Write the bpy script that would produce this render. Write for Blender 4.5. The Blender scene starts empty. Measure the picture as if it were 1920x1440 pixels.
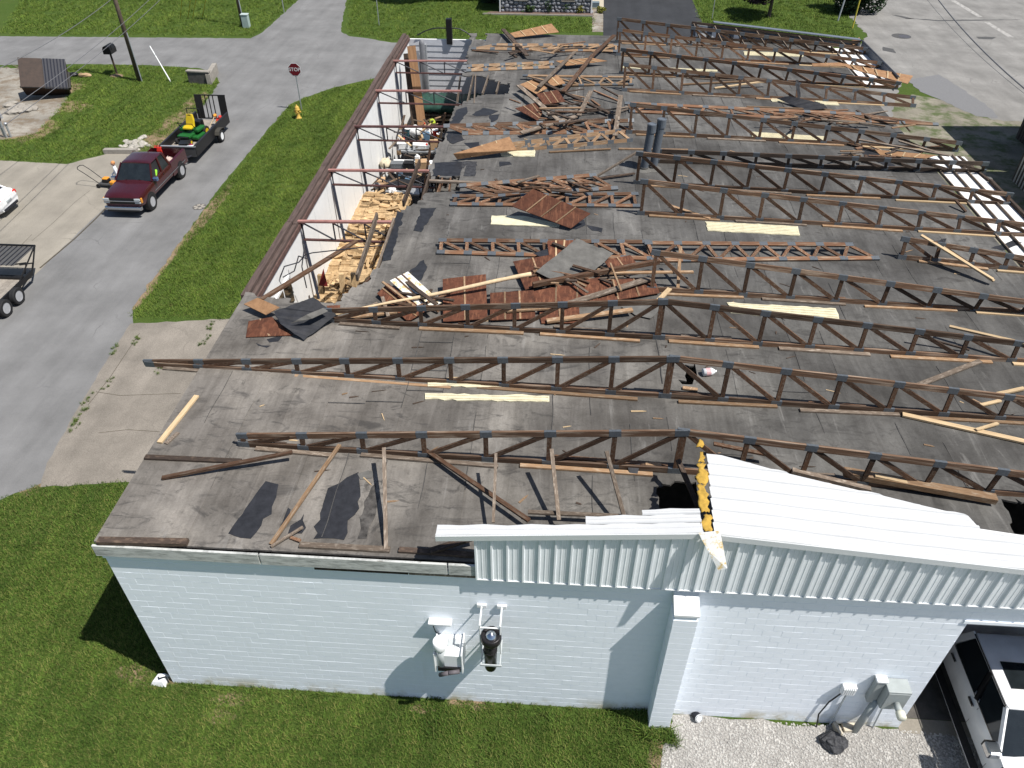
import bpy, bmesh, math, random
from mathutils import Vector, Matrix, Euler
from mathutils.geometry import tessellate_polygon
random.seed(7)
R = math.radians
scene = bpy.context.scene
col = scene.collection
# ---------------------------------------------------------------- camera
FPX = 1430.0; PITCH = R(39.6); YAW = math.atan(120/1857.0)
CAM = Vector((9.077, -9.251, 17.7))
cam_d = bpy.data.cameras.new('camera'); cam = bpy.data.objects.new('camera', cam_d); col.objects.link(cam)
cam_d.sensor_width = 36; cam_d.lens = FPX/1920*36; cam_d.clip_end = 2000
cam.location = CAM; cam.rotation_euler = (math.pi/2-PITCH, 0, YAW); scene.camera = cam
# ---------------------------------------------------------------- world, sun, exposure
SUN_FROM = Vector((2.8, -1.1, 5.25)).normalized()
w = bpy.data.worlds.new('World'); scene.world = w; w.use_nodes = True
wn = w.node_tree; wn.nodes.clear()
sky = wn.nodes.new('ShaderNodeTexSky'); sky.sky_type = 'NISHITA'; sky.sun_disc = False
sky.sun_elevation = math.asin(SUN_FROM.z); sky.sun_rotation = math.atan2(SUN_FROM.x, SUN_FROM.y)
bg = wn.nodes.new('ShaderNodeBackground'); bg.inputs[1].default_value = 0.07
wo = wn.nodes.new('ShaderNodeOutputWorld')
wn.links.new(sky.outputs[0], bg.inputs[0]); wn.links.new(bg.outputs[0], wo.inputs[0])
sun_d = bpy.data.lights.new('sun', 'SUN'); sun_d.energy = 4.6; sun_d.angle = R(0.5); sun_d.color = (1, .955, .89)
sun = bpy.data.objects.new('sun', sun_d); col.objects.link(sun)
sun.rotation_euler = (-SUN_FROM).to_track_quat('-Z', 'Y').to_euler()
vs = scene.view_settings; vs.view_transform = 'Standard'; vs.look = 'None'; vs.exposure = 0.55; vs.gamma = 1
# ---------------------------------------------------------------- helpers
cF = Vector((-math.sin(YAW)*math.cos(PITCH), math.cos(YAW)*math.cos(PITCH), -math.sin(PITCH)))
cR = Vector((math.cos(YAW), math.sin(YAW), 0)); cU = cR.cross(cF)
def ray(px, py): return cF + cR*((px-960)/FPX) - cU*((py-720)/FPX)
def G(px, py, z=0.0):                     # point of the place at height z seen at a photograph position
    d = ray(px, py); return CAM + d*((z-CAM.z)/d.z)
def GY(px, py, y):                        # the same on the upright plane at depth y
    d = ray(px, py); return CAM + d*((y-CAM.y)/d.y)
def zroof(x): return 5.45 if x < 11.93 else 5.45-.03*(x-11.93)
def GR(px, py, up=0.0):                   # on the old flat roof
    z = 5.45+up
    for _ in range(4): p = G(px, py, z); z = zroof(p.x)+up
    return G(px, py, z)
def tag(o, label=None, cat=None, group=None, kind=None):
    if label: o['label'] = label
    if cat: o['category'] = cat
    if group: o['group'] = group
    if kind: o['kind'] = kind
    return o
WM = {}                                    # world matrices of parents
def link(o, M=None, parent=None):
    col.objects.link(o)
    M = M or Matrix.Identity(4)
    WM[o.name] = M
    if parent is not None:
        o.parent = parent; o.matrix_basis = WM[parent.name].inverted() @ M
    else: o.matrix_basis = M
    return o
def thing(name, label, cat, loc=(0,0,0), rz=0, group=None, M=None):
    o = bpy.data.objects.new(name, None); o.empty_display_size = .2
    link(o, M or Matrix.Translation(Vector(loc)) @ Matrix.Rotation(rz, 4, 'Z'))
    return tag(o, label, cat, group)
class MB:
    def __init__(s): s.v = []; s.f = []; s.smooth = False
    def add(s, vs, fs):
        n = len(s.v); s.v += [tuple(v) for v in vs]; s.f += [tuple(i+n for i in f) for f in fs]; return s
    def box(s, c, d, M=None):
        x, y, z = d[0]/2, d[1]/2, d[2]/2
        P = [Vector((a*x, b*y, e*z)) for a in (-1,1) for b in (-1,1) for e in (-1,1)]
        P = [(M @ p if M else p)+Vector(c) for p in P]
        return s.add(P, [(0,1,3,2),(4,6,7,5),(0,4,5,1),(2,3,7,6),(0,2,6,4),(1,5,7,3)])
    def b2(s, lo, hi): return s.box([(a+b)/2 for a,b in zip(lo,hi)], [b-a for a,b in zip(lo,hi)])
    def tube(s, p0, p1, r0, r1=None, n=8, cap=True):
        r1 = r0 if r1 is None else r1
        p0 = Vector(p0); p1 = Vector(p1); d = (p1-p0).normalized()
        a = d.orthogonal().normalized(); b = d.cross(a)
        P = []
        for p, r in ((p0,r0),(p1,r1)):
            for i in range(n):
                t = 2*math.pi*i/n; P.append(p+a*(r*math.cos(t))+b*(r*math.sin(t)))
        F = [(i,(i+1)%n,n+(i+1)%n,n+i) for i in range(n)]
        if cap: F += [tuple(range(n-1,-1,-1)), tuple(range(n,2*n))]
        return s.add(P, F)
    def path(s, pts, r, n=6):
        for a, b in zip(pts[:-1], pts[1:]): s.tube(a, b, r, n=n)
        return s
    def loft(s, secs, close=True, cap=True):
        n = len(secs[0]); P = [p for q in secs for p in q]; F = []
        for k in range(len(secs)-1):
            for i in range(n if close else n-1):
                j = (i+1) % n; F.append((k*n+i, k*n+j, (k+1)*n+j, (k+1)*n+i))
        if cap: F += [tuple(range(n-1,-1,-1)), tuple((len(secs)-1)*n+i for i in range(n))]
        return s.add(P, F)
    def lathe(s, prof, M=None, n=20):      # prof: (r, h) about local z
        P = []
        for r, h in prof:
            for i in range(n):
                t = 2*math.pi*i/n; v = Vector((r*math.cos(t), r*math.sin(t), h)); P.append(M @ v if M else v)
        F = []
        for k in range(len(prof)-1):
            for i in range(n):
                j = (i+1) % n; F.append((k*n+i, k*n+j, (k+1)*n+j, (k+1)*n+i))
        F += [tuple(range(n-1,-1,-1)), tuple((len(prof)-1)*n+i for i in range(n))]
        return s.add(P, F)
    def slab(s, top, th):                  # polygon with per-vertex heights, thickness th downwards
        n = len(top); top = [Vector(p) for p in top]
        tri = tessellate_polygon([[Vector((p.x,p.y,0)) for p in top]])
        area = sum(top[i].x*top[(i+1)%n].y-top[(i+1)%n].x*top[i].y for i in range(n))
        if area < 0: pass
        P = top+[p-Vector((0,0,th)) for p in top]; F = []
        for a,b,c in tri:
            q = (top[b]-top[a]).cross(top[c]-top[a]).z
            if q < 0: b, c = c, b
            F += [(a,b,c),(n+a,n+c,n+b)]
        for i in range(n):
            j = (i+1) % n
            F.append((i,n+i,n+j,j) if area > 0 else (j,n+j,n+i,i))
        return s.add(P, F)
    def sphere(s, c, r, nu=10, nv=7, M=None):
        c = Vector(c); r = Vector(r if hasattr(r,'__len__') else (r,r,r)); P = []
        for k in range(1, nv):
            t = math.pi*k/nv
            for i in range(nu):
                u = 2*math.pi*i/nu
                v = Vector((r.x*math.sin(t)*math.cos(u), r.y*math.sin(t)*math.sin(u), r.z*math.cos(t))); P.append((M @ v if M else v)+c)
        a = Vector((0,0,r.z)); P += [(M @ a if M else a)+c, c-(M @ a if M else a)]
        F = []; m = (nv-1)*nu
        for k in range(nv-2):
            for i in range(nu):
                j = (i+1) % nu; F.append((k*nu+i, (k+1)*nu+i, (k+1)*nu+j, k*nu+j))
        for i in range(nu):
            j = (i+1) % nu; F += [(m, i, j), (m+1, (nv-2)*nu+j, (nv-2)*nu+i)]
        return s.add(P, F)
    def mesh(s, name, m, smooth=False):
        me = bpy.data.meshes.new(name); me.from_pydata(s.v, [], s.f); me.update()
        if m: me.materials.append(m)
        if smooth:
            for p in me.polygons: p.use_smooth = True
        return me
    def build(s, name, m, parent=None, M=None, smooth=False, bevel=0, local=False, auto=False):
        # verts are in world space; with local=True they are in M's space
        me = s.mesh(name, m, smooth); o = bpy.data.objects.new(name, me)
        if local: link(o, M if M else (WM[parent.name] if parent else None), parent)
        else:
            c = Matrix.Identity(4)
            if parent is None and s.v:
                xs = [v[0] for v in s.v]; ys = [v[1] for v in s.v]; zs = [v[2] for v in s.v]
                t = Vector(((min(xs)+max(xs))/2, (min(ys)+max(ys))/2, min(zs)))
                me.transform(Matrix.Translation(-t)); c = Matrix.Translation(t)
            link(o, c, parent)
        if bevel:
            b = o.modifiers.new('b', 'BEVEL'); b.width = bevel; b.segments = 2; b.limit_method = 'ANGLE'; b.angle_limit = R(40)
        if auto:
            for p in me.polygons: p.use_smooth = True
            try: me.set_sharp_from_angle(angle=R(35))
            except Exception: pass
        return o
UB = {}
def ubox(m):
    if m.name not in UB: UB[m.name] = MB().box((0,0,0),(1,1,1)).mesh('beam_'+m.name, m)
    return UB[m.name]
def frame_of(p0, p1, up=Vector((0,0,1))):
    p0 = Vector(p0); p1 = Vector(p1); x = (p1-p0); L = x.length; x.normalize()
    z = Vector(up)-x*x.dot(Vector(up)); z.normalize(); y = z.cross(x)
    M = Matrix((x,y,z)).transposed().to_4x4(); M.translation = (p0+p1)/2
    return M, L
def beam(name, p0, p1, w_, h_, m, parent=None, up=(0,0,1), label=None, cat=None, group=None):
    M, L = frame_of(p0, p1, up)
    o = bpy.data.objects.new(name, ubox(m))
    link(o, M @ Matrix.Diagonal((L, w_, h_, 1)), parent)
    return tag(o, label, cat, group)
def copy_tree(o, M, parent=None):
    c = o.copy(); link(c, M, parent)
    inv = WM[o.name].inverted()
    for ch in list(o.children): copy_tree(ch, M @ inv @ WM[ch.name], c)
    return c
# ---------------------------------------------------------------- materials
MAT = {}
def N(t, k, **kw):
    n = t.nodes.new(k)
    for a, b in kw.items(): setattr(n, a, b)
    return n
def ramp(t, src, stops, interp='LINEAR'):
    r = N(t, 'ShaderNodeValToRGB'); r.color_ramp.interpolation = interp
    e = r.color_ramp.elements
    while len(e) < len(stops): e.new(.5)
    for k, (p, c) in enumerate(stops):
        e[k].position = p; e[k].color = (*c, 1) if len(c) == 3 else c
    t.links.new(src, r.inputs[0]); return r.outputs[0]
def mixc(t, fac, a, b, mode='MIX'):
    m = N(t, 'ShaderNodeMix', data_type='RGBA', blend_type=mode)
    for i, v in ((0, fac), (6, a), (7, b)):
        if hasattr(v, 'links') or hasattr(v, 'is_output'): t.links.new(v, m.inputs[i])
        elif i == 0: m.inputs[0].default_value = v
        else: m.inputs[i].default_value = (*v, 1)
    return m.outputs[2]
def noise(t, vec, scale, detail=4, rough=.6, dist=0, stretch=None):
    if stretch:
        mp = N(t, 'ShaderNodeMapping'); mp.inputs['Scale'].default_value = stretch; t.links.new(vec, mp.inputs[0]); vec = mp.outputs[0]
    n = N(t, 'ShaderNodeTexNoise'); n.inputs['Scale'].default_value = scale; n.inputs['Detail'].default_value = detail
    n.inputs['Roughness'].default_value = rough; n.inputs['Distortion'].default_value = dist
    t.links.new(vec, n.inputs['Vector']); return n.outputs['Fac']
def new_mat(name, rough=.8, metal=0, spec=.3):
    m = bpy.data.materials.new(name); m.use_nodes = True; t = m.node_tree
    b = t.nodes['Principled BSDF']; b.inputs['Roughness'].default_value = rough; b.inputs['Metallic'].default_value = metal
    b.inputs['Specular IOR Level'].default_value = spec
    MAT[name] = m; return m, t, b
def coords(t, kind):
    if kind == 'world': return N(t, 'ShaderNodeNewGeometry').outputs['Position']
    return N(t, 'ShaderNodeTexCoord').outputs['Object']
def bump(t, b, h, strength=.3, dist=.02):
    n = N(t, 'ShaderNodeBump'); n.inputs['Strength'].default_value = strength; n.inputs['Distance'].default_value = dist
    t.links.new(h, n.inputs['Height']); t.links.new(n.outputs[0], b.inputs['Normal'])
def simple(name, c, rough=.7, metal=0, var=.12, scale=6, kind='world', spec=.3, bmp=0, rnd=0, stretch=None):
    """colour with soft mottling; rnd: tone differs from object to object"""
    m, t, b = new_mat(name, rough, metal, spec)
    v = coords(t, kind); f = noise(t, v, scale, 5, .65, 0, stretch)
    lo = [x*(1-var) for x in c]; hi = [min(1, x*(1+var)) for x in c]
    o = ramp(t, f, [(.3, lo), (.7, hi)])
    if rnd:
        oi = N(t, 'ShaderNodeObjectInfo'); mr = N(t, 'ShaderNodeMapRange'); mr.inputs[3].default_value = 1-rnd; mr.inputs[4].default_value = 1+rnd
        t.links.new(oi.outputs['Random'], mr.inputs[0])
        h = N(t, 'ShaderNodeHueSaturation'); t.links.new(mr.outputs[0], h.inputs['Value']); t.links.new(o, h.inputs['Color']); o = h.outputs[0]
    t.links.new(o, b.inputs['Base Color'])
    if bmp: bump(t, b, f, bmp)
    return m
def wood(name, c, dark, rnd=.25, wear=None):
    m, t, b = new_mat(name, .85)
    v = coords(t, 'obj'); oi = N(t, 'ShaderNodeObjectInfo')
    ad = N(t, 'ShaderNodeVectorMath', operation='ADD'); t.links.new(v, ad.inputs[0])
    cb = N(t, 'ShaderNodeCombineXYZ'); ml = N(t, 'ShaderNodeMath', operation='MULTIPLY'); ml.inputs[1].default_value = 37
    t.links.new(oi.outputs['Random'], ml.inputs[0]); t.links.new(ml.outputs[0], cb.inputs[0]); t.links.new(cb.outputs[0], ad.inputs[1])
    g = noise(t, ad.outputs[0], 1, 5, .7, .4, (5, 6, 5)); g2 = noise(t, ad.outputs[0], 1, 3, .6, 0, (14, 2.5, 2.5))
    base = ramp(t, g, [(.25, dark), (.62, c)])
    if wear: base = mixc(t, ramp(t, g2, [(.5, (0,0,0)), (.68, (1,1,1))]), base, wear)
    mr = N(t, 'ShaderNodeMapRange'); mr.inputs[3].default_value = 1-rnd; mr.inputs[4].default_value = 1+rnd
    t.links.new(oi.outputs['Random'], mr.inputs[0])
    h = N(t, 'ShaderNodeHueSaturation'); t.links.new(mr.outputs[0], h.inputs['Value']); t.links.new(base, h.inputs['Color'])
    t.links.new(h.outputs[0], b.inputs['Base Color']); bump(t, b, g, .25, .01)
    return m
W_BROWN = wood('truss_wood', (.098,.05,.027), (.018,.011,.008), .45, (.12,.09,.066))
W_CHORD = wood('chord_wood', (.12,.068,.04), (.026,.017,.012), .45, (.23,.175,.13))
W_ORANGE = wood('orange_wood', (.155,.078,.042), (.042,.022,.014), .5, (.2,.15,.105))
W_TAN = wood('tan_wood', (.27,.17,.095), (.11,.065,.038), .35, (.3,.23,.16))
W_PALE = wood('pale_wood', (.5,.38,.23), (.27,.18,.1), .18)
W_GREY = wood('weathered_wood', (.16,.125,.095), (.065,.048,.037), .3, (.25,.21,.17))
W_DARK = wood('dark_wood', (.06,.042,.032), (.02,.015,.012), .3, (.1,.07,.05))
W_LOG = wood('split_log', (.5,.36,.2), (.2,.12,.06), .45)
PLY_RED = wood('red_plywood', (.1,.036,.019), (.038,.014,.008), .3, (.15,.062,.033))
PLY_TAN = wood('tan_plywood', (.29,.165,.085), (.16,.085,.042), .15)
PLATE = simple('plate_steel', (.1,.112,.125), .5, .3, .2, 20, 'world')
FOAM = simple('cream_foam', (.56,.52,.37), .9, 0, .16, 5, bmp=.3)
MEMB = simple('black_membrane', (.021,.022,.026), .55, 0, .35, 5, bmp=.3)
MEMG = simple('grey_membrane', (.105,.102,.095), .85, 0, .3, 3, bmp=.3)
STEEL = simple('primer_steel', (.095,.045,.04), .55, 0, .3, 6)
STEELD = simple('dark_steel', (.025,.026,.034), .5, .2, .3, 8)
PINKST = simple('red_primer_steel', (.3,.15,.13), .6, 0, .25, 4)
WHITE = simple('white_paint', (.74,.75,.75), .55, 0, .05, 2)
WHITE_M = simple('white_metal', (.7,.72,.73), .4, 0, .03, 1.5, spec=.5)
SIDING = simple('siding_paint', (.74,.775,.8), .45, 0, .05, 3, spec=.4, rnd=.04)
BLACK = simple('black_plastic', (.012,.012,.013), .4, 0, .2, 8)
RUBBER = simple('rubber', (.016,.016,.017), .8, 0, .25, 12)
CHROME = simple('chrome', (.6,.61,.63), .15, 1, .05, 3)
ALU = simple('cast_alloy', (.5,.5,.52), .3, .9, .1, 6)
GALV = simple('galvanised', (.4,.42,.44), .45, .5, .12, 10)
LGREY = simple('light_grey_paint', (.42,.45,.46), .5, 0, .06, 6)
CONC = simple('concrete_grey', (.27,.25,.22), .9, 0, .2, 4, bmp=.3)
CONCD = simple('dark_concrete', (.09,.085,.078), .9, 0, .3, 3, bmp=.3)
DARKIN = simple('dark_interior', (.018,.018,.02), .8, 0, .3, 4)
YFOAM = simple('yellow_insulation', (.4,.25,.045), .9, 0, .35, 7, bmp=.6)
GREEN = simple('mower_green', (.014,.1,.022), .4, 0, .15, 8)
YELLOW = simple('seat_yellow', (.5,.36,.012), .45, 0, .08, 8)
ORANGE = simple('orange_paint', (.6,.25,.03), .5, 0, .15, 8)
HYD = simple('hydrant_yellow', (.5,.33,.07), .6, 0, .25, 14)
RED = simple('red_plastic', (.5,.03,.02), .5, 0, .15, 8)
STOPRED = simple('sign_red', (.13,.006,.013), .5, 0, .1, 8)
TARP = simple('green_tarp', (.02,.06,.045), .5, 0, .4, 3, bmp=.6)
BOXC = simple('cardboard', (.36,.24,.14), .85, 0, .12, 5, rnd=.2)
SKIN = simple('skin', (.45,.25,.17), .6, 0, .05, 8)
HIVIS = simple('hivis_green', (.25,.55,.04), .7, 0, .1, 8)
DENIM = simple('denim', (.16,.2,.3), .85, 0, .15, 14)
ROCK = simple('pale_rock', (.35,.33,.29), .9, 0, .25, 5, bmp=.5, rnd=.2)
STONE = simple('house_stone', (.2,.21,.23), .9, 0, .3, 4, bmp=.5, rnd=.35)
MULCH = simple('mulch', (.12,.08,.065), .95, 0, .5, 14, bmp=.6)
def carpaint(name, c, rough=.25):
    m, t, b = new_mat(name, rough, 0, .5); b.inputs['Coat Weight'].default_value = .6; b.inputs['Coat Roughness'].default_value = .06
    f = noise(t, coords(t, 'world'), 2.5, 5, .6); t.links.new(ramp(t, f, [(.3, [x*.9 for x in c]), (.7, [x*1.08 for x in c])]), b.inputs['Base Color'])
    return m
MAROON = carpaint('maroon_paint', (.042,.0045,.0065)); CARWHITE = carpaint('white_car_paint', (.78,.79,.8)); CARBLACK = carpaint('black_car_paint', (.01,.01,.012))
def glass(name, c=(.01,.013,.015)):
    m, t, b = new_mat(name, .06, 0, .6)
    f = noise(t, coords(t, 'world'), 3, 2); t.links.new(ramp(t, f, [(.3, c), (.7, [x*1.6 for x in c])]), b.inputs['Base Color']); return m
GLASS = glass('tinted_glass')
# ---------------------------------------------------------------- ground materials
def ellipse_mask(t, v, spots):
    """soft irregular patches at given places on the ground (bare earth, stains)"""
    out = None; nz = noise(t, v, 2.2, 5, .7)
    sep = N(t, 'ShaderNodeSeparateXYZ'); t.links.new(v, sep.inputs[0])
    for (x, y, rx, ry) in spots:
        sb = N(t, 'ShaderNodeVectorMath', operation='SUBTRACT'); sb.inputs[1].default_value = (x, y, 0); t.links.new(v, sb.inputs[0])
        dv = N(t, 'ShaderNodeVectorMath', operation='DIVIDE'); dv.inputs[1].default_value = (rx, ry, 1e6); t.links.new(sb.outputs[0], dv.inputs[0])
        ln = N(t, 'ShaderNodeVectorMath', operation='LENGTH'); t.links.new(dv.outputs[0], ln.inputs[0])
        ad = N(t, 'ShaderNodeMath', operation='MULTIPLY_ADD'); ad.inputs[1].default_value = 1.5; t.links.new(nz, ad.inputs[0]); t.links.new(ln.outputs['Value'], ad.inputs[2])
        mr = N(t, 'ShaderNodeMapRange'); mr.inputs[1].default_value = 1.5; mr.inputs[2].default_value = 1.75; mr.inputs[3].default_value = 1; mr.inputs[4].default_value = 0
        t.links.new(ad.outputs[0], mr.inputs[0])
        if out is None: out = mr.outputs[0]
        else:
            mx = N(t, 'ShaderNodeMath', operation='MAXIMUM'); t.links.new(out, mx.inputs[0]); t.links.new(mr.outputs[0], mx.inputs[1]); out = mx.outputs[0]
    return out
def grass_mat():
    m, t, b = new_mat('grass_ground', .95, 0, .1)
    v = coords(t, 'world')
    big = noise(t, v, .35, 4, .6); mid = noise(t, v, 1.9, 5, .65); fine = noise(t, v, 16, 4, .7); st = noise(t, v, 1, 3, .6, 0, (.5, 2.6, 1))
    c = ramp(t, fine, [(.25, (.015,.03,.006)), (.5, (.05,.086,.016)), (.78, (.1,.142,.033))])
    c = mixc(t, ramp(t, big, [(.4, (0,0,0)), (.66, (.55,.55,.55))]), c, (.066,.092,.02))
    c = mixc(t, ramp(t, mid, [(.5, (0,0,0)), (.75, (.6,.6,.6))]), c, (.028,.058,.01))
    c = mixc(t, ramp(t, st, [(.55, (0,0,0)), (.75, (.35,.35,.35))]), c, (.1,.105,.04))
    sp = []
    for px, py, rx, ry in ((285,1270,.85,.3),(262,1262,.7,.25),(430,1310,.5,.22),(410,1345,.45,.2),(880,1320,.6,.14),(790,1330,.35,.12),(1240,1395,.3,.9),(1235,1440,.25,.6),(300,255,.9,2.2),(330,225,.7,2.6),(365,190,.6,1.8),(100,165,2.2,1.6),(120,200,1.8,1.2),(60,245,1.5,2.0),(110,830,.5,1.2),(90,870,.5,1.5),(390,400,.35,3.5),(300,500,.35,3.5),(270,550,.3,1.5),(1700,220,3,2),(1790,240,3,2)):
        p = G(px, py); sp.append((p.x, p.y, rx, ry))
    d = ramp(t, noise(t, v, 9, 5, .7), [(.3, (.16,.115,.07)), (.7, (.29,.215,.14))])
    c = mixc(t, ellipse_mask(t, v, sp), c, d)
    t.links.new(c, b.inputs['Base Color']); bump(t, b, fine, .8, .05); return m
GRASS = grass_mat()
def paving(name, c, speck=.25, sc=60, crack=True, patch=.18, rough=.9, tint=None):
    m, t, b = new_mat(name, rough, 0, .2); v = coords(t, 'world')
    f = noise(t, v, sc, 3, .7); g = noise(t, v, .45, 5, .6); h = noise(t, v, 1, 4, .6, 0, (1.2,.12,1))
    o = ramp(t, f, [(.25, [x*(1-speck) for x in c]), (.75, [x*(1+speck) for x in c])])
    o = mixc(t, ramp(t, g, [(.35, (0,0,0)), (.7, (1,1,1))]), o, [x*(1+patch) for x in c], 'MIX') if patch > .3 else o
    o2 = N(t, 'ShaderNodeMix', data_type='RGBA', blend_type='MULTIPLY'); o2.inputs[0].default_value = 1
    t.links.new(o, o2.inputs[6]); t.links.new(ramp(t, g, [(.3, (1-patch,)*3), (.7, (1+patch,)*3)]), o2.inputs[7]); o = o2.outputs[2]
    o3 = N(t, 'ShaderNodeMix', data_type='RGBA', blend_type='MULTIPLY'); o3.inputs[0].default_value = .5
    t.links.new(o, o3.inputs[6]); t.links.new(ramp(t, h, [(.35, (.8,.8,.8)), (.65, (1.12,1.12,1.12))]), o3.inputs[7]); o = o3.outputs[2]
    o = mixc(t, ramp(t, noise(t, v, 2.3, 6, .75, .8), [(.62, (0,0,0)), (.78, (.35,.35,.35))]), o, [x*.55 for x in c])
    if tint: o = mixc(t, ramp(t, noise(t, v, .8, 5, .7), [(.46, (0,0,0)), (.6, (.85,.85,.85))]), o, tint)
    if crack:
        vo = N(t, 'ShaderNodeTexVoronoi', feature='DISTANCE_TO_EDGE'); vo.inputs['Scale'].default_value = .16
        wv = N(t, 'ShaderNodeVectorMath', operation='ADD'); nn = N(t, 'ShaderNodeTexNoise'); nn.inputs['Scale'].default_value = .9; nn.inputs['Detail'].default_value = 6
        t.links.new(v, nn.inputs['Vector']); t.links.new(v, wv.inputs[0]); t.links.new(nn.outputs['Color'], wv.inputs[1]); t.links.new(wv.outputs[0], vo.inputs['Vector'])
        k = ramp(t, vo.outputs['Distance'], [(0, (1,1,1)), (.0045, (0,0,0))]); gate = ramp(t, g, [(.5, (0,0,0)), (.6, (.45,.45,.45))])
        mm = N(t, 'ShaderNodeMath', operation='MULTIPLY'); t.links.new(k, mm.inputs[0]); t.links.new(gate, mm.inputs[1])
        o = mixc(t, mm.outputs[0], o, [x*.3 for x in c])
    t.links.new(o, b.inputs['Base Color']); bump(t, b, f, .35, .01); return m
ASPH = paving('road_asphalt', (.165,.165,.165), .2, 45)
ASPHL = paving('lot_asphalt', (.2,.195,.185), .25, 30, patch=.22)
ASPHD = paving('dark_asphalt', (.035,.037,.041), .2, 40, crack=False)
SLAB = paving('drive_concrete', (.2,.18,.155), .3, 30, patch=.28)
SLABW = paving('apron_concrete', (.245,.225,.19), .15, 25, patch=.16)
GRAV = paving('gravel_ground', (.26,.25,.235), .6, 24, crack=False, patch=.12)
LOTG = paving('dirt_gravel', (.25,.232,.2), .25, 16, crack=False, patch=.3, tint=(.15,.115,.08))
WEEDY = paving('weedy_gravel', (.19,.175,.14), .22, 18, crack=False, patch=.3, tint=(.06,.085,.025))
def sheet_ground(name, pts, m, z, label=None, cat=None, n_sub=0, jag=0, seed=1):
    """flat sheet at height z with slightly uneven borders"""
    rnd = random.Random(seed); P = []
    for i, p in enumerate(pts):
        q = pts[(i+1) % len(pts)]; L = math.hypot(q[0]-p[0], q[1]-p[1]); k = max(1, int(L/.35)) if jag and L < 60 else 1
        for j in range(k):
            a = j/k; P.append((p[0]+(q[0]-p[0])*a+(rnd.gauss(0,jag) if j else 0), p[1]+(q[1]-p[1])*a+(rnd.gauss(0,jag) if j else 0)))
    tri = tessellate_polygon([[Vector((x,y,0)) for x,y in P]])
    V = [(x,y,z) for x,y in P]; F = []
    for a,b,c in tri:
        if (V[b][0]-V[a][0])*(V[c][1]-V[a][1])-(V[b][1]-V[a][1])*(V[c][0]-V[a][0]) < 0: b, c = c, b
        F.append((a,b,c))
    o = MB().add(V, F).build(name, m); tag(o, kind='structure')
    return o
def pxp(*L): return [(G(a,b).x, G(a,b).y) for a, b in L]
gr = MB().add([(-400,-300,0),(400,-300,0),(400,500,0),(-400,500,0)], [(0,1,2,3)]).build('ground', GRASS); tag(gr, kind='structure')
E = lambda *a: [tuple(x) for x in a]
# street past the building, with the curved corner into the cross street
sheet_ground('road', E((-13.9,-60),(-8.15,-60),(-8.1,5.0))+pxp((80,905),(95,866),(118,825),(150,770),(172,735),(212,668),(250,607))+E((-8.3,16),(-8.75,27),(-8.75,36))+pxp((545,195),(570,183),(620,166),(700,147))+E((8,46.3),(24,46.8),(60,47.5),(60,55),(24,54.2),(0,54))+pxp((735,80),(690,72),(655,68),(640,60),(640,48),(650,0))+E((-9.6,110),(-16.5,110))+pxp((560,0),(515,40),(490,62),(470,72),(0,68))+E((-120,52.5),(-120,45.5))+pxp((0,122),(160,120),(280,122),(375,128),(400,138),(412,155),(395,178),(330,262),(284,280)), ASPH, .004, jag=.035, seed=3)
sheet_ground('concrete_apron', E((-13.75,-20),(-13.75,18))+pxp((215,372),(284,284),(200,289),(125,308),(0,301))+E((-40,33),(-40,-20)), SLABW, .008, jag=.02, seed=4)
sheet_ground('concrete_driveway', pxp((245,607),(205,668),(165,735),(140,775),(112,825),(88,868),(76,914),(150,909),(235,904))+E((-.02,6.6),(-.02,15.5))+pxp((430,598)), SLAB, .008, jag=.02, seed=5)
sheet_ground('gravel_yard', pxp((0,262),(40,255),(72,248),(110,205),(133,172),(118,158),(95,135),(80,128),(0,126))+E((-60,46),(-60,33)), LOTG, .006, jag=.12, seed=6)
sheet_ground('side_lot', E((27.8,36),(29.5,39))+pxp((1690,150),(1730,160),(1790,190),(1860,225))+E((45,39),(90,38),(90,130),(36,130),(34.2,75),(33.6,58),(30,52),(27.5,48)), ASPHL, .008, jag=.1, seed=7)
sheet_ground('weedy_strip', E((24.2,20),(31,22),(40,34),(50,38),(52,44),(37,43.5),(32,44),(30,45),(28.5,49),(24.2,49)), WEEDY, .006, jag=.25, seed=8)
sheet_ground('asphalt_driveway', pxp((1131,80),(1131,0))+E((12.3,100),(27,100))+pxp((1298,0),(1316,40),(1320,80)), ASPHD, .008, jag=.01, seed=9)
sheet_ground('gravel_lot', pxp((1253,1338),(1262,1352),(1252,1375),(1243,1400),(1238,1440))+E((11.6,-9),(11.2,-14),(60,-14),(60,-.02),(24,-.02),(22.4,.0),(17.6,-.02),(12.3,-.02)), GRAV, .006, jag=.05, seed=10)
sheet_ground('workshop_floor', E((.2,.25),(24,.25),(24,44),(.2,44)), CONCD, .012)
sheet_ground('door_apron', E((17.6,-.12),(22.6,-.12),(22.6,.24),(17.6,.24)), SLABW, .014)
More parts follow.
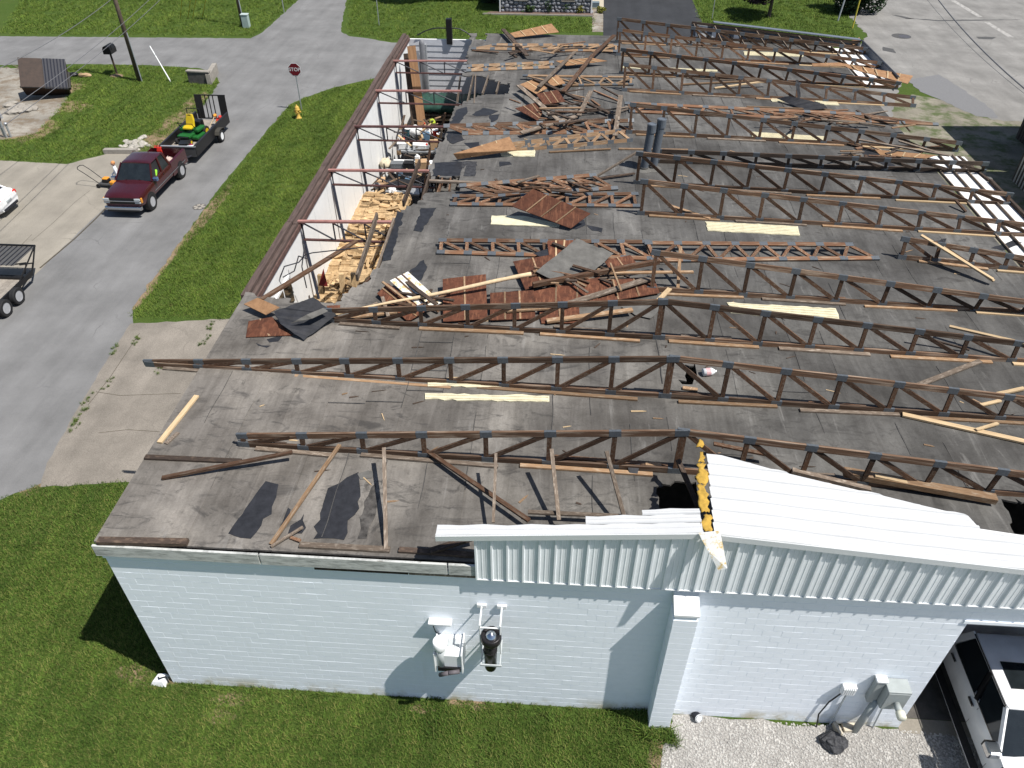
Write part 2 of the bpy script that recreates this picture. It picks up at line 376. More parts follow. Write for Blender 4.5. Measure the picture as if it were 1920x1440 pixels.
# road marks on the far lot, patches, cracks filled with tar, weeds in joints
PAINT, pt_, pb_ = new_mat('worn_road_paint', .85); pt_.links.new(ramp(pt_, noise(pt_, coords(pt_, 'world'), 3.5, 6, .75), [(.42, (.2,.195,.185)), (.56, (.38,.37,.35))]), pb_.inputs['Base Color'])
for k, (a, b_) in enumerate((((1785,0),(1838,32)),((1850,42),(1896,70)))):
    p, q = G(*a), G(*b_); d = (q-p).normalized(); n_ = Vector((-d.y,d.x,0))*.22
    tag(MB().add([p+n_, p-n_, q-n_, q+n_], [(0,1,2,3)]).build('painted_stripe', PAINT, M=None), kind='structure').location.z = .0125
TARC = simple('patch_asphalt', (.07,.07,.07), .85, 0, .3, 12)
for k, pts in enumerate([[(1655,95),(1680,100),(1675,92),(1655,88)],[(1700,150),(1760,140),(1800,165),(1860,205),(1870,222),(1830,218),(1770,190),(1725,172)]]):
    sheet_ground('road_patch', pxp(*pts), simple('cool_asphalt', (.155,.156,.16), .9, 0, .2, 20) if k else TARC, .0125, jag=.05, seed=20+k)
for k, pts in enumerate([[(1672,28),(1700,36),(1715,36),(1690,30)],[(1697,34),(1760,38),(1830,37),(1915,37),(1830,39),(1760,40)],[(1830,69),(1868,70),(1860,74),(1835,73)]]):
    sheet_ground('tar_seal', pxp(*pts), TARC, .014, jag=.04, seed=30+k)
# joints in the concrete: shallow dark grooves filled with dirt, as thin strips
JOINT = simple('joint_dirt', (.07,.06,.045), .95, 0, .4, 10)
for k, pts in enumerate([[(216,372),(180,410),(140,448),(75,503)],[(168,358),(140,380),(100,418),(60,452)],[(180,735),(225,742),(340,738)],[(185,812),(240,806),(300,810)],[(262,625),(245,650),(205,710),(165,760)],[(60,440),(20,480),(0,498)]]):
    W = .01 if k else .04; L_ = [G(*p) for p in pts]
    mb = MB()
    for a, b_ in zip(L_[:-1], L_[1:]):
        d = (b_-a).normalized(); n_ = Vector((-d.y,d.x,0))*W
        mb.add([a+n_+Vector((0,0,.0125)), a-n_+Vector((0,0,.0125)), b_-n_+Vector((0,0,.0125)), b_+n_+Vector((0,0,.0125))], [(0,1,2,3)])
    tag(mb.build('pavement_joint', JOINT), kind='structure')
# ---------------------------------------------------------------- the workshop building
FAR = 36.4; XR = 23.9; RIDGE = 11.93
bld = thing('workshop_building', 'long white block workshop with its roof torn open, filling the photograph', 'building')
def blockpaint(name):
    m, t, b = new_mat(name, .6, 0, .3); v = coords(t, 'world')
    f = noise(t, v, 5, 4, .6); g = noise(t, v, .6, 3, .5)
    o = ramp(t, f, [(.3, (.79,.84,.9)), (.7, (.83,.875,.93))])
    sx = N(t, 'ShaderNodeSeparateXYZ'); t.links.new(v, sx.inputs[0])
    mr = N(t, 'ShaderNodeMapRange'); mr.inputs[1].default_value = .02; mr.inputs[2].default_value = .5; mr.inputs[3].default_value = 1; mr.inputs[4].default_value = 0
    t.links.new(sx.outputs[2], mr.inputs[0])
    mm = N(t, 'ShaderNodeMath', operation='MULTIPLY'); t.links.new(mr.outputs[0], mm.inputs[0]); t.links.new(ramp(t, noise(t, v, .8, 5, .7), [(.46, (0,0,0)), (.62, (1,1,1))]), mm.inputs[1])
    o = mixc(t, mm.outputs[0], o, (.42,.37,.22))
    o = mixc(t, ramp(t, noise(t, v, 1, 5, .7, .3, (3.5,3.5,.28)), [(.6, (0,0,0)), (.78, (.22,.22,.22))]), o, (.5,.5,.46)); o = mixc(t, ramp(t, noise(t, v, 9, 4, .7), [(.68, (0,0,0)), (.74, (.3,.3,.3))]), o, (.5,.52,.53))
    t.links.new(o, b.inputs['Base Color']); bump(t, b, noise(t, v, 60, 3), .15, .004); return m
BPAINT = blockpaint('block_paint')
DOORX = 17.6; DOORZ = 4.33; BH = .2032; BW = .4064
core = MB().b2((.09,.012,0),(DOORX,.22,5.08)).b2((DOORX,.012,DOORZ),(22.4,.22,5.08)).b2((22.4,.012,0),(XR,.22,5.08))
fw = core.build('front_wall', BPAINT, bld)
def block_mesh(L, name='block'):
    j = .002; mb = MB(); x0, x1, z0, z1 = j, L-j, j, BH-j; c = .002
    P = [(x0,.02,z0),(x1,.02,z0),(x1,.02,z1),(x0,.02,z1),(x0+c,0,z0+c),(x1-c,0,z0+c),(x1-c,0,z1-c),(x0+c,0,z1-c)]
    return mb.add(P, [(4,5,6,7),(0,1,5,4),(1,2,6,5),(2,3,7,6),(3,0,4,7)])
full_me = block_mesh(BW).mesh('block', BPAINT); ME = {}
rest = MB(); rb = random.Random(11)
for r in range(25):
    z0 = r*BH; segs = [(.09, DOORX)] if z0 < DOORZ-.05 else [(.09, 22.4)]
    segs.append((22.4, XR))
    for a, b_ in segs:
        x = a - (BW/2 if r % 2 else 0)
        while x < b_-.02:
            xa, xb = max(x, a), min(x+BW, b_)
            if xb-xa > .05:
                dy = rb.gauss(0, .0012)
                if 17 <= r <= 23 and xb <= 18.6 and abs(xb-xa-BW) < 1e-4:
                    o = bpy.data.objects.new('block', full_me); link(o, Matrix.Translation((xa, dy*.5+.0088, z0)), fw)
                else:
                    q = block_mesh(xb-xa); rest.add([(v[0]+xa, v[1]+dy*.5+.0088, v[2]+z0) for v in q.v], q.f)
            x += BW
tag(rest.build('block_courses', BPAINT, fw), kind='stuff')
# pilaster in blocks with a sloping cap
pil = MB().b2((11.73,-.395,0),(12.17,.005,4.6)).build('pilaster', BPAINT, bld)
pm = MB().b2((-.24,-.21,.005),(.24,.21,BH-.005)).mesh('pilaster_block', BPAINT)
for r in range(22):
    o = bpy.data.objects.new('pilaster_block', pm); link(o, Matrix.Translation((11.95+rb.gauss(0,.002), -.2, r*BH)), pil)
MB().loft([[(11.7,.0,4.6),(12.2,.0,4.6),(12.2,.0,4.86),(11.7,.0,4.86)],[(11.7,-.42,4.6),(12.2,-.42,4.6),(12.2,-.42,4.66),(11.7,-.42,4.66)]]).build('pilaster_cap', WHITE_M, pil)
# other walls
MB().b2((.09,.02,0),(.18,FAR+.2,5.1)).b2((.09,FAR,0),(XR,FAR+.2,5.1)).build('side_wall', WHITE, bld)
MB().b2((XR-.2,.25,0),(XR,FAR,5.0)).build('right_wall', WHITE, bld)
# white liner panels on the inside of the left wall
y = 9.4; k = 0
while y < FAR-.1:
    y1 = min(y+.91, FAR-.02)
    MB().b2((.18,y+.004,.02),(.205+.004*(k%2),y1-.004,5.2)).build('liner_panel', WHITE, bld); y = y1; k += 1
# lapped boards on the inside of the far wall
FARW = simple('far_wall_paint', (.5,.51,.54), .6, 0, .1, 3)
for k in range(16):
    z0 = .32*k
    if z0 < 5.0: MB().loft([[(.2,FAR-.01,z0),(.2,FAR-.045,z0+.005),(.2,FAR-.02,z0+.32),(.2,FAR-.01,z0+.32)],[(6.5,FAR-.01,z0),(6.5,FAR-.045,z0+.005),(6.5,FAR-.02,z0+.32),(6.5,FAR-.01,z0+.32)]]).build('wall_board', FARW, bld)
# weathered plates on top of the left wall
PLATEW = simple('weathered_plate', (.085,.06,.052), .85, 0, .45, 3, stretch=(6,.6,6))
for k in range(6):
    a, b_ = 9.15+k*4.6, min(9.15+(k+1)*4.6-.02, FAR)
    MB().box(((-.02+.02*(k%2)), (a+b_)/2, 5.34), (.2, b_-a, .15)).build('wall_plate', PLATEW, bld)
    MB().box((.17, (a+b_)/2, 5.26+.015*(k%2)), (.13, b_-a, .12)).build('wall_plate', PLATEW, bld)
    MB().box((.265, (a+b_)/2, 5.14), (.05, b_-a, .16)).build('wall_plate', simple('red_weathered_wood', (.1,.06,.052), .85, 0, .35, 8) if 'red_weathered_wood' not in MAT else MAT['red_weathered_wood'], bld)
MB().b2((.03,.02,5.1),(.07,9.1,5.38)).build('eave_board', W_DARK, bld)
# front fascia in boards, whitewashed and stained
def stained(name):
    m, t, b = new_mat(name, .8); v = coords(t, 'world'); f = noise(t, v, 3, 6, .7, .3, (1,1,5)); g = noise(t, v, 14, 5, .7, 0, (.4,1,3))
    o = ramp(t, f, [(.32, (.2,.21,.2)), (.55, (.48,.49,.47))]); o = mixc(t, ramp(t, g, [(.6, (0,0,0)), (.72, (.8,.8,.8))]), o, (.1,.085,.07))
    t.links.new(o, b.inputs['Base Color']); return m
FASC = stained('stained_fascia')
for a, b_ in ((.02,3.42),(3.45,7.2),(7.23,7.82)): MB().b2((a,-.10,5.13),(b_,-.045,5.44)).build('fascia_board', FASC, bld, bevel=.006)
MB().b2((.09,-.045,5.0),(24,.01,5.18)).build('fascia_backing', BPAINT, bld)
for a, b_, m in ((4.5,6.4,W_DARK),(6.42,7.75,W_GREY)): MB().b2((a,-.075,5.03),(b_,-.046,5.085)).build('fascia_gap_shade', m, bld)  # dark strips standing in for the shaded gap below the fascia
# roof sheets ---------------------------------------------------------------
def inpoly(x, y, P):
    c = False; n = len(P); j = n-1
    for i in range(n):
        if (P[i][1] > y) != (P[j][1] > y) and x < (P[j][0]-P[i][0])*(y-P[i][1])/(P[j][1]-P[i][1])+P[i][0]: c = not c
        j = i
    return c
def rp(*L): return [(GR(a,b).x, GR(a,b).y) for a, b in L]
OPENING = [(.0,9.2)]+rp((500,556),(520,560),(600,570),(640,568),(650,548),(690,530),(700,515),(716,490),(728,470),(738,440),(742,402),(760,392),(792,372),(800,350),(806,322),(812,300),(822,275),(834,250),(842,225),(850,203),(866,195),(872,165),(868,142),(878,125),(876,105),(884,80),(880,62))+[(4.0,FAR+1),(.0,FAR+1)]
HOLES = [OPENING, rp((812,331),(864,331),(858,358),(798,361)), rp((868,142),(905,143),(944,157),(955,157),(951,176),(905,177),(860,195)), rp((1236,905),(1314,905),(1311,957),(1237,957)), rp((1283,686),(1302,688),(1304,723),(1280,722)), rp((893,58),(912,59),(912,76),(890,74)), rp((1885,935),(1935,940),(1935,1003),(1900,1000))]
def roofmat():
    m, t, b = new_mat('roof_membrane', .82, 0, .25); v = coords(t, 'world')
    f1 = noise(t, v, .42, 4, .55, .4); f2 = noise(t, v, 1, 6, .7, .6, (3.2,.35,1)); f3 = noise(t, v, 22, 4, .7); f4 = noise(t, v, 1.7, 6, .72, .8)
    sx = N(t, 'ShaderNodeSeparateXYZ'); t.links.new(v, sx.inputs[0])
    mr = N(t, 'ShaderNodeMapRange'); mr.inputs[1].default_value = 3; mr.inputs[2].default_value = 15; t.links.new(sx.outputs[0], mr.inputs[0])
    o = mixc(t, mr.outputs[0], (.165,.152,.137), (.082,.08,.076))
    my = N(t, 'ShaderNodeMapRange'); my.inputs[1].default_value = 5; my.inputs[2].default_value = 15; t.links.new(sx.outputs[1], my.inputs[0])
    my.inputs[4].default_value = .7
    o = mixc(t, my.outputs[0], o, (.088,.087,.085))
    def mul(o, fac, r):
        q = N(t, 'ShaderNodeMix', data_type='RGBA', blend_type='MULTIPLY'); q.inputs[0].default_value = fac; t.links.new(o, q.inputs[6]); t.links.new(r, q.inputs[7]); return q.outputs[2]
    f5 = noise(t, v, 4.5, 6, .75, 1.2); f6 = noise(t, v, 1, 5, .7, 1.5, (.9,2.4,1))
    o = mul(o, 1, ramp(t, f1, [(.3, (.5,.49,.48)), (.48, (.92,.92,.92)), (.68, (1.42,1.42,1.4))]))
    o = mul(o, .7, ramp(t, f2, [(.35, (.7,.69,.68)), (.65, (1.25,1.25,1.25))]))
    o = mul(o, .4, ramp(t, f3, [(.3, (.7,.7,.7)), (.7, (1.25,1.25,1.25))]))
    o = mul(o, .35, ramp(t, f5, [(.32, (.6,.59,.57)), (.55, (1.08,1.08,1.08))]))
    o = mixc(t, ramp(t, f6, [(.54, (0,0,0)), (.66, (.7,.7,.7))]), o, (.042,.04,.038))
    o = mixc(t, ramp(t, f4, [(.58, (0,0,0)), (.68, (.65,.65,.65))]), o, (.035,.034,.032))
    o = mixc(t, ramp(t, f2, [(.62, (0,0,0)), (.72, (.6,.6,.6))]), o, (.2,.195,.185))
    vo = N(t, 'ShaderNodeTexVoronoi', feature='DISTANCE_TO_EDGE'); vo.inputs['Scale'].default_value = .33; wv = N(t, 'ShaderNodeVectorMath', operation='ADD'); nn = N(t, 'ShaderNodeTexNoise'); nn.inputs['Scale'].default_value = 1.6; nn.inputs['Detail'].default_value = 6
    t.links.new(v, nn.inputs['Vector']); t.links.new(v, wv.inputs[0]); t.links.new(nn.outputs['Color'], wv.inputs[1]); t.links.new(wv.outputs[0], vo.inputs['Vector'])
    kk = N(t, 'ShaderNodeMath', operation='MULTIPLY'); t.links.new(ramp(t, vo.outputs['Distance'], [(0, (1,1,1)), (.02, (0,0,0))]), kk.inputs[0]); t.links.new(ramp(t, f1, [(.5, (0,0,0)), (.66, (.28,.28,.28))]), kk.inputs[1])
    o = mixc(t, kk.outputs[0], o, (.04,.039,.038))
    oi = N(t, 'ShaderNodeObjectInfo'); m2 = N(t, 'ShaderNodeMapRange'); m2.inputs[3].default_value = .86; m2.inputs[4].default_value = 1.12; t.links.new(oi.outputs['Random'], m2.inputs[0])
    h = N(t, 'ShaderNodeHueSaturation'); t.links.new(m2.outputs[0], h.inputs['Value']); t.links.new(o, h.inputs['Color'])
    t.links.new(h.outputs[0], b.inputs['Base Color']); bump(t, b, f4, .5, .03); return m
ROOF = roofmat()
SWID = .915; CX = SWID/6; CY = .155; rr = random.Random(5); s = 0; x0 = .02
while x0 < XR-.1:
    x1 = min(x0+SWID, XR); ys = [.02]; yy = rr.uniform(3, 9)
    while yy < FAR-2: ys.append(yy); yy += rr.uniform(7, 11)
    ys.append(FAR+.15)
    for ya, yb in zip(ys[:-1], ys[1:]):
        nx = max(1, round((x1-x0)/CX)); ny = max(1, int((yb-ya)/CY)); mb = MB(); keep = {}
        cells = []
        for i in range(nx):
            for j in range(ny):
                cx = x0+(i+.5)*(x1-x0)/nx; cy = ya+(j+.5)*(yb-ya)/ny
                if not any(inpoly(cx, cy, H) for H in HOLES): cells.append((i,j))
        if not cells: continue
        left = set(cells)
        while left:
            stack = [left.pop()]; cs = set(stack)
            while stack:
                i, j = stack.pop()
                for q in ((i+1,j),(i-1,j),(i,j+1),(i,j-1)):
                    if q in left: left.remove(q); cs.add(q); stack.append(q)
            if len(cs) < 5: continue
            idx = {}; mb = MB()
            def vid(i, j):
                if (i,j) not in idx:
                    full = all((a,b) in cs for a in (i-1,i) for b in (j-1,j) if 0 <= a < nx and 0 <= b < ny)
                    x = x0+i*(x1-x0)/nx; y = ya+j*(yb-ya)/ny
                    if not full: x += rr.uniform(-.05,.05); y += rr.uniform(-.06,.06)
                    z = zroof(x)+.004*(s%2)+.008*math.sin(x*2.1+y*.7)*math.sin(y*1.3)+(.007 if i == nx else 0)
                    idx[(i,j)] = len(mb.v); mb.v.append((x,y,z))
                return idx[(i,j)]
            for i, j in cs: mb.f.append((vid(i,j), vid(i+1,j), vid(i+1,j+1), vid(i,j+1)))
            o = mb.build('roofing_sheet', ROOF, bld)
            md = o.modifiers.new('t', 'SOLIDIFY'); md.thickness = .05; md.offset = -1
    x0 = x1; s += 1
# tarred laps: broken dark beads along the sheet seams and across them
SEAM = simple('lap_tar', (.06,.058,.056), .8, 0, .4, 9)
rr = random.Random(77); xx = .02+SWID
while xx < XR-.3:
    y = rr.uniform(.1,2)
    while y < FAR-.5:
        L = rr.uniform(.6,3.5); n_ = 6; mb = MB(); w_ = rr.uniform(.004,.011); ok = rr.random() < .7
        for q in range(7):
            if any(inpoly(xx+dx, y+L*q/6, H) for H in HOLES for dx in (-.12,.12)): ok = False
        if ok and y+L < FAR and not (xx > 11.5 and y < 2.5):
            P = []
            for q in range(n_+1):
                yy = y+L*q/n_; wob = .012*math.sin(yy*4+xx); P += [(xx+wob-w_*rr.uniform(.5,1.3), yy, zroof(xx)+.024), (xx+wob+w_*rr.uniform(.5,1.3), yy, zroof(xx)+.024)]
            mb.add(P, [(2*q,2*q+1,2*q+3,2*q+2) for q in range(n_)]); mb.build('lap_seam', SEAM, bld)
        y += L+rr.uniform(.2,2.2)
    xx += SWID
for q in range(60):
    xa = .02+SWID*rr.randrange(0,25); y = rr.uniform(.5,FAR-1)
    if any(inpoly(xa+dx, y, H) for H in HOLES for dx in (0,.45,.9)) or (xa > 11 and y < 2.6): continue
    MB().add([(xa,y,zroof(xa)+.024),(xa+SWID,y+.02,zroof(xa+SWID)+.024),(xa+SWID,y+.045,zroof(xa+SWID)+.024),(xa,y+.02,zroof(xa)+.024)],[(0,1,2,3)]).build('lap_seam', SEAM, bld)
# roof joists seen in the openings
for k in range(9):
    yj = 16.2+.61*k
JO = [((798,361),(812,331)),((826,360),(838,331))]
for a, b_ in (((842,360),(846,331)),((820,365),(832,331))):
    p, q = GR(*a, -.1), GR(*b_, -.1); beam('roof_joist', p, q, .05, .2, W_ORANGE, bld)
for a, b_ in (((876,194),(888,142)),((889,197),(892,142)),((904,178),(916,144)),((930,176),(936,155))):
    p, q = GR(*a, -.08), GR(*b_, -.08); beam('roof_joist', p, q, .05, .2, W_GREY, bld)
for a, b_ in (((707,404),(669,521)),((739,414),(703,523)),((787,304),(756,382)),((806,328),(790,384))):
    p, q = GR(*a, .02), GR(*b_, -.15); beam('roof_joist', p, q, .07, .24, W_GREY if a[0] < 780 else W_DARK, bld)
beam('edge_joist', GR(655,570,-.12), GR(700,518,-.12), .05, .2, W_ORANGE, bld)
# ---------------------------------------------------------------- gable siding and what is left of the metal roof
ROOFM = simple('aged_white_roof_metal', (.51,.52,.525), .4, 0, .05, 2, spec=.4)
def zsh(x): return 6.84-.095*abs(x-RIDGE)
def GS(px, py, up=0):
    z = 6.5
    for _ in range(25): p = G(px, py, z); z = zsh(p.x)+up
    return p
x = 7.76; sid = thing('gable_siding', 'white ribbed metal siding across the gable above the block wall', 'siding', (7.76,-.1,5.05))
k = 0
while x < 23.8:
    P = [(0,0),(.01,-.037),(.045,-.037),(.055,0),(.13,0),(.136,-.006),(.15,-.006),(.156,0),(.22,0),(.226,-.006),(.24,-.006),(.246,0),(.3045,0)]
    secs = [[], []]
    for dx, dy in P:
        secs[0].append((x+dx, -.10+dy, 5.05)); secs[1].append((x+dx, -.10+dy, zsh(x+dx)-.09))
    secs = [q+[(q[-1][0],-.09,q[-1][2]),(q[0][0],-.09,q[0][2])] for q in secs]
    MB().loft(secs).build('siding_panel', SIDING, sid); x += .305; k += 1
MB().b2((7.76,-.12,5.035),(23.8,-.085,5.05)).build('base_trim', WHITE_M, sid)
def metal_strip(name, ya, yb, xa, xb, parent, curl=0, m=ROOFM):
    """xb: end x at ya and at yb; the torn end runs slanting between them"""
    x0e, x1e = xb if hasattr(xb, '__len__') else (xb, xb); n = max(4, int((max(x0e,x1e)-xa)/.22)); sec = []; w_ = yb-ya
    pr = [(0,0),(.015,.03),(.05,.03),(.065,0),(w_*.55,0),(w_*.57,.008),(w_*.62,0),(w_,-.002),(w_,-.012),(0,-.012)]
    for i in range(n+1):
        ring = []
        for dy, dz in pr:
            xe = x0e+(x1e-x0e)*dy/w_; x = xa+(xe-xa)*i/n; yj = .015*math.sin(x*7.3) if name == 'torn_panel' and dy == w_ else 0
            ring.append((x, ya+dy+yj, zsh(x)+dz+.015*math.sin(x*1.1)+.006*math.sin(x*4.3+(ya+dy)*2)))
        sec.append(ring)
    return MB().loft(sec).build(name, m, parent)
mr_ = thing('metal_roof_sheet', 'large bright white ribbed metal roof sheet at the gable, right of the ridge', 'roof sheet', (12.3,-.3,6.8))
back = [GS(*p) for p in ((1312,852),(1440,880),(1560,906),(1680,935),(1740,942),(1795,940),(1818,972),(1838,995),(1920,1000),(2100,1015))]
def yback(x):
    for a, b_ in zip(back[:-1], back[1:]):
        if a.x <= x <= b_.x: return a.y+(b_.y-a.y)*(x-a.x)/max(1e-6, b_.x-a.x)
    return back[-1].y
YF = -.17; W_ = .3; k = 0
def xend(y):
    for i in range(240):
        x = 12.35+i*.05
        if yback(x) < y: return x
    return 23.6
while YF+k*W_ < 2.5:
    ya = YF+k*W_; yb = ya+W_; e0, e1 = xend(ya), xend(yb)
    if e0 > 12.7: metal_strip('roof_panel' if k else 'eave_panel', ya, yb, 12.16+.02*k, (e0, max(e1, 12.4+.03*k)), mr_)
    k += 1
MB().loft([[(12.28,-.18,zsh(12.28)+.02),(12.28,-.17,zsh(12.28)-.13),(12.28,-.12,zsh(12.28)-.13),(12.28,-.12,zsh(12.28)-.012)],[(23.6,-.18,zsh(23.6)+.02),(23.6,-.17,zsh(23.6)-.13),(23.6,-.12,zsh(23.6)-.13),(23.6,-.12,zsh(23.6)-.012)]]).build('rake_trim', WHITE_M, mr_)
ml_ = thing('metal_roof_strip', 'narrow white metal roof remnant along the gable edge, left of the ridge', 'roof sheet', (7,-.3,6.3))
for ya, yb, xa in ((-.17,.1,7.05),(.1,.3,9.85),(.3,.44,10.9)): metal_strip('torn_panel', ya, yb, xa, 11.95, ml_)
MB().loft([[(7.05,-.19,zsh(7.05)+.03),(7.05,-.18,zsh(7.05)-.12),(7.05,-.12,zsh(7.05)-.12),(7.05,-.12,zsh(7.05)-.012)],[(11.98,-.19,zsh(11.98)+.03),(11.98,-.18,zsh(11.98)-.12),(11.98,-.12,zsh(11.98)-.12),(11.98,-.12,zsh(11.98)-.012)]]).build('rake_trim', WHITE_M, ml_)
# yellow insulation along the torn ridge edge
def lumpy(name, P, z_of, th, m, parent=None, **kw):
    mb = MB(); mb.slab([(p.x,p.y,z_of(p)) for p in P], th); return mb.build(name, m, parent, **kw)
rr = random.Random(8)
def foam_run(y0, y1, seed, name):
    rj = random.Random(seed); n = int((y1-y0)/.06); m_ = 5; mb = MB(); V = []
    lx = [rj.uniform(-.04,.03)]; rx = [rj.uniform(.1,.16)]
    for k in range(n): lx.append(max(-.08, min(.06, lx[-1]+rj.uniform(-.05,.05)))); rx.append(max(.07, min(.19, rx[-1]+rj.uniform(-.05,.05))))
    for k in range(n+1):
        y = y0+(y1-y0)*k/n; a = 12.0+.1*(y+.1)/2.4
        for q in range(m_+1):
            f = q/m_; V.append((a+lx[k]+(rx[k]-lx[k])*f, y+rj.uniform(-.015,.015), zsh(12)+.005+.012*math.sin(math.pi*f)+rj.uniform(-.008,.014)))
    w = m_+1; F = [(k*w+q, k*w+q+1, (k+1)*w+q+1, (k+1)*w+q) for k in range(n) for q in range(m_)]
    o = mb.add(V, F).build(name, YFOAM, mr_, smooth=True); md = o.modifiers.new('t','SOLIDIFY'); md.thickness = .02; md.offset = -1
for k, (a, b_) in enumerate(((-.1,.3),(.36,1.05),(1.08,1.62),(1.66,1.95),(2.1,2.3))): foam_run(a, b_, 30+k, 'insulation_batt')
# the bent ridge flashing hanging out over the siding
fl = [(1310,1000),(1350,996),(1352,1015),(1363,1066),(1347,1070),(1327,1032),(1316,1012)]
ys_ = [-.2,-.2,-.26,-.6,-.6,-.42,-.28]
top = [GY(px,py,y) for (px,py),y in zip(fl, ys_)]
mb = MB(); n = len(top); mb.add(top+[p+Vector((.004,.012,.004)) for p in top], [tuple(range(n)), tuple(range(2*n-1,n-1,-1))]+[(i,(i+1)%n,n+(i+1)%n,n+i) for i in range(n)])
def rusty_white():
    m, t, b = new_mat('peeling_white', .5); v = coords(t, 'world'); f = noise(t, v, 5, 5, .75)
    t.links.new(ramp(t, f, [(.5, (.62,.63,.62)), (.58, (.55,.42,.2)), (.75, (.36,.2,.08))]), b.inputs['Base Color']); return m
RUSTW = rusty_white()
tag(mb.build('ridge_flashing', RUSTW), 'bent white flashing with rusty yellow edge hanging from the ridge over the siding', 'flashing')
# right eave: white soffit panels between joists, outer beam and the siding return at the far end
SOFF = simple('soffit_white', (.75,.75,.74), .5, 0, .04, 2)
def eave(y0, y1, xo):
    y = y0
    while y < y1-.1:
        yb = min(y+1.22, y1)
        for xa, xb in ((XR+.05,24.43),(24.47,24.96),(25.0,xo-.03)): MB().b2((xa,y+.004,5.06),(xb,yb-.004,5.08)).build('soffit_panel', SOFF, bld)
        y = yb
    for x_ in (XR+.02, 24.45, 24.98): beam('eave_joist', (x_,y0,5.12), (x_,y1,5.12), .04, .1, W_GREY, bld)
eave(8.0, 21.6, 25.5); eave(30.2, FAR, 25.5)
for a, b_ in ((8,14.2),(14.25,19.2),(19.25,21.6)):
    beam('eave_beam', (25.52-.02*(a>15),a,5.14-.05*(a>15)), (25.5-.25*(b_>20),b_,5.14-.1*(b_>20)), .1, .14, W_DARK, bld)
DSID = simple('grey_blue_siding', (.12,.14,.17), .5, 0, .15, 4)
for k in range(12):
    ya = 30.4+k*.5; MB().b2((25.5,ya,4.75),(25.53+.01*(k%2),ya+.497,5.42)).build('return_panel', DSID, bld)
beam('return_cap', (25.53,30.3,5.45), (25.53,FAR+.2,5.45), .1, .03, STEELD, bld)
# ---------------------------------------------------------------- roof trusses
def truss4(A, B, C, D, n, label, m=W_BROWN, diag=1, group='roof trusses standing across the flat roof', sleepers=(), skip=(), chord=.155, web=.105, th=.05, plates=True, i0=0):
    """A->B lower chord, C->D upper chord; webs between; diag=1: from upper end of web i to lower end of web i+1"""
    A, B, C, D = map(Vector, (A,B,C,D)); t = thing('roof_truss', label, 'roof truss', (A+B)/2, group=group)
    nrm = ((B-A).cross(C-A)).normalized(); inpl = (C-A) - (B-A).normalized()*((C-A).dot((B-A).normalized())); inpl.normalize()
    mc = W_CHORD if m is W_BROWN else m
    beam('bottom_chord', A, B, th*1.15, chord, mc, t, up=inpl); beam('top_chord', C, D, th*1.15, chord, mc, t, up=inpl)
    rj = random.Random(hash(label) % 1000)
    for i in range(n+1):
        f = i/n; lo = A.lerp(B, f); hi = C.lerp(D, f)
        if i not in skip and (hi-lo).length > .12:
            beam('web', lo, hi, th*.96, web, m, t, up=(B-A))
        if i < n and i not in skip:
            a, b_ = (hi, A.lerp(B, (i+1)/n)) if diag == 1 else (lo, C.lerp(D, (i+1)/n))
            beam('web', a, b_, th*.92, web, m, t, up=inpl)
        if plates and i not in skip:
            for p, q in ((lo, B-A), (hi, D-C)):
                d = q.normalized(); p = p+d*rj.uniform(-.04,.04)
                beam('gusset_plate', p-d*.13, p+d*.13, th+.012, .16, PLATE, t, up=inpl)
    for (f0, f1, mm) in sleepers:
        p, q = A.lerp(B, f0), A.lerp(B, f1); off = Vector((0,-.11,-.035))
        sk = Vector((0,rj.uniform(-.06,.04),0)); beam('sleeper_board', p+off+sk, q+off-sk*.5, rj.uniform(.09,.13), .045, mm, t)
        if rj.random() < .75:
            o2 = Vector((rj.uniform(-.5,.5),.1+rj.uniform(0,.1),-.035)); beam('sleeper_board', p+o2, p.lerp(q, rj.uniform(.5,1))+o2+Vector((0,rj.uniform(-.05,.12),0)), .1, .04, rj.choice((W_DARK,W_GREY,W_BROWN)), t)
    return t
ORD = ['first','second','third','fourth','fifth','sixth','seventh','eighth','ninth','tenth','eleventh','twelfth','thirteenth','fourteenth']
def rtop(x): return 6.66-.094*abs(x-RIDGE)
def rbot(x): return zroof(x)+.07
ry = {0:2.69, 1:5.24, 2:7.68, 3:10.08, 5:14.93, 6:17.36, 8:22.23, 10:27.43, 11:29.87, 12:32.9, 13:35.22}
for k, y in ry.items():
    mm = W_ORANGE if k in (11,12) else (W_TAN if k == 99 else W_BROWN)
    x1 = 25.35; x0 = RIDGE+.03
    sl = [(.02,.2,W_TAN),(.24,.42,W_GREY),(.46,.66,W_TAN),(.7,.9,W_PALE)] if k else [(.03,.25,W_TAN)]
    truss4((x0,y,rbot(x0)), (x1,y+random.uniform(-.05,.05),rbot(x1)-.02), (x0,y+{3:.16,6:-.1,8:.14,10:.2,11:-.15,12:.2}.get(k,.03),rtop(x0)-{8:.05,10:.06}.get(k,0)), (x1,y+random.uniform(-.3,.3),rtop(x1)+random.uniform(-.04,.02)), 10,
           f'upright {"orange" if k in (11,12) else "brown"} roof truss right of the ridge, {ORD[k]} bay from the front gable', mm, 1, 'truss halves right of the ridge', sl)
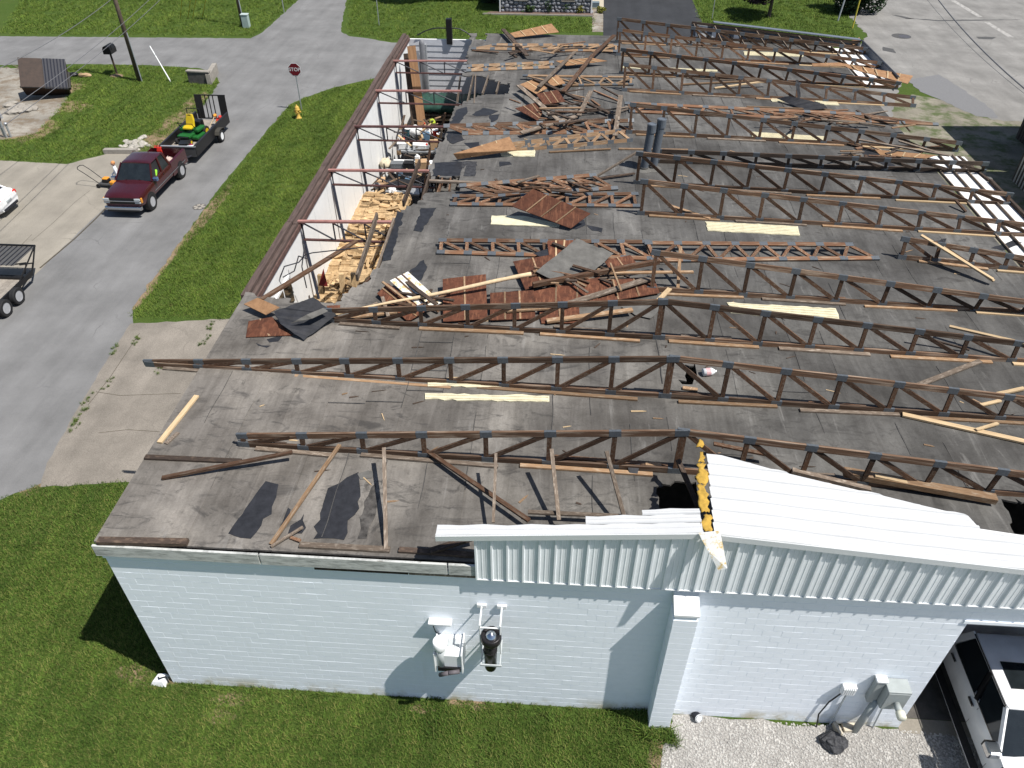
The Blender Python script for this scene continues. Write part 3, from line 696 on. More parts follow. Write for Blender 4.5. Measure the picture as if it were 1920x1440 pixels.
for k, (y, xe, ye, n) in enumerate(((2.69,2.15,2.9,7),(5.24,-1.35,5.75,10),(7.68,2.9,7.9,7))):
    x0 = RIDGE-.03
    ze = rtop(xe) if k != 1 else rtop(xe)+.06
    truss4((x0,y,rbot(x0)), (xe,ye,rbot(xe)-(.08 if k == 1 else 0)), (x0,y,rtop(x0)), (xe,ye+.03,ze), n,
           ('brown roof truss left of the ridge, nearest the front wall', 'long brown roof truss left of the ridge, its tail jutting past the left eave', 'brown roof truss left of the ridge beside the pile of red-brown sheets')[k],
           W_BROWN, 1, 'truss halves left of the ridge', [(.05,.35,W_TAN),(.4,.72,W_TAN if k else W_GREY),(.78,.97,W_GREY)])
# fifth bay on the right: only the outer part still stands
a, b_ = GR(1690,482,.07), Vector((25.3,12.4,rbot(25.3)))
truss4(a, b_, a+Vector((0,.1,.58)), (25.3,12.4,rtop(25.3)), 5, 'broken brown truss stub right of the ridge under the crossed pale boards', W_BROWN, 1, 'truss halves right of the ridge', [(.1,.5,W_TAN),(.55,.9,W_PALE)])
# fallen trusses lying on the roof: lower line, upper line (photograph positions), heights above the roof
FT = [((826,473),(1222,485),(828,451),(1212,454),.06,.2,8,1,W_ORANGE,'orange truss lying flat left of the ridge, above the red-brown sheet pile'),
 ((1228,488),(1640,484),(1215,456),(1590,459),.06,.25,7,-1,W_ORANGE,'orange truss lying flat right of the ridge with its far end snapped'),
 ((849,383),(1192,386),(856,368),(1188,364),.06,.16,8,-1,W_ORANGE,'orange truss lying flat under the tilted red-brown sheet'),
 ((930,367),(1150,353),(868,348),(1110,329),.07,.3,6,1,W_ORANGE,'tangled orange truss lying above the tilted red-brown sheet'),
 ((872,250),(1185,247),(838,236),(1182,226),.06,.3,8,1,W_ORANGE,'orange truss lying behind the long tan deck panel'),
 ((955,283),(1182,263),(955,271),(1160,246),.06,.3,6,-1,W_TAN,'slanting tan truss lying left of the two grey vent pipes'),
 ((1060,160),(1182,158),(985,142),(1184,145),.06,.2,4,-1,W_TAN,'short tan truss lying beside the long crossed dark planks'),
 ((889,91),(1155,96),(928,84),(1155,85),.06,.2,8,-1,W_TAN,'tan truss lying flat across the far end of the roof, left of the ridge'),
 ((880,132),(1034,126),(880,124),(1034,117),.06,.2,5,-1,W_TAN,'short tan truss lying over a cream foam strip at the torn roof edge'),
 ((1185,209),(1755,233),(1178,194),(1610,214),.06,.25,9,-1,W_ORANGE,'collapsed orange truss lying right of the ridge in the tenth bay'),
 ((1232,302),(1842,321),(1236,283),(1846,307),.08,.5,10,1,W_DARK,'dark truss tipped over right of the two grey vent pipes')]
for lo0, lo1, hi0, hi1, u0, u1, n, dg, mm, lab in FT:
    truss4(GR(*lo0,u0), GR(*lo1,u0), GR(*hi0,u1), GR(*hi1,u1), n, lab, mm, dg, 'fallen trusses lying on the flat roof')
# far gable: siding seen from behind with its raking posts
fg = thing('far_gable', 'dark siding of the far gable seen from behind, with raking posts', 'gable wall', (16.2,FAR+.3,5.1))
k = 0; x = 16.1
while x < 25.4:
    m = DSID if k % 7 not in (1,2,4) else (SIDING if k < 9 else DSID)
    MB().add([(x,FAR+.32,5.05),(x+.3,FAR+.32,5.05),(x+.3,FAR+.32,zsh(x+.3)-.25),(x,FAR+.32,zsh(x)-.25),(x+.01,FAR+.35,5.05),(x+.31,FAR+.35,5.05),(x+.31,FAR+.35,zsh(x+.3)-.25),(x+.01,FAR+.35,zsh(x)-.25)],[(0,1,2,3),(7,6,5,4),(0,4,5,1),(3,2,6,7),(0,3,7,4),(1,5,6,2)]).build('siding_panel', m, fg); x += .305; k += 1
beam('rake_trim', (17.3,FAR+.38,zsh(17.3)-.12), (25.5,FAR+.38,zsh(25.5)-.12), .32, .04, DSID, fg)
beam('top_chord', (16.1,FAR+.26,zsh(16.1)-.26), (25.4,FAR+.26,zsh(25.4)-.26), .05, .13, W_DARK, fg)
beam('bottom_chord', (16.1,FAR+.26,5.4), (25.4,FAR+.26,5.1), .05, .13, W_DARK, fg)
for k in range(8):
    x = 16.2+k*1.17; beam('raking_post', (x,FAR+.2,zsh(x)-.3), (x+.45,FAR-1.3,zroof(x)+.06), .045, .09, W_GREY, fg)
    beam('web', (x,FAR+.26,zsh(x)-.28), (x+1.15,FAR+.26,5.35), .04, .09, W_DARK, fg)
# ---------------------------------------------------------------- loose boards
BD = [ # end, end, width, thickness, wood, heights above roof, label
 ((369,742),(299,830),.12,.045,W_PALE,.03,.03,'pale board lying loose near the left roof edge below the jutting truss tail'),
 ((334,811),(311,832),.09,.03,W_GREY,.02,.02,'short split grey board beside the pale board at the left roof edge'),
 ((272,857),(452,865),.13,.05,W_DARK,.03,.03,'dark wet plank lying from the left roof edge towards the front truss'),
 ((304,896),(548,848),.09,.06,W_BROWN,.05,.3,'brown board slanting from the roof up to the front truss tail'),
 ((637,834),(508,1021),.08,.045,W_TAN,.3,.04,'pale splintered board leaning from the front truss down to the front edge'),
 ((508,1025),(568,988),.05,.04,W_GREY,.05,.12,'thin broken stick at the front edge beneath the pale splintered board'),
 ((545,1008),(563,1014),.07,.04,W_ORANGE,.03,.05,'short reddish wood scrap near the front roof edge'),
 ((720,840),(724,1030),.08,.05,W_GREY,.62,.04,'upright brace leaning straight from the front truss to the front edge, leftmost'),
 ((930,850),(925,980),.06,.04,W_GREY,.8,.3,'thin brace from the front truss down behind the white roof strip'),
 ((795,842),(992,976),.1,.05,W_BROWN,.14,.25,'long brown board lying diagonally across the front bay'),
 ((1034,842),(1048,975),.08,.05,W_GREY,.95,.25,'brace leaning from the front truss, third from the left'),
 ((1137,846),(1170,968),.08,.05,W_GREY,1.0,.3,'brace leaning from the front truss, fourth from the left'),
 ((1271,862),(1309,950),.1,.06,W_DARK,.75,.3,'dark brace beside the torn ridge over the black hole'),
 ((990,960),(1165,968),.09,.045,W_GREY,.25,.25,'grey board lying along the white roof strip'),
 ((805,1034),(892,1006),.13,.06,W_DARK,.06,.3,'dark board propped at the end of the front fascia'),
 ((184,1014),(352,1017),.15,.09,W_DARK,.05,.05,'rotten dark timber along the front edge at the left corner'),
 ((562,1022),(731,1031),.13,.06,W_GREY,.03,.03,'rotten grey timber along the middle of the front edge'),
 ((748,1031),(888,1041),.12,.06,W_DARK,.03,.03,'dark rotten timber at the front edge beside the siding'),
 ((1338,832),(1442,853),.1,.045,W_ORANGE,.4,.3,'orange board behind the white roof sheet, right of the ridge'),
 ((1692,777),(1925,829),.14,.05,W_PALE,.05,.05,'long pale board lying in the second bay at the right edge of the photo'),
 ((1830,806),(1871,794),.08,.04,W_PALE,.1,.08,'short pale piece lying across the long pale board at the right'),
 ((1582,885),(1867,936),.2,.14,W_TAN,.25,.15,'thick splintered timber lying behind the white roof sheet'),
 ((1485,882),(1632,918),.12,.08,W_GREY,.35,.2,'weathered broken timber behind the white roof sheet'),
 ((1640,892),(1700,905),.1,.06,W_PALE,.32,.25,'pale split piece on top of the thick splintered timber'),
 ((1837,760),(1876,751),.09,.04,W_PALE,.06,.06,'short pale board inside the second truss at the far right'),
 ((1865,740),(1920,728),.1,.05,W_PALE,.06,.06,'pale board ending at the right edge beside the second truss'),
 ((1727,441),(1862,524),.12,.045,W_PALE,.75,.2,'upper of two parallel pale boards crossing the broken truss stub'),
 ((1768,464),(1864,527),.12,.045,W_PALE,.55,.15,'lower of two parallel pale boards crossing the broken truss stub'),
 ((1838,677),(1722,722),.14,.045,W_GREY,.05,.05,'pale grey board lying loose in the third bay at the right'),
 ((1780,612),(1925,645),.1,.05,W_PALE,.45,.6,'pale board resting on the third truss at the right edge'),
 ((1715,628),(1817,656),.06,.04,W_DARK,.3,.1,'thin dark board inside the third truss'),
 ((1792,376),(1811,397),.1,.05,W_BROWN,.25,.05,'short propped brown stub near the white soffit'),
 ((1257,386),(1331,410),.12,.05,W_TAN,.06,.06,'tan board lying below the sixth bay truss, right of the ridge'),
 ((999,534),(1236,490),.12,.14,W_BROWN,.3,.4,'long brown beam lying over the red-brown sheets towards the ridge'),
 ((1060,571),(1221,521),.2,.045,W_GREY,.25,.3,'wide pale grey plank across the red-brown sheets'),
 ((1000,510),(1090,490),.1,.05,W_TAN,.3,.3,'tan board beneath the curled grey membrane sheet'),
 ((1110,512),(1300,510),.11,.05,W_TAN,.3,.25,'tan board running past the ridge under the fourth truss'),
 ((1276,462),(1271,540),.09,.045,W_TAN,.9,.05,'lone stick standing against the fourth truss right of the ridge'),
 ((1231,567),(1256,541),.14,.04,W_PALE,.15,.2,'short pale board pointing to the ridge beside the third truss'),
 ((1025,602),(1186,581),.16,.06,W_TAN,.12,.2,'splintered tan board lying under the third truss left of the ridge'),
 ((950,583),(1030,578),.1,.05,W_TAN,.2,.2,'tan board behind the third truss at the foot of the sheets'),
 ((645,596),(745,584),.16,.05,W_TAN,.06,.15,'tan board end beside the black membrane sheet'),
 ((655,590),(708,568),.07,.05,W_GREY,.06,.15,'small grey stick left of the lettered white panel'),
 ((490,562),(668,452),.16,.07,W_BROWN,.0,-.75,'brown plank sloping down from the roof corner into the open room'),
 ((805,339),(1095,352),.14,.07,W_GREY,.06,.1,'long weathered timber lying over the small roof hole'),
 ((1080,218),(977,249),.24,.05,W_GREY,.35,.2,'wide grey plank, lower arm of the crossed planks'),
 ((1108,171),(1085,217),.2,.05,W_GREY,.5,.35,'grey plank end rising from the crossed planks'),
 ((972,160),(1055,232),.22,.05,W_GREY,.4,.25,'wide pale-topped plank crossing the red-brown deck pieces'),
 ((1001,148),(1142,212),.18,.08,W_DARK,.4,.15,'dark plank lying from the tan deck piece towards the ridge'),
 ((1078,97),(1010,163),.18,.05,W_GREY,.3,.5,'brown plank lying above the crossed planks, left one'),
 ((1152,66),(1110,105),.2,.06,W_BROWN,.5,.3,'brown plank leaning from the ridge at the far end, upper part'),
 ((1112,103),(1056,172),.2,.06,W_BROWN,.32,.4,'brown plank leaning from the ridge at the far end, lower part'),
 ((943,55),(988,104),.22,.06,W_DARK,.25,.2,'dark plank lying alone at the far left of the roof'),
 ((1164,180),(1153,256),.2,.1,W_GREY,.7,.2,'short upright dark plank beside the ridge, above the vent pipes'),
 ((1120,330),(1195,285),.1,.06,W_GREY,.1,1.0,'strut slanting up to the ridge truss beside the vent pipes'),
 ((1085,340),(1190,325),.09,.05,W_DARK,.1,.1,'dark splintered board left of the vent pipes'),
 ((1030,285),(1145,279),.09,.04,W_TAN,.05,.05,'thin tan board lying below the slanting tan truss'),
 ((1160,279),(1290,281),.09,.05,W_TAN,.05,.05,'tan board lying behind the two grey vent pipes'),
 ((1113,170),(1160,190),.09,.06,W_ORANGE,.3,.1,'orange splintered board near the ridge, upper of two'),
 ((1128,163),(1163,182),.09,.05,W_DARK,.35,.2,'dark splintered board near the ridge, lower of two'),
 ((1280,158),(1440,150),.1,.05,W_TAN,.06,.06,'tan board lying inside the eleventh bay truss'),
 ((1340,165),(1440,152),.1,.05,W_PALE,.06,.3,'pale board slanting inside the eleventh bay truss'),
 ((1400,200),(1560,206),.08,.05,W_TAN,.06,.06,'tan board lying over the torn black membrane heap'),
 ((1450,215),(1590,206),.08,.05,W_ORANGE,.15,.3,'orange board on the collapsed truss right of the ridge'),
 ((1560,222),(1660,237),.08,.05,W_TAN,.08,.08,'thin tan board at the end of the collapsed truss'),
 ((1672,240),(1716,234),.09,.04,W_TAN,.3,.35,'pale stick hanging past the right roof edge'),
 ((1690,228),(1706,246),.06,.04,W_BROWN,.3,-.5,'brown stick dropping over the right roof edge'),
 ((1560,262),(1690,294),.1,.05,W_BROWN,.06,.1,'brown board lying towards the right eave'),
 ((1610,262),(1780,292),.12,.05,W_GREY,.3,.35,'grey board lying over the tan deck strip at the right eave'),
 ((1685,264),(1770,290),.14,.05,W_GREY,.4,.25,'pale grey plank across the white soffit'),
 ((1603,270),(1614,275),.2,.08,W_TAN,.06,.06,'short tan block end lying right of the roof middle'),
 ((1210,870),(1240,872),.1,.05,W_TAN,.05,.05,'board scrap at the ridge beside the black hole'),
 ((1280,727),(1308,731),.11,.04,W_TAN,.04,.04,'tan scrap beside the square black hole by the second truss')]
for a, b_, w_, h_, mm, u0, u1, lab in BD:
    beam('loose_board', GR(*a,u0), GR(*b_,u1), w_, h_, mm, None, label=lab, cat='board', group='loose boards scattered over the roof')
# tangled heaps: splintered boards and broken members lying over one another
rr = random.Random(44)
for (cx, cy, sx, sy, n, ang, lab, grp) in ((1085,520,85,32,34,-.25,'splintered board in the heap of red-brown sheets at the ridge','splintered boards in the sheet heap'),(1075,205,75,32,34,.1,'splintered board in the tangled heap around the crossed planks','splintered boards around the crossed planks'),(1030,350,115,16,24,-.05,'splintered board among the fallen trusses above the tilted sheet','splintered boards above the tilted sheet'),
  (910,155,32,14,10,.2,'splintered board at the far roof hole','splintered boards at the far roof hole'),(1560,225,110,12,18,.06,'splintered board along the collapsed truss right of the ridge','splintered boards along the collapsed truss'),(1640,285,90,10,12,.1,'splintered board near the right eave behind the tipped dark truss','splintered boards near the right eave'),(1010,95,90,14,14,.0,'splintered board near the far trusses left of the ridge','splintered boards near the far trusses'),(770,565,70,22,12,-.3,'splintered board around the lettered white panel','splintered boards around the lettered panel')):
    for k in range(n):
        px, py = rr.gauss(cx, sx*.5), rr.gauss(cy, sy*.5); p = GR(px, py, rr.uniform(.03,.45)); a = ang+rr.gauss(0,.55); L = rr.uniform(.35,2.6)*rr.uniform(.5,1)
        if any(inpoly(p.x, p.y, H) for H in HOLES): continue
        d = Vector((math.cos(a), math.sin(a), rr.gauss(0,.07)))*L*.5; q0, q1 = p-d, p+d
        q0.z = max(q0.z, zroof(q0.x)+.03); q1.z = max(q1.z, zroof(q1.x)+.03)
        beam('splintered_board', q0, q1, rr.uniform(.05,.14), rr.uniform(.03,.05), rr.choice((W_BROWN,W_DARK,W_GREY,W_ORANGE,W_TAN,W_DARK)), None, label=lab, cat='board', group=grp)
# the peeled pole
p, q = GR(621,592,.12), GR(996,513,.7); mb = MB(); rr = random.Random(3); secs = []
for i in range(25):
    f = i/24; c = p.lerp(q, f)+Vector((0, .03*math.sin(f*5), .02*math.sin(f*9))); r = .035+.03*f+rr.uniform(-.006,.006); ax = (q-p).normalized(); u = ax.orthogonal().normalized(); v_ = ax.cross(u)
    secs.append([c+u*(r*math.cos(t*math.pi/4))+v_*(r*math.sin(t*math.pi/4)) for t in range(8)])
pole = mb.loft(secs).build('peeled_pole', simple('peeled_wood', (.56,.43,.27), .8, 0, .18, 9), smooth=True)
tag(pole, 'long pale peeled pole slanting over the red-brown sheets', 'pole')
# splinters
SPL = MB().loft([[(-.5,-.5,-.5),(-.5,.5,-.5),(-.5,.5,.5),(-.5,-.5,.5)],[(.2,-.4,-.5),(.2,.5,-.5),(.2,.5,.4),(.2,-.4,.4)],[(.5,.1,-.5),(.5,.2,-.5),(.5,.2,-.2),(.5,.1,-.2)]])
SM = {m.name: MB().add(SPL.v, SPL.f).mesh('splinter', m) for m in (W_PALE, W_TAN, W_ORANGE, W_DARK)}
rr = random.Random(21); n = 0
while n < 110:
    px, py = rr.uniform(420,1900), 50+(rr.random()**.7)*900
    p = GR(px, py, .012)
    if p.x > 23.5 or p.y < .3 or any(inpoly(p.x, p.y, H) for H in HOLES) or p.x < .4: continue
    if p.x > 11 and p.y < 2.6: continue
    o = bpy.data.objects.new('wood_splinter', SM[rr.choice(('pale_wood','tan_wood','dark_wood','dark_wood','dark_wood'))])
    L = rr.uniform(.08,.4)
    link(o, Matrix.Translation(p) @ Matrix.Rotation(rr.gauss(0,.7),4,'Z') @ Matrix.Diagonal((L, rr.uniform(.02,.05), .015, 1)))
    tag(o, 'small wood splinter lying on the torn flat roof', 'splinter', 'small splinters strewn over the roof'); n += 1
# ---------------------------------------------------------------- sheets of decking, membrane and foam
def rsheet(name, P, th, m, label, cat, group, us=.03, seams=0, smat=W_TAN, jag=0, div=1):
    """polygon from photograph positions; us: height above the roof, one or per corner; seams: pale joint strips"""
    us = us if hasattr(us, '__len__') else [us]*len(P)
    C = [GR(a, b, u) for (a, b), u in zip(P, us)]
    rj = random.Random(len(label)*7+int(P[0][0])); Q = []
    for i, p in enumerate(C):
        q = C[(i+1) % len(C)]; k = max(1, int((q-p).length/.16)) if jag else 1
        for j in range(k): Q.append(p.lerp(q, j/k)+(Vector((rj.gauss(0,jag), rj.gauss(0,jag), 0)) if j else Vector((0,0,0))))
    t = MB().slab(Q, th).build(name, m); tag(t, label, cat, group)
    for k in range(seams):
        f = (k+1)/(seams+1); a = C[0].lerp(C[1], f); b_ = C[3].lerp(C[2], f); o = Vector((0,0,.008))
        beam('joint_strip', a+o, b_+o, .05, .012, smat, t)
    return t
DG = 'torn pieces of roof decking'
for P, us, m, sm, se, lab in [
 ([(457,570),(483,558),(524,576),(498,590)],[.25,.35,.3,.2],PLY_TAN,W_PALE,0,'tan deck piece tipped up at the torn left roof corner'),
 ([(466,602),(510,594),(549,628),(461,632)],[.04,.25,.05,.04],PLY_RED,W_TAN,1,'red-brown deck piece beneath the black membrane flap at the left'),
 ([(612,573),(638,572),(634,590),(624,592)],[.1,.1,.08,.06],PLY_RED,W_PALE,0,'small red-brown deck piece right of the black membrane flap'),
 ([(727,531),(707,550),(765,603),(797,583)],[.25,.15,.08,.2],PLY_RED,W_TAN,1,'dark brown plank panel below the lettered white panel'),
 ([(830,523),(911,514),(914,597),(831,603)],[.35,.4,.12,.1],PLY_RED,W_TAN,1,'large rust-brown deck sheet beside the lettered white panel'),
 ([(919,549),(1001,544),(1004,597),(919,600)],[.25,.25,.1,.1],PLY_RED,W_TAN,2,'rust-brown deck sheet in the middle of the pile'),
 ([(1001,546),(1125,519),(1120,566),(1003,570)],[.22,.3,.2,.15],PLY_RED,W_TAN,2,'red-brown deck sheet under the wide grey plank, left part'),
 ([(1110,526),(1226,520),(1237,549),(1120,568)],[.25,.2,.1,.15],PLY_RED,W_TAN,2,'red-brown deck sheet under the wide grey plank, right part'),
 ([(962,490),(1035,477),(1046,522),(985,543)],[.2,.3,.25,.15],PLY_RED,W_TAN,1,'red-brown deck sheet left of the curled grey membrane'),
 ([(1132,488),(1182,478),(1196,497),(1145,507)],[.25,.2,.15,.2],PLY_RED,W_TAN,1,'small red-brown deck sheet right of the curled grey membrane'),
 ([(1026,452),(1075,450),(1068,476),(1030,484)],[.3,.3,.25,.25],PLY_RED,W_PALE,2,'red-brown deck sheet behind the curled grey membrane'),
 ([(1010,575),(1085,566),(1088,605),(1015,606)],[.12,.15,.06,.06],PLY_RED,W_TAN,1,'low red-brown deck sheet behind the third truss'),
 ([(999,354),(1107,400),(1070,428),(959,386)],[.95,.45,.12,.5],PLY_RED,W_TAN,3,'big red-brown deck sheet lying tilted below the fallen orange truss'),
 ([(850,288),(955,256),(969,281),(857,298)],[.35,.6,.3,.1],PLY_TAN,W_PALE,3,'long tan deck panel with pale joints at the torn opening'),
 ([(966,203),(1012,190),(1017,212),(1008,226)],[.3,.3,.2,.15],PLY_RED,W_TAN,2,'red-brown deck piece under the crossed planks, lower left'),
 ([(1005,176),(1046,168),(1060,190),(1020,196)],[.3,.35,.25,.2],PLY_RED,W_TAN,2,'red-brown deck piece under the crossed planks, upper right'),
 ([(975,158),(1002,148),(1026,165),(1005,176)],[.35,.35,.3,.25],PLY_TAN,W_PALE,1,'tan deck piece above the crossed planks'),
 ([(1022,148),(1046,142),(1060,155),(1035,162)],[.3,.3,.25,.25],PLY_TAN,W_PALE,1,'tan deck piece under the lower end of the ridge plank'),
 ([(956,62),(1034,44),(1048,60),(965,70)],[.3,.6,.25,.15],PLY_TAN,W_PALE,3,'tan deck panel at the far edge of the roof'),
 ([(1042,114),(1108,108),(1138,114),(1062,123)],[.3,.35,.25,.2],PLY_TAN,W_PALE,3,'tan deck panel beneath the far ridge plank'),
 ([(1522,119),(1572,117),(1592,124),(1524,124)],[.5,.5,.4,.4],PLY_TAN,W_PALE,1,'start of the tan deck strip right of the ridge'),
 ([(1572,117),(1712,142),(1702,157),(1592,128)],[.5,.35,.3,.35],PLY_TAN,W_PALE,5,'long orange-tan deck strip reaching past the right eave'),
 ([(1640,280),(1755,291),(1735,297),(1650,290)],[.3,.35,.25,.2],PLY_TAN,W_PALE,3,'tan deck strip beside the white soffit'),
 ([(1590,78),(1612,70),(1612,80),(1600,84)],[.2,.25,.2,.15],PLY_TAN,W_PALE,0,'tan deck scrap in the far right corner of the roof')]:
    rsheet('deck_sheet', P, .02, m, lab, 'deck sheet', DG, us, se, sm)
lp = rsheet('lettered_panel', [(731,526),(765,509),(828,567),(794,582)], .02, RUSTW, 'white-painted panel with worn lettering leaning on the sheet pile', 'panel', DG, [.35,.4,.25,.2], 2, W_BROWN)
MG = 'torn pieces of roofing membrane'
for P, us, m, lab in [
 ([(514,584),(587,557),(631,590),(602,613),(570,638),(526,607)],[.4,.6,.3,.12,.05,.3],MEMB,'black membrane flap curled up at the left roof corner'),
 ([(575,590),(606,577),(615,583),(585,597),(545,606)],[.55,.55,.5,.45,.35],MEMG,'grey coated patch on the curled black membrane flap'),
 ([(1005,509),(1082,447),(1150,475),(1110,512),(1037,524)],[.35,.75,.4,.3,.3],MEMG,'grey curled membrane sheet on top of the red-brown pile'),
 ([(745,395),(757,400),(733,487),(716,490),(726,450)],[.012]*5,MEMB,'black membrane strip along the torn opening beside the firewood'),
 ([(790,390),(818,390),(800,420),(790,435),(775,432)],[.012]*5,MEMB,'black bare patch between the opening and the roof, lower'),
 ([(768,510),(795,487),(801,500),(790,525),(770,530)],[.012]*5,MEMB,'black membrane scrap behind the lettered white panel'),
 ([(815,305),(850,303),(866,303),(870,330),(810,330)],[.012]*5,MEMB,'black membrane area above the small roof hole'),
 ([(866,303),(895,303),(890,330),(870,330)],[.014]*4,simple('scuffed_membrane',(.035,.036,.04),.7,0,.6,9),'scuffed dark membrane square above the small roof hole'),
 ([(858,205),(875,200),(876,212),(860,232),(842,234)],[.012]*5,MEMB,'black torn membrane left of the leaf-shaped tears'),
 ([(885,215),(905,202),(935,208),(920,215),(895,218)],[.012]*5,MEMB,'black leaf-shaped tear in the roof coating, upper'),
 ([(918,216),(937,214),(932,225),(920,230)],[.012]*4,MEMB,'black leaf-shaped tear in the roof coating, lower'),
 ([(840,250),(860,248),(872,262),(850,270),(838,262)],[.012]*5,MEMB,'black torn membrane left of the long tan deck panel'),
 ([(870,268),(898,266),(900,278),(885,280)],[.3,.4,.35,.3],MEMB,'black membrane stuck on the long tan deck panel'),
 ([(936,303),(955,303),(960,308),(937,312)],[.012]*4,MEMB,'small blue-black membrane scrap above the long weathered timber'),
 ([(1456,184),(1480,180),(1545,195),(1552,203),(1510,207)],[.15,.35,.3,.15,.05],MEMB,'torn black membrane heap between cream foam pieces'),
 ([(1492,150),(1497,150),(1501,182),(1496,184)],[.9,.9,.2,.2],MEMB,'black membrane rag hanging from the truss above the heap'),
 ([(1600,278),(1625,272),(1690,320),(1680,322)],[.012]*4,MEMB,'black slash across the roof near the right eave'),
 ([(1834,330),(1858,332),(1868,345),(1850,349),(1838,340)],[-.3]*5,MEMG,'grey membrane scrap lying on the white soffit'),
 ([(428,1000),(470,940),(498,902),(522,908),(510,950),(490,985),(470,1010)],[.012]*7,MEMB,'black bare patch near the front edge, leftmost'),
 ([(515,1000),(538,950),(545,955),(535,990),(520,1012)],[.012]*5,MEMB,'black bare patch near the front edge under the pale splintered board'),
 ([(545,985),(570,963),(566,1000),(540,1000)],[.012]*4,MEMB,'small black bare patch right of the pale splintered board'),
 ([(588,1010),(605,950),(615,915),(650,895),(672,885),(676,930),(665,965),(645,1012)],[.012]*8,MEMB,'largest black bare patch near the middle of the front edge'),
 ([(670,888),(690,882),(701,884),(698,896),(676,899)],[.016]*5,MEMG,'grey loose flap at the top of the largest black patch'),
 ([(670,1010),(683,940),(705,905),(712,930),(700,975),(688,1010)],[.012]*6,simple('thin_coating',(.06,.056,.052),.85,0,.7,7),'worn dark patch beside the largest black patch'),
 ([(1176,872),(1200,870),(1195,890),(1180,886)],[.12,.14,.05,.06],MEMB,'small grey rag on the front truss sleeper'),
 ([(1312,550),(1332,547),(1342,552),(1325,557)],[.012]*4,MEMB,'small black scrap below the fourth truss right of the ridge'),
 ([(1060,428),(1075,420),(1095,412),(1098,422),(1080,430)],[.014]*5,MEMB,'black membrane under the tilted red-brown sheet'),
 ([(1100,422),(1130,428),(1128,436),(1110,432)],[.014]*4,MEMB,'small black scrap right of the tilted red-brown sheet'),
 ([(1858,465),(1900,450),(1918,455),(1880,470)],[.012]*4,MEMB,'dark scuff patch near the soffit in the fourth bay'),
 ([(1752,452),(1775,447),(1772,457),(1760,458)],[.012]*4,MEMB,'small dark scrap in the fourth bay above the pale boards'),
 ([(1000,475),(1030,465),(1045,480),(1020,485)],[.25]*4,MEMB,'black membrane scrap left of the curled grey sheet'),
 ([(1165,575),(1215,560),(1240,580),(1220,597),(1190,590)],[.06]*5,MEMG,'grey membrane sheet beside the ridge behind the third truss'),
 ([(500,636),(530,630),(522,640),(505,642)],[.012]*4,MEMB,'small black scrap left of the membrane flap tip'),
 ([(480,643),(508,648),(500,652),(484,648)],[.012]*4,MEMB,'small black scrap near the left eave'),
 ([(1010,1090),(1011,1090),(1011,1091)],[0]*3,MEMB,None)]:
    if lab: rsheet('membrane_piece', P, .008, m, lab, 'membrane', MG, us, 0, jag=.03 if us[0] < .05 else .012)
FG = 'strips of cream foam insulation'
for P, lab in [
 ([(797,737),(1030,742),(1030,753),(797,748)],'cream foam strip in front of the second truss left of the ridge'),
 ([(802,717),(960,719),(962,725),(802,724)],'cream foam strip behind the second truss left of the ridge'),
 ([(1363,567),(1567,578),(1575,602),(1370,586)],'cream ribbed foam strip behind the third truss right of the ridge'),
 ([(1322,415),(1496,424),(1500,441),(1327,432)],'cream ribbed foam strip below the sixth bay truss right of the ridge'),
 ([(922,404),(985,405),(1050,420),(1048,425),(920,420)],'cream foam strip left of the tilted red-brown sheet'),
 ([(938,284),(1003,281),(1003,293),(940,292)],'cream foam piece under the end of the long tan deck panel'),
 ([(1407,247),(1549,256),(1547,264),(1410,257)],'cream foam strip right of the ridge in the ninth bay'),
 ([(1443,181),(1465,183),(1472,191),(1448,190)],'small cream foam piece left of the torn black membrane heap'),
 ([(1522,187),(1568,188),(1574,197),(1545,196)],'cream foam piece right of the torn black membrane heap'),
 ([(1394,96),(1507,100),(1506,106),(1396,103)],'cream foam strip in the twelfth bay right of the ridge'),
 ([(966,119),(1017,119),(1015,126),(966,127)],'cream foam strip under the short tan truss at the torn edge'),
 ([(1166,123),(1345,131),(1345,134),(1166,127)],'thin cream foam strip behind the eleventh bay truss'),
 ([(1575,223),(1598,224),(1596,231),(1572,231)],'small cream foam scrap under the collapsed truss')]:
    t = rsheet('foam_strip', P, .03, FOAM, lab, 'foam strip', FG, .035, jag=.015)
    if len(P) == 4:
        C = [GR(a, b, .035) for a, b in P]; nr = max(1, min(6, int((C[3]-C[0]).length/.09)))
        for k in range(nr):
            f = (k+.5)/nr; beam('foam_rib', C[0].lerp(C[3], f)+Vector((.03,0,.006)), C[1].lerp(C[2], f)+Vector((-.03,0,.006)), .035, .02, FOAM, t)
# vent pipes and jug
GP = simple('grey_pvc', (.1,.115,.135), .5, 0, .12, 6)
for k, (a, top_) in enumerate((((1207,318),(1214,254)),((1224,316),(1233,248)))):
    p = GR(*a); h = 1.75+.15*k; q = p+Vector((.12,.05,h))
    t = thing('vent_pipe', ('left' if k == 0 else 'right')+' of the two thick grey vent pipes standing beside the ridge', 'vent pipe', p, group='grey vent pipes')
    MB().tube(p, q, .15, n=18, cap=False).tube(p, q, .135, n=18).build('pipe', GP, t, smooth=False)
    M_ = Matrix.Translation(q); MB().lathe([(.15,-.3),(.172,-.3),(.172,0),(.14,0),(.135,-.28)], M_, 18).build('collar', GP, t)
    MB().lathe([(.33,0),(.3,.02),(.17,.06),(.17,.12)], Matrix.Translation(p), 18).build('flashing', MEMG, t)
p = GR(1330,697,.1); t = thing('plastic_jug', 'white plastic jug lying on the roof beside the second truss', 'jug', p)
Mx = Matrix.Translation(p) @ Matrix.Rotation(R(12),4,'Z') @ Matrix.Rotation(R(90),4,'Y')
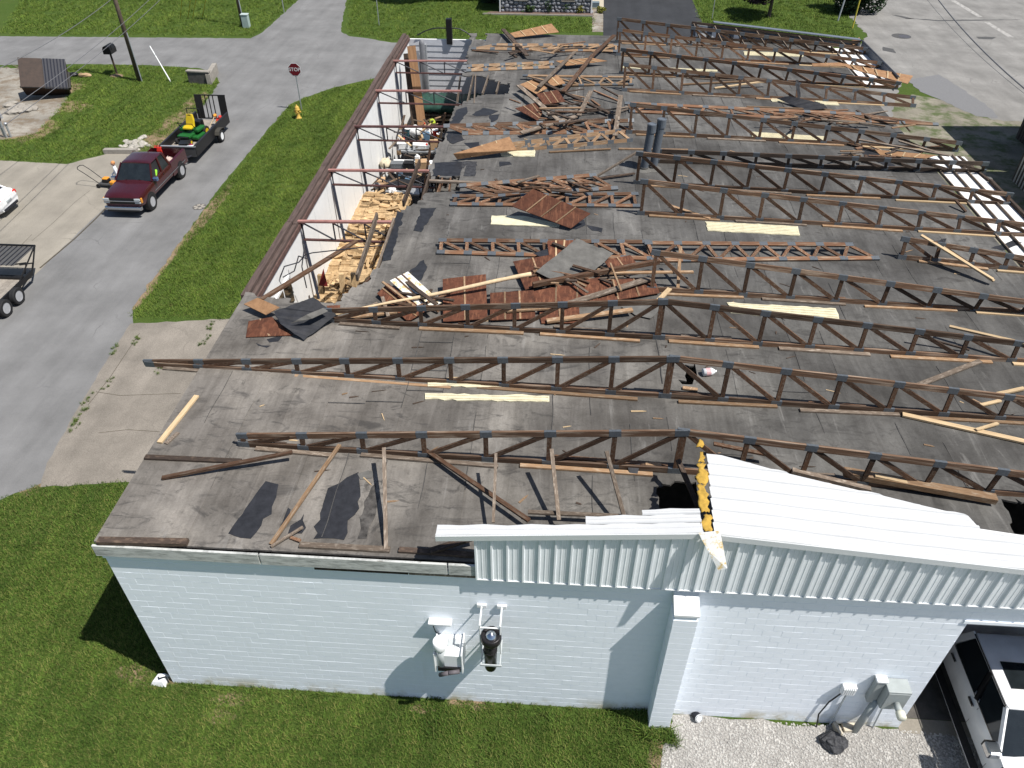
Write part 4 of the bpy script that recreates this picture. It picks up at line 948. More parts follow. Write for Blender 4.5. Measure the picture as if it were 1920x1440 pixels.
MB().lathe([(.001,-.17),(.1,-.17),(.1,.06),(.05,.14),(.03,.15),(.03,.19),(.001,.19)], Mx, 14).build('bottle', WHITE_M, t, smooth=True)
MB().lathe([(.104,-.1),(.104,.02)], Mx, 14).build('label_band', simple('pink_label', (.55,.35,.36), .6), t)
# ---------------------------------------------------------------- inside the torn-open room
ST = [((731,114),(880,111),(739,136)),((700,170),(866,169),(710,193)),((661,237),(836,236),(671,262)),((614,319),(808,318),(628,346)),((555,415),(741,421),(569,449))]
for k, (l, r_, bl) in enumerate(ST):
    A = G(*l, 5.3); Bq = G(*r_, 5.36); y = A.y; bot = GY(*bl, y); zb = max(4.3, bot.z)
    t = thing('steel_truss', f'red-brown steel roof truss spanning the torn room, {ORD[k]} counted from the far wall', 'steel truss', (0.3,y,zb), group='steel trusses over the torn room')
    L0 = Vector((.2,y,5.3)); L1 = Vector((Bq.x,y+.05,5.36))
    beam('top_chord', L0, L1, .13, .07, PINKST if k != 2 else STEEL, t); beam('bottom_chord', (.28,y,zb), (L1.x+.15,y,zb), .09, .06, STEEL, t)
    n = 3
    for i in range(n+1):
        x = .32+i*(L1.x-.32)/n
        MB().tube((x,y,5.27), (x,y,zb), .03, n=6).build('web', STEELD, t)
        if i < n: MB().tube((x,y,5.27), (x+(L1.x-.32)/n,y,zb), .028, n=6).build('web', STEELD, t)
    MB().tube((.3,y,zb), (.52,y,.0), .055, n=8).build('post', simple('post_blue_grey', (.035,.042,.065), .5) if 'post_blue_grey' not in MAT else MAT['post_blue_grey'], t)
# firewood: shared log shapes, each log its own thing
rr = random.Random(31); LM = []
for k in range(6):
    n = rr.choice((3,4,4,5)); a0 = rr.uniform(0,6); prof = []
    for i in range(n): a = a0+2*math.pi*i/n+rr.uniform(-.25,.25); q = rr.uniform(.42,.62); prof.append((q*math.cos(a), q*math.sin(a)))
    LM.append(MB().loft([[(-.5,y*rr.uniform(.92,1.05),z) for y,z in prof],[(0,y*1.03,z*.98) for y,z in prof],[(.5,y*rr.uniform(.9,1.05),z) for y,z in prof]]).mesh('split_log', W_LOG))
def log(p, L, d, rz, rx, ry, lab, m=None):
    o = bpy.data.objects.new('firewood_log', rr.choice(LM))
    link(o, Matrix.Translation(p) @ Matrix.Rotation(rz,4,'Z') @ Matrix.Rotation(ry,4,'Y') @ Matrix.Rotation(rx,4,'X') @ Matrix.Diagonal((L, d, d*rr.uniform(.75,1.1), 1)))
    return tag(o, lab, 'firewood', 'split firewood stacked along the white inside wall')
LB1 = 'split firewood log in the neat far end of the indoor stack'; LB2 = 'split firewood log in the jumbled near end of the indoor stack'; LB3 = 'split firewood log in the low heap before the indoor stack'
cnt = 0; y = 17.6
while y < 22.6:
    for c, x in enumerate((.55,1.05,1.5,1.86)):
        log((x+rr.gauss(0,.03), y+rr.gauss(0,.03), 2.2+.1*math.sin(y*2+x)+rr.gauss(0,.055)), rr.uniform(.34,.54), rr.uniform(.1,.19), rr.gauss(0,.2)+(math.pi/2 if c == 3 and rr.random() < .35 else 0), rr.uniform(0,6), rr.gauss(0,.16), LB1); cnt += 1
    y += .155
for k in range(105):
    y = rr.uniform(13.6,17.7); x = rr.uniform(.4,2.15)
    log((x, y, 2.1+.12*math.sin(y*3+x)+rr.gauss(0,.09)), rr.uniform(.32,.5), rr.uniform(.15,.22), rr.choice((0,1.57,rr.uniform(0,3.1))), rr.uniform(0,6), rr.gauss(0,.35), LB2); cnt += 1
for k in range(45):
    y = rr.uniform(11.0,12.6); x = rr.uniform(.5,2.3); log((x, y, 1.55-.3*(13-y)*.3+rr.gauss(0,.07)), rr.uniform(.35,.5), rr.uniform(.15,.2), rr.gauss(0,.4), rr.uniform(0,6), rr.gauss(0,.2), LB3)
stk = MB()                                                  # the logs packed beneath, too deep to count
for y0, y1, z1 in ((13.55,22.7,2.12),(10.9,12.7,1.45)):
    z = .1
    while z < z1:
        x = .42
        while x < 2.2:
            y = y0
            while y < y1:
                if x > 1.5 or y < y0+.5 or y > y1-.4 or z > z1-.3:
                    q = stk.box((x+rr.gauss(0,.02), y, z+rr.gauss(0,.015)), (.42,.15,.14), Matrix.Rotation(rr.uniform(-.6,.6),3,'X'))
                y += .165
            x += .44
        z += .155
tag(stk.build('firewood_core', W_LOG), 'packed split firewood beneath the top layer of the stack', 'firewood', kind='stuff')
for k, (px, py) in enumerate(((640,525),(662,524),(600,527))):
    p = GY(px, py-12, 13.4); q = GY(px+4, py+22, 13.3); t = beam('upright_log', p, q, .17, .15, W_LOG, None, label=('thick log standing on end before the stack, '+('left','right','far left')[k]), cat='firewood')
# shelving units
def shelf_unit(x0, x1, y0, y1, z1, lev, label):
    t = thing('steel_shelving', label, 'shelving', ((x0+x1)/2,(y0+y1)/2,0), group='steel shelving units')
    for x in (x0,x1):
        for y in (y0,y1): MB().b2((x-.025,y-.025,0),(x+.025,y+.025,z1+.35)).build('post', STEELD, t)
    for k in range(lev):
        z = z1*(k+1)/lev; MB().b2((x0,y0,z-.02),(x1,y1,z)).b2((x0,y0-.02,z-.06),(x1,y0,z+.02)).build('shelf', GALV if k % 2 else STEELD, t)
shelf_unit(.8,2.7,23.3,24.1,1.9,4,'dark steel shelving unit nearest the firewood')
shelf_unit(.6,2.9,25.6,26.4,2.0,4,'dark steel shelving unit in the middle of the torn room')
shelf_unit(.8,3.4,28.2,29.0,1.9,4,'dark steel shelving unit at the back, under white clutter')
def box_thing(name, c, d, m, label, cat, rz=0, group=None, flaps=False):
    M_ = Matrix.Translation(c) @ Matrix.Rotation(rz,4,'Z'); x, y, z = d
    t = thing(name, label, cat, group=group, M=M_)
    MB().b2((-x/2,-y/2,0),(x/2,y/2,z)).build('body', m, t, local=True, bevel=min(d)*.06)
    MB().b2((-x/2-.004,-y/2-.004,z-.02),(x/2+.004,y/2+.004,z+.015) if not flaps else (-.01,y/2+.004,z+.015)).build('lid', m if not flaps else BOXC, t, local=True)
    if flaps: MB().b2((.01,-y/2-.004,z-.02),(x/2+.004,y/2+.004,z+.025)).build('lid', BOXC, t, local=True)
    return t
for nm, c, d, m, lab, cat, rz, fl in [
 ('cardboard_box',(2.35,25.95,2.03),(.55,.45,.35),BOXC,'closed cardboard box on the middle shelving unit','box',.1,True),
 ('storage_bin',(1.75,25.95,2.03),(.5,.4,.28),BLACK,'black storage bin beside the cardboard box','bin',0,False),
 ('storage_bin',(1.15,26.0,2.03),(.6,.42,.22),simple('grey_bin',(.12,.13,.14),.5),'grey flat bin on the middle shelving unit','bin',.05,False),
 ('white_crate',(1.0,28.6,1.93),(.6,.45,.3),WHITE,'white crate on the back shelving unit, left','crate',.1,False),
 ('white_crate',(1.9,28.5,1.93),(.7,.4,.25),WHITE,'white crate on the back shelving unit, middle','crate',-.1,False),
 ('cardboard_box',(2.6,28.6,1.93),(.4,.4,.4),BOXC,'cardboard box on the back shelving unit, right','box',.2,True),
 ('cardboard_box',(.55,24.8,1.5),(.4,.5,.4),BOXC,'cardboard box by the white wall under the pale sack','box',.1,True),
 ('blue_case',(2.05,29.6,1.9),(.35,.3,.45),simple('blue_grey_plastic',(.1,.17,.25),.5),'blue-grey case behind the back shelving unit','case',.2,False),
 ('black_cabinet',(3.3,29.2,1.0),(.9,.6,1.4),BLACK,'black cabinet at the edge of the torn roof','cabinet',0,False),
 ('white_board_table',(2.0,27.2,1.7),(2.6,.45,.08),WHITE,'long white board laid across the torn room','table board',0,False),
 ('dark_machine',(1.6,24.0,1.9),(1.1,.6,.25),BLACK,'black flat machine on the shelving nearest the firewood','machine',0,False),
 ('wood_crate',(.8,23.6,1.95),(.5,.6,.2),W_TAN,'pale wooden crate beside the firewood stack','crate',0,False)]:
    box_thing(nm, c, d, m, lab, cat, rz, None, fl)
def sack(c, r, m, label, cat='sack'):
    mb = MB().sphere(c, r, 12, 8); rj = random.Random(int(c[1]*100)); mb.v = [tuple(a+rj.gauss(0,.03) for a in v) for v in mb.v]
    return tag(mb.build('sack', m, smooth=True), label, cat)
CREAM = simple('cream_canvas', (.5,.44,.33), .9, 0, .15, 6)
sack((.55,26.2,2.1),(.3,.34,.25),CREAM,'cream canvas sack against the white inside wall'); sack((1.3,30.4,2.1),(.4,.3,.28),WHITE,'white plastic sack among the clutter at the far shelves')
sack((2.0,30.6,2.0),(.25,.25,.2),WHITE,'small white sack right of the larger white sack'); sack((2.1,31.5,2.2),(.16,.16,.18),simple('lime_cloth',(.4,.5,.05),.8),'lime yellow cloth bundle by the leaning boards','bundle')
sack((1.5,22.9,2.25),(.2,.2,.15),WHITE,'round white bundle at the far end of the firewood','bundle')
for k, (x, y, m, lab) in enumerate(((2.75,29.7,ORANGE,'orange bucket with white lid by the black cabinet'),(2.45,30.2,RED,'red bucket behind the back shelving unit'),(.95,30.3,simple('teal_paint',(.03,.09,.11),.5),'dark teal tub by the white inside wall'))):
    t = thing('bucket', lab, 'bucket', (x,y,1.9)); MB().lathe([(.13,0),(.16,.36),(.17,.36),(.17,.38)], Matrix.Translation((x,y,1.9)), 14).build('pail', m, t); MB().lathe([(.172,.385),(.172,.41),(.05,.42)], Matrix.Translation((x,y,1.9)), 14).build('lid', WHITE, t)
    MB().path([(x-.16,y,2.2),(x-.1,y-.12,2.1),(x+.1,y-.12,2.1),(x+.16,y,2.2)], .008, 5).build('handle', STEELD, t)
# tall boards leaning at the far left
for k, (a, b_, m) in enumerate((((764,100),(776,205),W_DARK),((771,86),(788,212),PLY_TAN))):
    top_ = GY(*a, 33.2-.3*k); bo = GY(*b_, 32.0-.3*k); d = (top_-bo)
    beam('leaning_board', bo-d*.5, top_, .45, .05, m, None, up=(0,-1,.3), label=('dark board leaning at the far left of the torn room','tall tan board leaning at the far left of the torn room')[k], cat='board')
# tarp-covered lumber stack
t = thing('lumber_stack', 'lumber stack under a dark green tarp before the far wall', 'lumber stack', (2.4,33.9,0))
for k in range(9):
    MB().b2((1.0,32.9+.02*(k%2),.25+k*.25),(4.6,34.9,.25+k*.25+.1)).build('plank', W_GREY if k % 2 else W_PALE, t)
    for x in (1.2,2.5,3.8): MB().b2((x,32.92,.35+k*.25),(x+.08,34.9,.5+k*.25)).build('sticker', W_DARK, t)
rr2 = random.Random(4); secs = []
for i in range(20):
    x = .95+i*.2; dz = rr2.uniform(-.05,.05); secs.append([(x,35.0,2.2),(x,34.9,2.62+dz),(x,33.9,2.66+dz+rr2.uniform(-.04,.04)),(x,32.9,2.6+dz),(x,32.83+rr2.uniform(-.05,.03),2.25+rr2.uniform(-.12,.08)),(x,32.87,2.25),(x,32.95,2.55+dz),(x,34.85,2.56+dz)])
MB().loft(secs).build('tarp', TARP, t, smooth=True)
# far corner: door track column, chimney with tie rods
DK = simple('track_grey', (.17,.175,.19), .6)
t = thing('door_track_column', 'grey rounded column at the far left corner of the torn room', 'column', (.95,FAR-.35,0))
MB().lathe([(.16,0),(.16,4.95),(.13,5.1),(.06,5.17),(.01,5.18)], Matrix.Translation((1.0,FAR-.3,0)), 14).build('shaft', DK, t, smooth=True); MB().b2((1.12,FAR-.28,0),(1.24,FAR-.05,4.9)).build('flange', GALV, t)
t = thing('flue_stack', 'black square flue above the far wall with two tie rods', 'flue', (2.4,FAR,5.1))
p = GY(842,57,FAR); MB().b2((p.x-.15,FAR-.15,4.9),(p.x+.17,FAR+.15,p.z+.62)).build('flue', BLACK, t)
for q in (GY(782,66,FAR-.1), GY(884,68,FAR-.1)):
    pts = [Vector((p.x,FAR-.1,p.z+.12)).lerp(q, f)+Vector((0,0,.18*math.sin(f*math.pi))) for f in (0,.25,.5,.75,1)]; MB().path(pts, .035, 6).build('tie_rod', STEELD, t)
# white window frame in the inside wall at the near left corner, cables, red sheet
t = thing('wall_window', 'white-framed window with dark panes in the inside wall at the near corner', 'window', (.22,10.9,2))
MB().b2((.215,9.7,2.2),(.26,12.2,4.3)).build('frame', WHITE, t)
for k in range(3):
    for z0 in (2.3,3.3): MB().b2((.262,9.8+k*.8,z0),(.268,10.52+k*.8,z0+.9)).build('pane', GLASS, t)
for a, b_ in (((.4,9.8,2.0),(.42,10.6,3.6)),((.45,10.3,1.9),(.4,11.3,3.4)),((.5,10.0,2.6),(.45,10.9,1.8))): beam('broken_muntin', a, b_, .06, .05, WHITE, t)
for k, pts in enumerate([[(575,540),(566,500),(570,470),(566,440)],[(532,500),(560,492),(572,478),(586,474),(640,468),(716,460)],[(515,555),(527,515),(533,500)],[(530,520),(552,508),(560,480),(575,485)]]):
    L_ = [GY(a,b,11.2+.25*j) for j,(a,b) in enumerate(pts)]
    tag(MB().path(L_, .02, 5).build('dangling_cable', STEELD), ('black cable hanging by the near post','cable stretched over the near end of the firewood','cable dangling beside the tipped door','twisted cable knotted at the near post')[k], 'cable')
p = GY(603,522,12.8); tag(MB().add([p+Vector((-.16,0,-.3)),p+Vector((.16,0,-.32)),p+Vector((.1,.05,.35)),p+Vector((-.16,.03,-.3)),p+Vector((.16,.03,-.32)),p+Vector((.1,.08,.35))],[(0,1,2),(5,4,3),(0,3,4,1),(1,4,5,2),(2,5,3,0)]).build('red_pennant', simple('dark_red_sheet', (.2,.02,.02), .7)), 'dark red triangular sheet standing by the low firewood heap', 'sheet')

# clutter heaped through the room: broken framing, dark parts and pale scraps
rr = random.Random(91)
for k in range(46):
    y = rr.uniform(22.8,32.2); x = rr.uniform(.5,3.7); z = rr.uniform(1.7,2.5) if x < 2.8 else rr.uniform(1.2,2.4); a = rr.uniform(0,3.14); L = rr.uniform(.35,1.5); d = Vector((math.cos(a),math.sin(a),rr.gauss(0,.25)))*L*.5; p = Vector((x,y,z))
    q0, q1 = p-d, p+d; q0.x = max(.35,q0.x); q1.x = max(.35,q1.x)
    beam('framing_scrap', q0, q1, rr.uniform(.05,.12), .045, rr.choice((W_DARK,W_GREY,W_TAN,STEELD,W_PALE,W_DARK)), None, label='broken framing scrap in the clutter of the torn room', cat='scrap wood', group='framing scraps in the torn room')
for k in range(22):
    y = rr.uniform(23,31.5); x = rr.uniform(.6,3.4); m = rr.choice((BLACK,STEELD,WHITE,BOXC,GALV,MAT['blue_grey_plastic'])); M_ = Matrix.Translation((x,y,rr.uniform(1.85,2.05))) @ Matrix.Rotation(rr.uniform(0,3),4,'Z')
    t = thing('workshop_item', 'small workshop item in the clutter on the shelving', 'workshop item', group='small items on the shelving', M=M_); a, b_, c = rr.uniform(.15,.4), rr.uniform(.12,.3), rr.uniform(.1,.3)
    MB().b2((-a/2,-b_/2,0),(a/2,b_/2,c)).build('case', m, t, local=True, bevel=.015); MB().lathe([(b_*.3,c),(b_*.3,c+.06),(b_*.2,c+.08)], None, 10).build('knob', rr.choice((STEELD,WHITE,RED)), t, local=True)
for k, (a, b_, r_) in enumerate((((3.9,24.5,5.3),(3.1,25.2,2.4),.05),((4.0,22.6,5.3),(3.4,23.4,1.5),.06),((3.8,20.6,5.3),(3.2,19.6,2.0),.05),((4.0,29.5,5.3),(3.5,28.2,1.8),.05))):
    beam('hanging_member', a, b_, .09, .045, W_GREY if k % 2 else W_BROWN, None, label='broken rafter hanging from the torn roof edge '+('by the middle shelving','by the shelving nearest the firewood','beside the far end of the firewood','by the black cabinet')[k], cat='rafter')
# ---------------------------------------------------------------- vehicles
BRIM = simple('bright_alloy', (.45,.46,.48), .3, .35, .1, 6)
def wheel(parent, M, r, w_, side, rim=BRIM):
    """axle along local y; side = +1 outer face towards +y"""
    T = M @ Matrix.Rotation(-side*math.pi/2, 4, 'X')
    o = MB().lathe([(r*.62,-w_/2),(r*.93,-w_/2),(r,-w_*.36),(r,w_*.36),(r*.93,w_/2),(r*.64,w_/2),(r*.6,w_*.3)], T, 24).build('wheel', RUBBER, parent, auto=True)
    MB().lathe([(r*.63,w_*.44),(r*.57,w_*.46),(r*.52,w_*.25),(r*.2,w_*.22),(r*.16,w_*.42),(.01,w_*.44)], T, 24).build('rim', rim, o, auto=True)
    sp = MB()
    for k in range(5):
        a = 2*math.pi*k/5; Q = T @ Matrix.Rotation(a,4,'Z'); sp.v += [tuple(Q @ Vector(v)) for v in MB().b2((r*.12,-r*.07,w_*.2),(r*.56,r*.07,w_*.4)).v]; n = len(sp.v)-8; sp.f += [tuple(i+n for i in f) for f in MB().b2((0,0,0),(1,1,1)).f]
    sp.build('spoke', rim, o)
    return o
def car(name, label, cat, M, paint, st, gh, wx, wr_, tw, doors=(), trim=None, rim=BRIM, open_win=False, bp=None):
    t = thing(name, label, cat, M=M); P = lambda *a: M @ Vector(a)
    secs = []
    for x, zb, zt, hw in st:
        h = [(hw*.84,zb),(hw*.965,zb+.1),(hw,zb+(zt-zb)*.45),(hw*.985,zt-.16),(hw*.93,zt-.03),(hw*.78,zt),(hw*.4,zt+.025)]
        ring = [P(x,y,z) for y,z in h]+[P(x,0,zt+.032)]+[P(x,-y,z) for y,z in reversed(h)]
        secs.append(ring)
    MB().loft(secs).build('body', paint, t, auto=True)
    # cabin
    xb0, xb1, wb, zb, xr0, xr1, wr2, zr = gh          # base front/rear x, half width, z; roof front/rear x, half width, z
    c = lambda f, x0, x1: x0+(x1-x0)*f
    ins = .07
    MB().loft([[P(xb0-.1,wb-ins,zb-.05),P(xb1+.08,wb-ins,zb-.05),P(xb1+.08,-wb+ins,zb-.05),P(xb0-.1,-wb+ins,zb-.05)],[P(xr0-.06,wr2-ins,zr-.03),P(xr1+.06,wr2-ins,zr-.03),P(xr1+.06,-wr2+ins,zr-.03),P(xr0-.06,-wr2+ins,zr-.03)]]).build('cabin', DARKIN, t)
    rs = []
    for f in (0,.06,.25,.5,.75,.94,1):
        x = c(f, xr0+.03, xr1-.03); e = .03 if f in (0,1) else 0
        rs.append([P(x,wr2-e,zr-.045),P(x,wr2-e-.03,zr),P(x,wr2*.7,zr+.035-e),P(x,0,zr+.05-e),P(x,-wr2*.7,zr+.035-e),P(x,-wr2+e+.03,zr),P(x,-wr2+e,zr-.045)])
    MB().loft(rs).build('roof', paint, t, auto=True)
    for s in (1,-1):
        for (bx, rx, w_) in ((xb0,xr0,.09),(xb1,xr1,.16))+tuple((c(f,xb0,xb1), c(f,xr0,xr1), .09) for f in doors):
            beam('pillar', P(bx,s*wb,zb-.02), P(rx,s*wr2,zr-.02), .05, w_, (bp if bp and w_ == .09 and bx not in (xb0,) else paint), t, up=M.to_3x3() @ Vector((1,0,0)))
    def pane(nm, q, par=t):
        q = [P(*v) for v in q]; nrm = (q[1]-q[0]).cross(q[2]-q[0]).normalized()*.006
        MB().add(q+[v-nrm for v in q], [(0,1,2,3),(7,6,5,4)]+[(i,4+i,4+(i+1)%4,(i+1)%4) for i in range(4)]).build(nm, GLASS, par)
    pane('windshield', [(xb0,wb-.05,zb+.0),(xb0,-wb+.05,zb+.0),(xr0+.01,-wr2+.06,zr-.02),(xr0+.01,wr2-.06,zr-.02)])
    pane('rear_window', [(xb1,-wb+.1,zb+.03),(xb1,wb-.1,zb+.03),(xr1,wr2-.1,zr-.04),(xr1,-wr2+.1,zr-.04)])
    F = [0]+list(doors)+[1]
    for s in (1,-1):
        for k, (f0, f1) in enumerate(zip(F[:-1], F[1:])):
            if open_win and s == 1 and k == 0: continue
            a, b_ = f0+.045, f1-.045
            q = [(c(a,xb0,xb1),s*(wb+.002),zb+.0),(c(b_,xb0,xb1),s*(wb+.002),zb+.0),(c(b_,xr0,xr1),s*(wr2+.002),zr-.06),(c(a,xr0,xr1),s*(wr2+.002),zr-.06)]
            pane('side_window', q)
    hw = st[len(st)//2][3]
    for x in wx:
        for s in (1,-1):
            Q = M @ Matrix.Translation((x, s*(hw-.012), wr_+.02)) @ Matrix.Rotation(-s*math.pi/2,4,'X')
            MB().lathe([(wr_*1.18,-.2),(wr_*1.18,.0),(wr_*1.1,.018),(.01,.018)], Q, 24).build('wheel_arch', BLACK, t)
            wheel(t, M @ Matrix.Translation((x, s*(hw-tw/2+.03), wr_)), wr_, tw, s, rim)
    return t, P
# maroon pickup on the street -------------------------------------------------
TM = Matrix.Translation((-12.13,26.6,0)) @ Matrix.Rotation(-math.pi/2,4,'Z')
st = [(2.78,.55,1.0,.86),(2.72,.5,1.06,.93),(2.4,.46,1.12,.97),(1.86,.46,1.17,.985),(1.2,.46,1.22,.985),(.0,.46,1.24,.985),(-.9,.46,1.24,.985)]
t, P = car('pickup_truck', 'maroon pickup truck towing a mower trailer on the street', 'pickup truck', TM, MAROON, st, (1.25,-.84,.93,1.22,.6,-.7,.75,1.88), (1.855,-1.855), .41, .28, (.56,), open_win=True)
bed = MB()
for s in (1,-1):
    MB().loft([[P(-.92,s*.985,.5),P(-.92,s*.97,1.2),P(-.92,s*.86,1.24),P(-.92,s*.84,.62)],[P(-2.82,s*.96,.52),P(-2.82,s*.95,1.2),P(-2.82,s*.85,1.24),P(-2.82,s*.83,.62)]]).build('bed_side', MAROON, t)
MB().loft([[P(-.95,.85,.58),P(-.95,-.85,.58),P(-.95,-.85,.64),P(-.95,.85,.64)],[P(-2.8,.85,.58),P(-2.8,-.85,.58),P(-2.8,-.85,.64),P(-2.8,.85,.64)]]).build('bed_floor', BLACK, t)
MB().loft([[P(-2.8,.95,.55),P(-2.8,-.95,.55),P(-2.8,-.95,1.22),P(-2.8,.95,1.22)],[P(-2.87,.93,.57),P(-2.87,-.93,.57),P(-2.87,-.93,1.2),P(-2.87,.93,1.2)]]).build('tailgate', MAROON, t)
MB().loft([[P(-.91,.86,.6),P(-.91,-.86,.6),P(-.91,-.86,1.24),P(-.91,.86,1.24)],[P(-.97,.86,.6),P(-.97,-.86,.6),P(-.97,-.86,1.24),P(-.97,.86,1.24)]]).build('bed_front', MAROON, t)
def pb(nm, lo, hi, m, par=None, P=None, M=None):
    return MB().b2(lo, hi).build(nm, m, par, M=M, local=True, bevel=min(b-a for a,b in zip(lo,hi))*.2)
for lo, hi, m, nm in [((2.74,-.93,.42),(2.92,.93,.6),CHROME,'bumper'),((2.9,-.8,.36),(2.94,.8,.44),BLACK,'air_dam'),((2.77,-.62,.72),(2.81,.62,1.0),BLACK,'grille'),((2.8,-.88,.84),(2.835,.88,.885),CHROME,'grille_bar'),
    ((2.76,.63,.88),(2.82,.92,.99),LGREY,'headlight'),((2.76,-.92,.88),(2.82,-.63,.99),LGREY,'headlight'),((2.76,.63,.74),(2.81,.92,.82),LGREY,'lamp'),((2.76,-.92,.74),(2.81,-.63,.82),LGREY,'lamp'),
    ((2.62,.9,.74),(2.74,.965,.98),ORANGE,'turn_signal'),((2.62,-.965,.74),(2.74,-.9,.98),ORANGE,'turn_signal'),((-2.98,-.9,.45),(-2.85,.9,.6),CHROME,'rear_bumper'),
    ((1.1,.98,.72),(-.5+1.6,.99,.75),CHROME,'trim'),((-2.5,.985,.72),(1.3,.995,.755),CHROME,'side_trim'),((1.0,.96,1.17),(1.2,1.2,1.36),simple('mirror_blue',(.2,.3,.5),.15,.8),'mirror'),((1.0,-1.2,1.17),(1.2,-.96,1.36),CHROME,'mirror'),
    ((-2.89,.7,.8),(-2.86,.92,1.15),RED,'tail_light'),((-2.89,-.92,.8),(-2.86,-.7,1.15),RED,'tail_light'),((.0,.985,1.08),(.14,1.0,1.11),BLACK,'door_handle')]:
    lo, hi = [min(a,b) for a,b in zip(lo,hi)], [max(a,b) for a,b in zip(lo,hi)]
    if all(b-a > 1e-4 for a,b in zip(lo,hi)): pb(nm, lo, hi, m, t)
for s in (.35,-.35): MB().tube(P(1.24,s,1.26), P(1.05,s-.45,1.34), .012, n=5).build('wiper', BLACK, t)
# skin-modifier figures ---------------------------------------------------------
def figure(name, label, M, J, Ed, mats, head, hair=None, split=None):
    """J: joint name -> (pos, radius); one continuous surface grown along the edges; clothes are bands of the same surface"""
    names = list(J); me = bpy.data.meshes.new(name); me.from_pydata([J[n][0] for n in names], [(names.index(a), names.index(b)) for a,b in Ed], [])
    o = bpy.data.objects.new(name, me); link(o, M); sk = o.modifiers.new('s', 'SKIN'); sk.use_smooth_shade = True; sb = o.modifiers.new('d', 'SUBSURF'); sb.levels = sb.render_levels = 1
    for i, n in enumerate(names):
        v = me.skin_vertices[0].data[i]; r = J[n][1]; v.radius = (r, r) if not hasattr(r, '__len__') else r
        v.use_root = (n == 'pelvis')
    me.materials.append(mats); tag(o, label, 'person')
    h = MB().sphere(head, (.085,.1,.115), 14, 10); h.sphere((head[0],head[1]-.1,head[2]-.01), (.016,.025,.02), 6, 5); h.sphere((head[0]-.085,head[1],head[2]), (.015,.03,.035), 6, 5); h.sphere((head[0]+.085,head[1],head[2]), (.015,.03,.035), 6, 5)
    hd = h.build('head', SKIN, o, M=M, local=True, smooth=True)
    for s in (-1,1): MB().sphere((head[0]+s*.033,head[1]-.088,head[2]+.012), .012, 6, 5).build('eye', BLACK, hd, M=M, local=True)
    MB().sphere((head[0],head[1]-.088,head[2]-.055), (.025,.008,.008), 6, 5).build('mouth', RED, hd, M=M, local=True)
    MB().sphere((head[0],head[1]+.02,head[2]+.035), (.093,.105,.1), 14, 8).build('hair', hair or W_DARK, hd, M=M, local=True, smooth=True)
    return o
def clothes(name, top, bottom, zsplit, skin=True):
    m, t_, b = new_mat(name, .85); v = coords(t_, 'obj'); sx = N(t_, 'ShaderNodeSeparateXYZ'); t_.links.new(v, sx.inputs[0])
    gt = N(t_, 'ShaderNodeMath', operation='GREATER_THAN'); gt.inputs[1].default_value = zsplit; t_.links.new(sx.outputs[2], gt.inputs[0])
    f = noise(t_, v, 14, 4); o = mixc(t_, gt.outputs[0], bottom, top); o = mixc(t_, ramp(t_, f, [(.4,(0,0,0)),(.7,(.3,.3,.3))]), o, [x*.6 for x in top])
    t_.links.new(o, b.inputs['Base Color']); return m
J = {'pelvis':((0,0,.95),.15),'waist':((0,-.01,1.1),.135),'chest':((0,-.02,1.32),(.19,.13)),'neck':((0,-.02,1.5),.06),'lsh':((.2,-.02,1.42),.07),'lel':((.27,.0,1.14),.05),'lwr':((.26,-.16,.93),.037),'lha':((.25,-.22,.86),.036),
 'rsh':((-.2,-.02,1.42),.07),'rel':((-.28,-.04,1.15),.05),'rwr':((-.22,-.24,1.0),.037),'rha':((-.2,-.31,.96),.036),'lhip':((.1,0,.88),.1),'lkn':((.12,-.04,.49),.066),'lan':((.12,.03,.09),.046),'lto':((.13,-.13,.04),.042),
 'rhip':((-.1,0,.88),.1),'rkn':((-.12,-.02,.49),.066),'ran':((-.13,.06,.09),.046),'rto':((-.15,-.1,.04),.042)}
ED = [('pelvis','waist'),('waist','chest'),('chest','neck'),('chest','lsh'),('lsh','lel'),('lel','lwr'),('lwr','lha'),('chest','rsh'),('rsh','rel'),('rel','rwr'),('rwr','rha'),('pelvis','lhip'),('lhip','lkn'),('lkn','lan'),('lan','lto'),('pelvis','rhip'),('rhip','rkn'),('rkn','ran'),('ran','rto')]
gp = G(214,345)
per = figure('person', 'person in a white shirt and grey trousers standing beside the maroon truck', Matrix.Translation((-13.5,26.35,.01)) @ Matrix.Rotation(R(-60),4,'Z'), J, ED, clothes('white_shirt_grey_trousers', (.7,.72,.75), (.16,.19,.27), .96), (0,-.04,1.64), simple('ginger_cap',(.55,.25,.1),.8))
dm = TM @ Matrix.Translation((.42,.62,.3)) @ Matrix.Rotation(math.pi/2,4,'Z')
JD = {'pelvis':((0,.12,.55),.15),'waist':((0,.1,.75),.15),'chest':((0,.06,1.0),(.2,.14)),'neck':((0,.04,1.17),.06),'lsh':((.2,.04,1.08),.075),'lel':((.22,-.16,.86),.05),'lwr':((.1,-.38,.9),.038),'rsh':((-.2,.04,1.08),.075),'rel':((-.26,-.14,.9),.05),'rwr':((-.12,-.38,.92),.038),'lhip':((.1,.05,.52),.1),'lkn':((.12,-.4,.5),.07),'lan':((.12,-.5,.2),.045),'rhip':((-.1,.05,.52),.1),'rkn':((-.12,-.4,.5),.07),'ran':((-.12,-.5,.2),.045)}
drv = figure('person', 'person in a lime green shirt sitting at the wheel of the maroon truck', dm, JD, [e for e in ED if all(n in JD for n in e)], clothes('lime_shirt', (.25,.55,.04), (.08,.1,.15), .6), (0,-.02,1.3))
